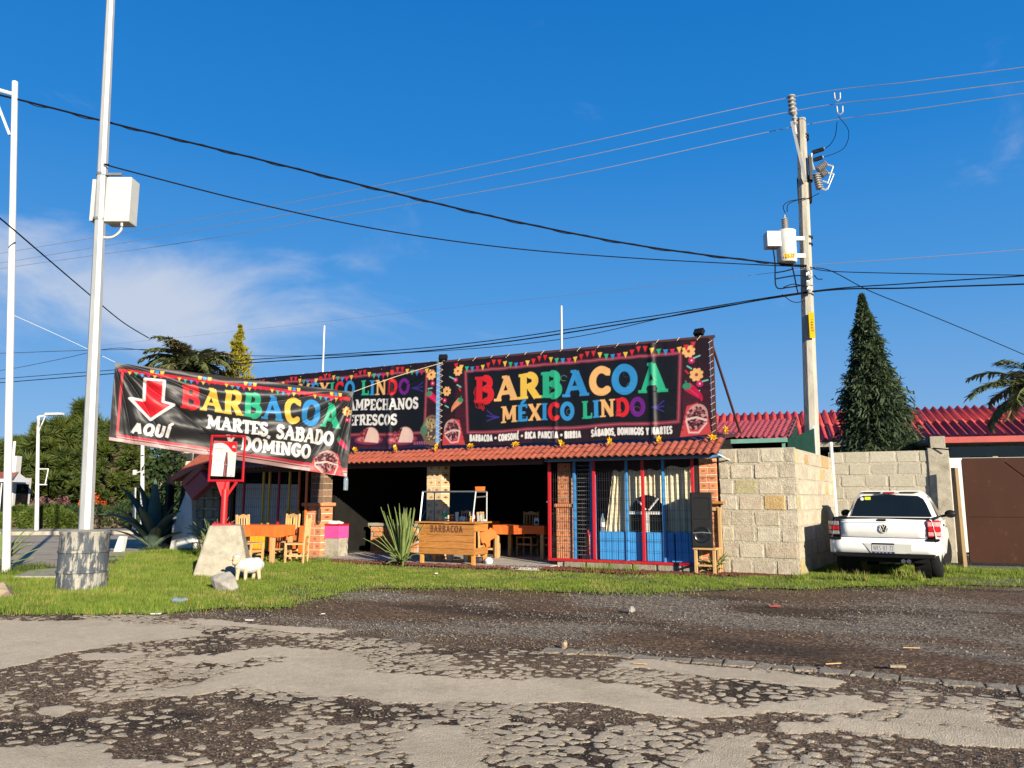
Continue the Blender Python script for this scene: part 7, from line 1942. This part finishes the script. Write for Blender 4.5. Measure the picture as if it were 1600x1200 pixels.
MB().box((0, 1.3, 1.475), (1.0, .8, .02)).build('roof_panel', M['car_white'], pt, bevel=.01)
MB().cyl((0, 1.0, 1.47), (0, .93, 1.53), .012, .006, n=6).build('antenna', M['black'], pt)
for s_ in (-1, 1):
    sw_ = [(1.02, 1.0), (2.28, 1.0), (1.98, 1.33), (1.85, 1.37), (1.15, 1.38), (1.05, 1.3)]
    MB().add([(s_ * (.775 - (z - 1.0) * .43), y, z) for y, z in sw_] + [(s_ * (.74 - (z - 1.0) * .43), y, z) for y, z in sw_], [tuple(range(6)), tuple(reversed(range(6, 12)))] + [(i, (i + 1) % 6, 6 + (i + 1) % 6, 6 + i) for i in range(6)]).build('side_window', M['car_glass'], pt)
    mi_ = MB().ball((s_ * .93, 2.02, 1.05), (.10, .05, .075), 12, 8).build('mirror', M['black'], pt, smooth=True); MB().tube([(s_ * .76, 2.05, 1.0), (s_ * .90, 2.03, 1.03)], .025, 5).build('mirror_arm', M['black'], mi_)
    dd = MB().add([(s_ * (HW + .006), y, z) for y, z in ((.95, .40), (2.18, .40), (2.2, .94), (.95, .94))] + [(s_ * (HW - .02), y, z) for y, z in ((.95, .40), (2.18, .40), (2.2, .94), (.95, .94))], [(0, 1, 2, 3), (0, 4, 5, 1), (1, 5, 6, 2), (2, 6, 7, 3), (3, 7, 4, 0)]).build('door', M['car_white'], pt, bevel=.006)
    MB().box((s_ * (HW + .012), 1.12, .86), (.03, .14, .035)).build('handle', M['black'], dd, bevel=.006)
    MB().box((s_ * (HW + .005), 2.36, .80), (.02, .05, .04)).build('indicator', M['black'], pt)
    # dark wheel housings
    for cy in (0, WB):
        MB().lathe([(.40, 0), (.40, .24)], n=20, mx=Matrix.Translation((s_ * .53 - .12, cy, RW + .01)) @ Matrix.Rotation(R(90), 4, 'Y')).build('wheel_housing', M['black'], pt)
        steer = R(-14) if cy else 0
        wl_ = thing('wheel', None, None, (s_ * .715, cy, RW), steer); wl_.parent = pt
        mx = Matrix.Rotation(R(90), 4, 'Y')
        MB().lathe([(.19, -.09), (.27, -.10), (.298, -.075), (.302, 0), (.298, .075), (.27, .10), (.19, .09)], n=30, mx=mx).build('tyre', M['tyre'], wl_, smooth=True, angle=60)
        MB().lathe([(.02, s_ * .05), (.10, s_ * .06), (.17, s_ * .055), (.19, s_ * .085)], n=20, mx=mx).build('rim', M['steel'], wl_, smooth=True)
MB().box((0, .9, .36), (1.3, 2.9, .16)).build('underbody', M['black'], pt)
for dx in (.29, .37): MB().lathe([(.028, 0), (.034, 0), (.034, .14), (.028, .14)], n=14, mx=Matrix.Translation((dx, -.74, .325)) @ Matrix.Rotation(R(90), 4, 'X')).build('exhaust_pipe', M['chrome'], pt, smooth=True)
for s_ in (-1, 1): MB().ball((s_ * .56, WB + .66, .70), (.15, .06, .09), 12, 8).build('headlight', M['light_clear'], pt, smooth=True)

# ---------------------------------------------------------------- vegetation
def quads_mesh(name, C0, D, Wv, ln, wd, m, parent, tip=.25, kind=None):
    """leaf blades: base C0 (n,3), direction D (n,3), width vector Wv (n,3); four-sided, narrowing to the tip"""
    n = len(C0); ln = np.asarray(ln)[:, None]; wd = np.asarray(wd)[:, None]
    V = np.stack([C0 - Wv * wd * .35, C0 + Wv * wd * .35, C0 + D * ln * .55 + Wv * wd * .5, C0 + D * ln + Wv * wd * .5 * tip, C0 + D * ln - Wv * wd * .5 * tip, C0 + D * ln * .55 - Wv * wd * .5], 1)
    b = np.arange(n)[:, None] * 6
    F = np.concatenate([b + np.array([[0, 1, 2, 5]]), b + np.array([[5, 2, 3, 4]])])
    return np_mesh(name, V.reshape(-1, 3), F, m, parent, kind=kind)
def unit(a): return a / np.maximum(np.linalg.norm(a, axis=1, keepdims=True), 1e-9)
def rdir(n):
    return unit(RNG.normal(size=(n, 3)))
def perp(D):
    return unit(np.cross(D, rdir(len(D))))
def bushy_tree(label, P, h, r, nclump, m, trunk_r, crown0, seed, cat='tree', per=210, csz=.55, name='pine_tree', group=None, leaf=.26, needle=.035, shape=1.0, tuft_up=.3):
    t = thing(name, label, cat, P, 0, group)
    rd = random.Random(seed); rg = np.random.default_rng(seed)
    MB().tube([(0, 0, 0), (.1, 0, h * .35), (-.05, .05, h * .7), (0, 0, h * .92)], [trunk_r, trunk_r * .75, trunk_r * .4, trunk_r * .12], 8).build('trunk', M['bark'], t)
    cents = []
    limbs = MB()
    burst = name == 'pine_tree'
    for i in range(nclump):
        z = crown0 + (h - crown0) * (rd.random() ** .9)
        f = (z - crown0) / (h - crown0)
        rr_ = r * (math.sin(min(1, .12 + f * 1.05) * math.pi) ** .55 if shape == 1 else (1 - f) ** .8 + .08) * rd.uniform(.55, 1.08)
        a = rd.uniform(0, 6.283)
        c = (rr_ * math.cos(a), rr_ * math.sin(a), z); cents.append(c)
        if i % 3 == 0: limbs.tube([(0, 0, max(z - rr_ * .45, crown0 * .6)), (c[0] * .5, c[1] * .5, z - rr_ * .15), c], [trunk_r * .3, trunk_r * .2, .015], 4)
    limbs.build('limb', M['bark'], t, kind='stuff')
    Cn = np.array(cents); n = nclump * per
    ci = np.repeat(np.arange(nclump), per)
    off = rg.normal(size=(n, 3)); off /= np.linalg.norm(off, axis=1, keepdims=True)
    rad = csz * r / 2.2 * (rg.random((n, 1)) ** .5) * (0.7 + .6 * rg.random(nclump))[ci][:, None]
    off[:, 2] *= .72
    if burst:      # needle tufts: every needle of a tuft springs from its middle
        B = Cn[ci] + off * rad * .30; D = unit(off + np.array([0, 0, tuft_up]) + .25 * rg.normal(size=(n, 3)))
        ln_ = rad[:, 0] * (.8 + .3 * rg.random(n)); wd_ = np.full(n, needle)
        quads_mesh('crown', B, D, perp(D), ln_, wd_, m, t)
        return t
    B = Cn[ci] + off * rad
    D = unit(off + np.array([0, 0, tuft_up]) + .5 * rg.normal(size=(n, 3)))
    quads_mesh('crown', B, D, perp(D), leaf * (0.6 + .8 * rg.random(n)), needle * 4 * (0.6 + .8 * rg.random(n)), m, t)
    return t
PG = 'bushy pines across the side street'
def pineat(px, Y, topy, r, label, seed, m='pine_leaf', c0=.20, ncl=270, **k):
    base = at(px, 780, Y); base.z = 0
    h = at(px, topy, Y).z
    bushy_tree(label, base, h, r, ncl, M[m], .22, h * c0, seed, group=PG, per=165, csz=.40, leaf=.30, needle=.042, tuft_up=.35, **k)
pineat(120, 42, 634, 3.0, 'tallest bushy pine, behind the steel pole across the side street', 3)
pineat(56, 43, 668, 2.6, 'bushy pine behind the white lamp post with the small frame', 4)
pineat(172, 41, 664, 2.2, 'bushy pine between the steel pole and the hanging banner', 5)
pineat(18, 47, 688, 2.2, 'bushy pine at the far left beside the white house', 6)
pineat(90, 52, 676, 3.0, 'darker bushy pine standing behind the gap of the two front pines', 7, 'pine_leaf_dark')
pineat(203, 50, 722, 2.0, 'low dark pine behind the slim white pole', 8, 'pine_leaf_dark')
pineat(-40, 46, 668, 3.0, 'bushy pine beyond the left edge of the picture', 9)
P = at(246, 780, 46); P.z = 0
bushy_tree('thin grey green tree behind the agave', P, at(246, 728, 46).z, 1.9, 60, M['pine_leaf_dark'], .12, 1.2, 12, per=90, csz=.7, name='broadleaf_tree', leaf=.16, needle=.04)
P = at(225, 780, 60); P.z = 0
bushy_tree('far dark tree at the end of the side street', P, at(225, 746, 60).z, 4.0, 70, M['pine_leaf_dark'], .2, .6, 13, per=150, name='broadleaf_tree')
# bare twigs
P = at(240, 780, 43); P.z = 0
bt_ = thing('bare_tree', 'bare pale twiggy tree in front of the dark trees by the agave', 'tree', P); rd = random.Random(5)
MB().tube([(0, 0, 0), (.05, 0, 1.6)], [.07, .05], 6).build('trunk', M['bark'], bt_)
tw = MB()
for i in range(26):
    a = rd.uniform(0, 6.28); l = rd.uniform(.8, 1.9); s_ = rd.uniform(.2, .8)
    tw.tube([(.05, 0, 1.2 + rd.uniform(0, .5)), (.05 + s_ * .5 * math.cos(a), s_ * .5 * math.sin(a), 1.6 + l * .5), (.05 + s_ * math.cos(a) * 1.2, s_ * math.sin(a) * 1.2, 1.6 + l)], [.03, .02, .006], 4)
tw.build('twig', mat('twig', (.30, .26, .22)), bt_, kind='stuff')
# hedges and flowers on the far side
def hedge(label, P, sx, sy, sz, m, seed, n=5200, name='hedge', leaf=.11):
    t = thing(name, label, 'hedge' if name == 'hedge' else 'flower bed', P)
    rg = np.random.default_rng(seed)
    o = rg.normal(size=(n, 3)); o /= np.linalg.norm(o, axis=1, keepdims=True); o[:, 2] = np.abs(o[:, 2])
    o = np.sign(o) * np.abs(o) ** .72
    o *= (.86 + .14 * rg.random((n, 1))) * (1 + .10 * np.sin(o[:, :1] * 7 + seed))
    B = o * np.array([sx, sy, sz]); D = unit(o + .7 * rg.normal(size=(n, 3)))
    quads_mesh('foliage', B, D, perp(D), leaf * (.6 + .8 * rg.random(n)), leaf * .7 * (.6 + .8 * rg.random(n)), m, t)
    c = MB().ball((0, 0, 0), (sx * .88, sy * .88, sz * .88), 16, 8); c.v = [(x, y, max(z, 0)) for x, y, z in c.v]
    c.build('branches', M['bark'], t)
def gx_(px, Y): 
    p = at(px, 780, Y); p.z = .08; return p
hedge('rounded clipped green bush right of the framed lamp post', gx_(78, 35), 1.05, .8, 1.0, M['hedge_leaf'], 1)
hedge('clipped green bush left of the framed lamp post', gx_(38, 35.5), 1.0, .8, .95, M['hedge_leaf'], 2)
hedge('long dark hedge behind the steel pole', gx_(158, 37), 2.0, .8, 1.0, M['pine_leaf_dark'], 3)
hedge('dark hedge behind the far white pole', gx_(215, 38), 1.6, .8, 1.1, M['pine_leaf_dark'], 4)
hedge('low dark hedge between the clipped bush and the steel pole', gx_(110, 37.5), 1.6, .8, .95, M['pine_leaf_dark'], 8)
hedge('pink flowers above the clipped bushes at the far left', gx_(45, 38), 1.6, .5, 1.35, M['flower_pink'], 5, 1500, 'flower_bed', .08)
hedge('pink flowers behind the rounded clipped bush', gx_(86, 39), 1.2, .5, 1.4, M['flower_pink'], 6, 900, 'flower_bed', .08)
hedge('orange flowers behind the hedge by the steel pole', gx_(146, 39.5), .7, .4, 1.55, M['flower_orange'], 7, 800, 'flower_bed', .09)
# white house at the far left
hp = at(-72, 780, 36); hp.z = 0
hs_ = thing('white_house', 'white house with a red tiled awning at the far left edge', 'house', hp, 0)
MB().box((-.2, .9, 1.2), (5.5, 1.3, 2.4)).build('wall', M['white_paint'], hs_)
MB().box((2.38, .4, 2.9), (.42, .4, 1.0)).build('chimney', M['white_paint'], hs_); MB().cyl((2.3, .4, 3.3), (2.3, .4, 4.1), .06, n=8).build('flue', M['white_paint'], hs_)
aw_ = MB().add([(-1.8, -1.2, 2.16), (3.35, -1.2, 2.16), (3.35, -1.2, 2.30), (-1.8, -1.2, 2.30), (-1.8, .3, 2.16), (3.35, .3, 2.16), (2.7, .3, 2.62), (-1.8, .3, 2.62)], [(0, 1, 2, 3), (4, 7, 6, 5), (0, 4, 5, 1), (1, 5, 6, 2), (0, 3, 7, 4)]).build('awning', M['white_paint'], hs_)
MB().add([(-1.8, -1.24, 2.31), (3.42, -1.24, 2.31), (2.7, .3, 2.66), (-1.8, .3, 2.66)], [(0, 1, 2, 3)]).build('roof_sheet', M['tile'], aw_)
MB().box((2.56, .9, 1.3), (.03, .9, 1.6)).build('window', M['car_glass'], hs_)
MB().box((1.8, .24, 1.1), (1.2, .03, 2.0)).build('window', M['car_glass'], hs_)
for x in (2.5, 2.8): MB().cyl((x, -1.0, 0), (x, -1.0, 2.2), .03, n=6).build('post', M['white_paint'], hs_)

# agave at the corner of the building
def agave(label, P, leaves, m, cat='agave', name='agave'):
    t = thing(name, label, cat, P)
    for (az, el, l, w_, droop) in leaves:
        n = 7; b = MB(); rows = []
        a = R(az); e = R(el); side = Vector((-math.sin(a), math.cos(a), 0))
        p = Vector((.06 * math.cos(a), .06 * math.sin(a), .05)); ang = e
        for i in range(n + 1):
            s_ = i / n
            ww = w_ * (0.75 + 1.0 * s_ - 1.75 * s_ ** 2.2) * .5 if s_ < 1 else .002
            ww = max(ww, .003)
            d = Vector((math.cos(a) * math.cos(ang), math.sin(a) * math.cos(ang), math.sin(ang)))
            nn = side.cross(d)
            rows += [p + side * ww + nn * -ww * .35, p - nn * -.0 - nn * .012 * (1 - s_), p - side * ww + nn * -ww * .35]
            p = p + d * (l / n); ang -= R(droop) / n * (1 + s_)
        b.add(rows, [(3 * i + k, 3 * i + k + 1, 3 * i + k + 4, 3 * i + k + 3) for i in range(n) for k in range(2)])
        o = b.build('leaf', m, t, smooth=True, angle=70)
        o.modifiers.new('thickness', 'SOLIDIFY').thickness = .012
    return t
ap = gnd(238, 860); ap.z = 0
agave('large dark agave at the corner of the restaurant, one long leaf arching over the street', ap, [(186, 60, 2.06, .37, 62), (172, 74, 2.06, .42, 30), (160, 80, 1.89, .39, 15), (120, 84, 2.01, .39, 10), (20, 78, 1.71, .39, 25), (-30, 66, 1.53, .39, 40), (195, 48, 1.18, .33, 20), (215, 40, 1.06, .33, 20), (240, 55, 1.18, .36, 20), (300, 50, 1.12, .36, 30), (270, 66, 1.47, .39, 25), (225, 64, 1.53, .39, 30), (60, 60, 1.30, .36, 30), (350, 45, 0.94, .31, 30)], M['agave_leaf'])
yp = gnd(629, 883); yp.z = .0
rd = random.Random(21); lv_ = []
for i in range(30):
    az = rd.uniform(0, 360); lv_.append((az, rd.uniform(66, 88), rd.uniform(.75, 1.28), .075, rd.uniform(-8, 10)))
lv_ += [(185, 40, .95, .06, 12), (195, 54, 1.05, .06, 10), (170, 58, .95, .06, 5), (205, 50, .8, .06, 15), (230, 55, .7, .06, 10)]
for i in range(14): lv_.append((rd.uniform(180, 360), rd.uniform(20, 60), rd.uniform(.25, .5), .05, rd.uniform(20, 70)))
yc = agave('clump of upright snake plant leaves left of the wooden food counter', yp, lv_, M['yucca_leaf'], 'plant', 'snake_plant')
fl_ = MB().ball((-.02, -.12, .72), (.035, .03, .07), 9, 7, jit=.15, seed=2).build('flower', M['flower_orange'], yc)
ep = gnd(-6, 893)
agave('long pale spiky leaves reaching in at the left edge of the picture', ep, [(10, 62, .95, .10, 20), (-10, 50, .85, .10, 25), (25, 38, .8, .09, 15), (0, 24, .7, .10, 10), (60, 70, .9, .09, 20), (170, 60, .9, .10, 30), (120, 64, .9, .1, 20), (-60, 55, .6, .09, 30), (-30, 36, .5, .09, 30)], M['yucca_leaf'], 'agave', 'spiky_plant')
# grassy clump in front of the stone wall by the sign
gp = gnd(333, 868); rd = random.Random(4)
agave('thin bladed grassy clump between the stone wall and the red sign stand', gp, [(rd.uniform(0, 360), rd.uniform(55, 86), rd.uniform(.5, 1.05), .03, rd.uniform(10, 70)) for i in range(70)], M['yucca_leaf'], 'plant', 'grass_clump')
agave('small weed behind the stool beside the brick pillar', L(-.12, -.06), [(rd.uniform(180, 360), rd.uniform(40, 80), rd.uniform(.2, .45), .03, rd.uniform(10, 60)) for i in range(26)], M['yucca_leaf'], 'plant', 'weed_clump')

# palms
def palm(label, P, h, nf, fl, seed, tr=.22, frond_m='palm_leaf', els=(-50, 75), azs=(0, 360), skip_trunk=False):
    t = thing('palm_tree', label, 'palm', P, 0, 'palms behind the buildings')
    rd = random.Random(seed); rg = np.random.default_rng(seed)
    MB().tube([(0, 0, 0), (.04, 0, h * .5), (0, 0, h)], [tr, tr * .85, tr * .9], 9).build('trunk', M['bark'], t)
    for f in range(nf):
        a = R(rd.uniform(*azs)); e = R(rd.uniform(*els)); l = fl * rd.uniform(.8, 1.1)
        n = 26; p = Vector((0, 0, h)); ang = e; pts = []; dirs = []
        for i in range(n + 1):
            d = Vector((math.cos(a) * math.cos(ang), math.sin(a) * math.cos(ang), math.sin(ang)))
            pts.append(p.copy()); dirs.append(d); p = p + d * (l / n); ang -= R(rd.uniform(2.0, 4.4))
        fr = MB().tube(pts[::4] + [pts[-1]], [.03] * (len(pts[::4])) + [.006], 4).build('frond', M['palm_dry'] if f % 5 == 0 else M[frond_m], t)
        Pn = np.array([list(q) for q in pts[3:]]); Dn = np.array([list(q) for q in dirs[3:]])
        side = np.cross(Dn, np.array([0, 0, 1.0])); side = unit(side)
        Bs = []; Ds = []; Ws = []; Ls = []
        for rep in range(2):
            for s_ in (-1, 1):
                k = len(Pn); D = unit(s_ * side * 1.0 + Dn * .75 + np.array([0, 0, -.45]) + .25 * rg.normal(size=(k, 3)))
                Bs.append(Pn + Dn * (rep * l / n / 2)); Ds.append(D); Ws.append(unit(np.cross(D, np.array([0.1, 0.2, 1.0])))); Ls.append(fl * .30 * (1 - .55 * np.linspace(0, 1, k)) * (.8 + .4 * rg.random(k)))
        B, D, Wn, Ln = map(np.concatenate, (Bs, Ds, Ws, Ls))
        o = quads_mesh('leaflet', B, D, Wn, Ln, np.full(len(B), .06), M['palm_dry'] if f % 5 == 0 else M[frond_m], fr, tip=.1, kind='stuff')
    return t
pp = at(284, 780, 26); pp.z = 0
palm('palm with a full drooping crown above the left end of the hanging banner', pp, at(284, 572, 26).z, 62, 1.65, 3, els=(-45, 80))
pp = at(1640, 780, 23); pp.z = 0
palm('palm at the right edge with one frond arching over the red shed roof', pp, at(1640, 618, 23).z, 26, 2.1, 8, els=(-20, 75))
# conifers
def spray_tree(label, P, h, r, m, nsp, seed, name, droop=.6, top_w=.3, leaf=.10, per=34, base=0.0, prof=None):
    t = thing(name, label, 'conifer', P); rg = np.random.default_rng(seed); rd = random.Random(seed)
    MB().tube([(0, 0, 0), (0, 0, h * .97)], [.16, .02], 8).build('trunk', M['bark'], t)
    Bs = []; Ds = []; Lk = []
    br = MB()
    for i in range(nsp):
        f = rd.random() ** 1.25; z = base + (h - base) * f
        R_ = r * prof(f) * rd.uniform(.55, 1.22)
        a = rd.uniform(0, 6.283); up = rd.uniform(.25, .75)
        p0 = np.array([0, 0, z]) + np.array([math.cos(a), math.sin(a), 0]) * R_ * .30
        out = np.array([math.cos(a), math.sin(a), 0]); k = per
        s_ = rg.random(k) ** .8
        Q = p0 + out * (R_ * .75 * s_)[:, None] + np.array([0, 0, 1.0]) * (R_ * up * s_ * .7 - droop * R_ * s_ ** 2.2 * .9)[:, None]
        Q += rg.normal(size=(k, 3)) * (.05 + .07 * s_)[:, None] * min(1.0, R_ / r * 1.8) * np.array([1, 1, .7])
        D = unit(out * .6 + np.array([0, 0, up * .6]) - np.array([0, 0, 1.0]) * (droop * 1.5 * s_)[:, None] + .55 * rg.normal(size=(k, 3)))
        Bs.append(Q); Ds.append(D); Lk.append(np.full(k, min(1.0, .35 + R_ / r * 1.3)))
        if i % 6 == 0: br.tube([(0, 0, z - .1), tuple(p0 + out * R_ * .4 + np.array([0, 0, R_ * up * .3]))], [.02, .006], 4)
    B, D = np.concatenate(Bs), np.concatenate(Ds); n = len(B)
    br.build('limb', M['bark'], t, kind='stuff')
    quads_mesh('crown', B, D, perp(D), np.concatenate(Lk) * leaf * (.5 + 1.3 * rg.random(n)), leaf * .26 * (.6 + .9 * rg.random(n)), m, t)
    return t
cp = at(1386, 780, 23.0); cp.z = 0
ch_ = at(1363, 460, 23.0)
ct_ = spray_tree('tall dark green cypress with a ragged drooping top behind the yard wall', cp, ch_.z, 1.30, M['cypress_leaf'], 1900, 5, 'cypress_tree', prof=lambda f: min(1.0, (1 - f) * 1.36 + .015) * (1 + .10 * math.sin(f * 23)), leaf=.15, per=40, droop=.85)
for c_ in kids(ct_):   # the whole tree leans a little to the left
    c_.rotation_euler = (0, R(-2.6), 0)
cp = at(361, 780, 27.0); cp.z = 0
spray_tree('golden pointed conifer behind the left end of the roof banners', cp, at(361, 508, 27).z, .95, M['cypress_gold'], 420, 6, 'golden_conifer', prof=lambda f: min(1, 1.9 * (1 - f)), leaf=.15, per=44, droop=-.15)
# creeper hanging beside the dark corner post
iv = floc('creeper', 'dark leafy creeper hanging beside the dark corner post', 'creeper', -15.75, .2, 2.3)
rg = np.random.default_rng(4); n = 1500
B = rg.normal(size=(n, 3)) * np.array([.28, .2, .30]) + np.array([0, 0, .1]); D = rdir(n); D[:, 2] -= .4; D = unit(D)
quads_mesh('foliage', B, D, perp(D), .10 * (.6 + .8 * rg.random(n)), .07 * (.6 + .8 * rg.random(n)), M['pine_leaf_dark'], iv)
MB().tube([(.2, 0, -2.3), (.1, 0, -1), (0, 0, .2)], .03, 5).build('stem', M['bark'], iv)
# distant low treeline that closes the view along the street and behind the yard
rg = np.random.default_rng(31)
n = 26000
ang = rg.uniform(R(-62), R(62), n); dist_ = rg.uniform(88, 125, n)
hh_ = 2.6 + 1.6 * vnoise(ang * 16, ang * 0, 3) + 0.8 * vnoise(ang * 60, ang * 0, 5)
B = np.stack([dist_ * np.sin(ang), dist_ * np.cos(ang), hh_ * rg.random(n) ** .7], 1); D = rdir(n)
o = quads_mesh('far_treeline', B, D, perp(D), 1.1 * (.6 + .8 * rg.random(n)), .9 * (.6 + .8 * rg.random(n)), M['pine_leaf_dark'], None)
tag(o, kind='stuff')
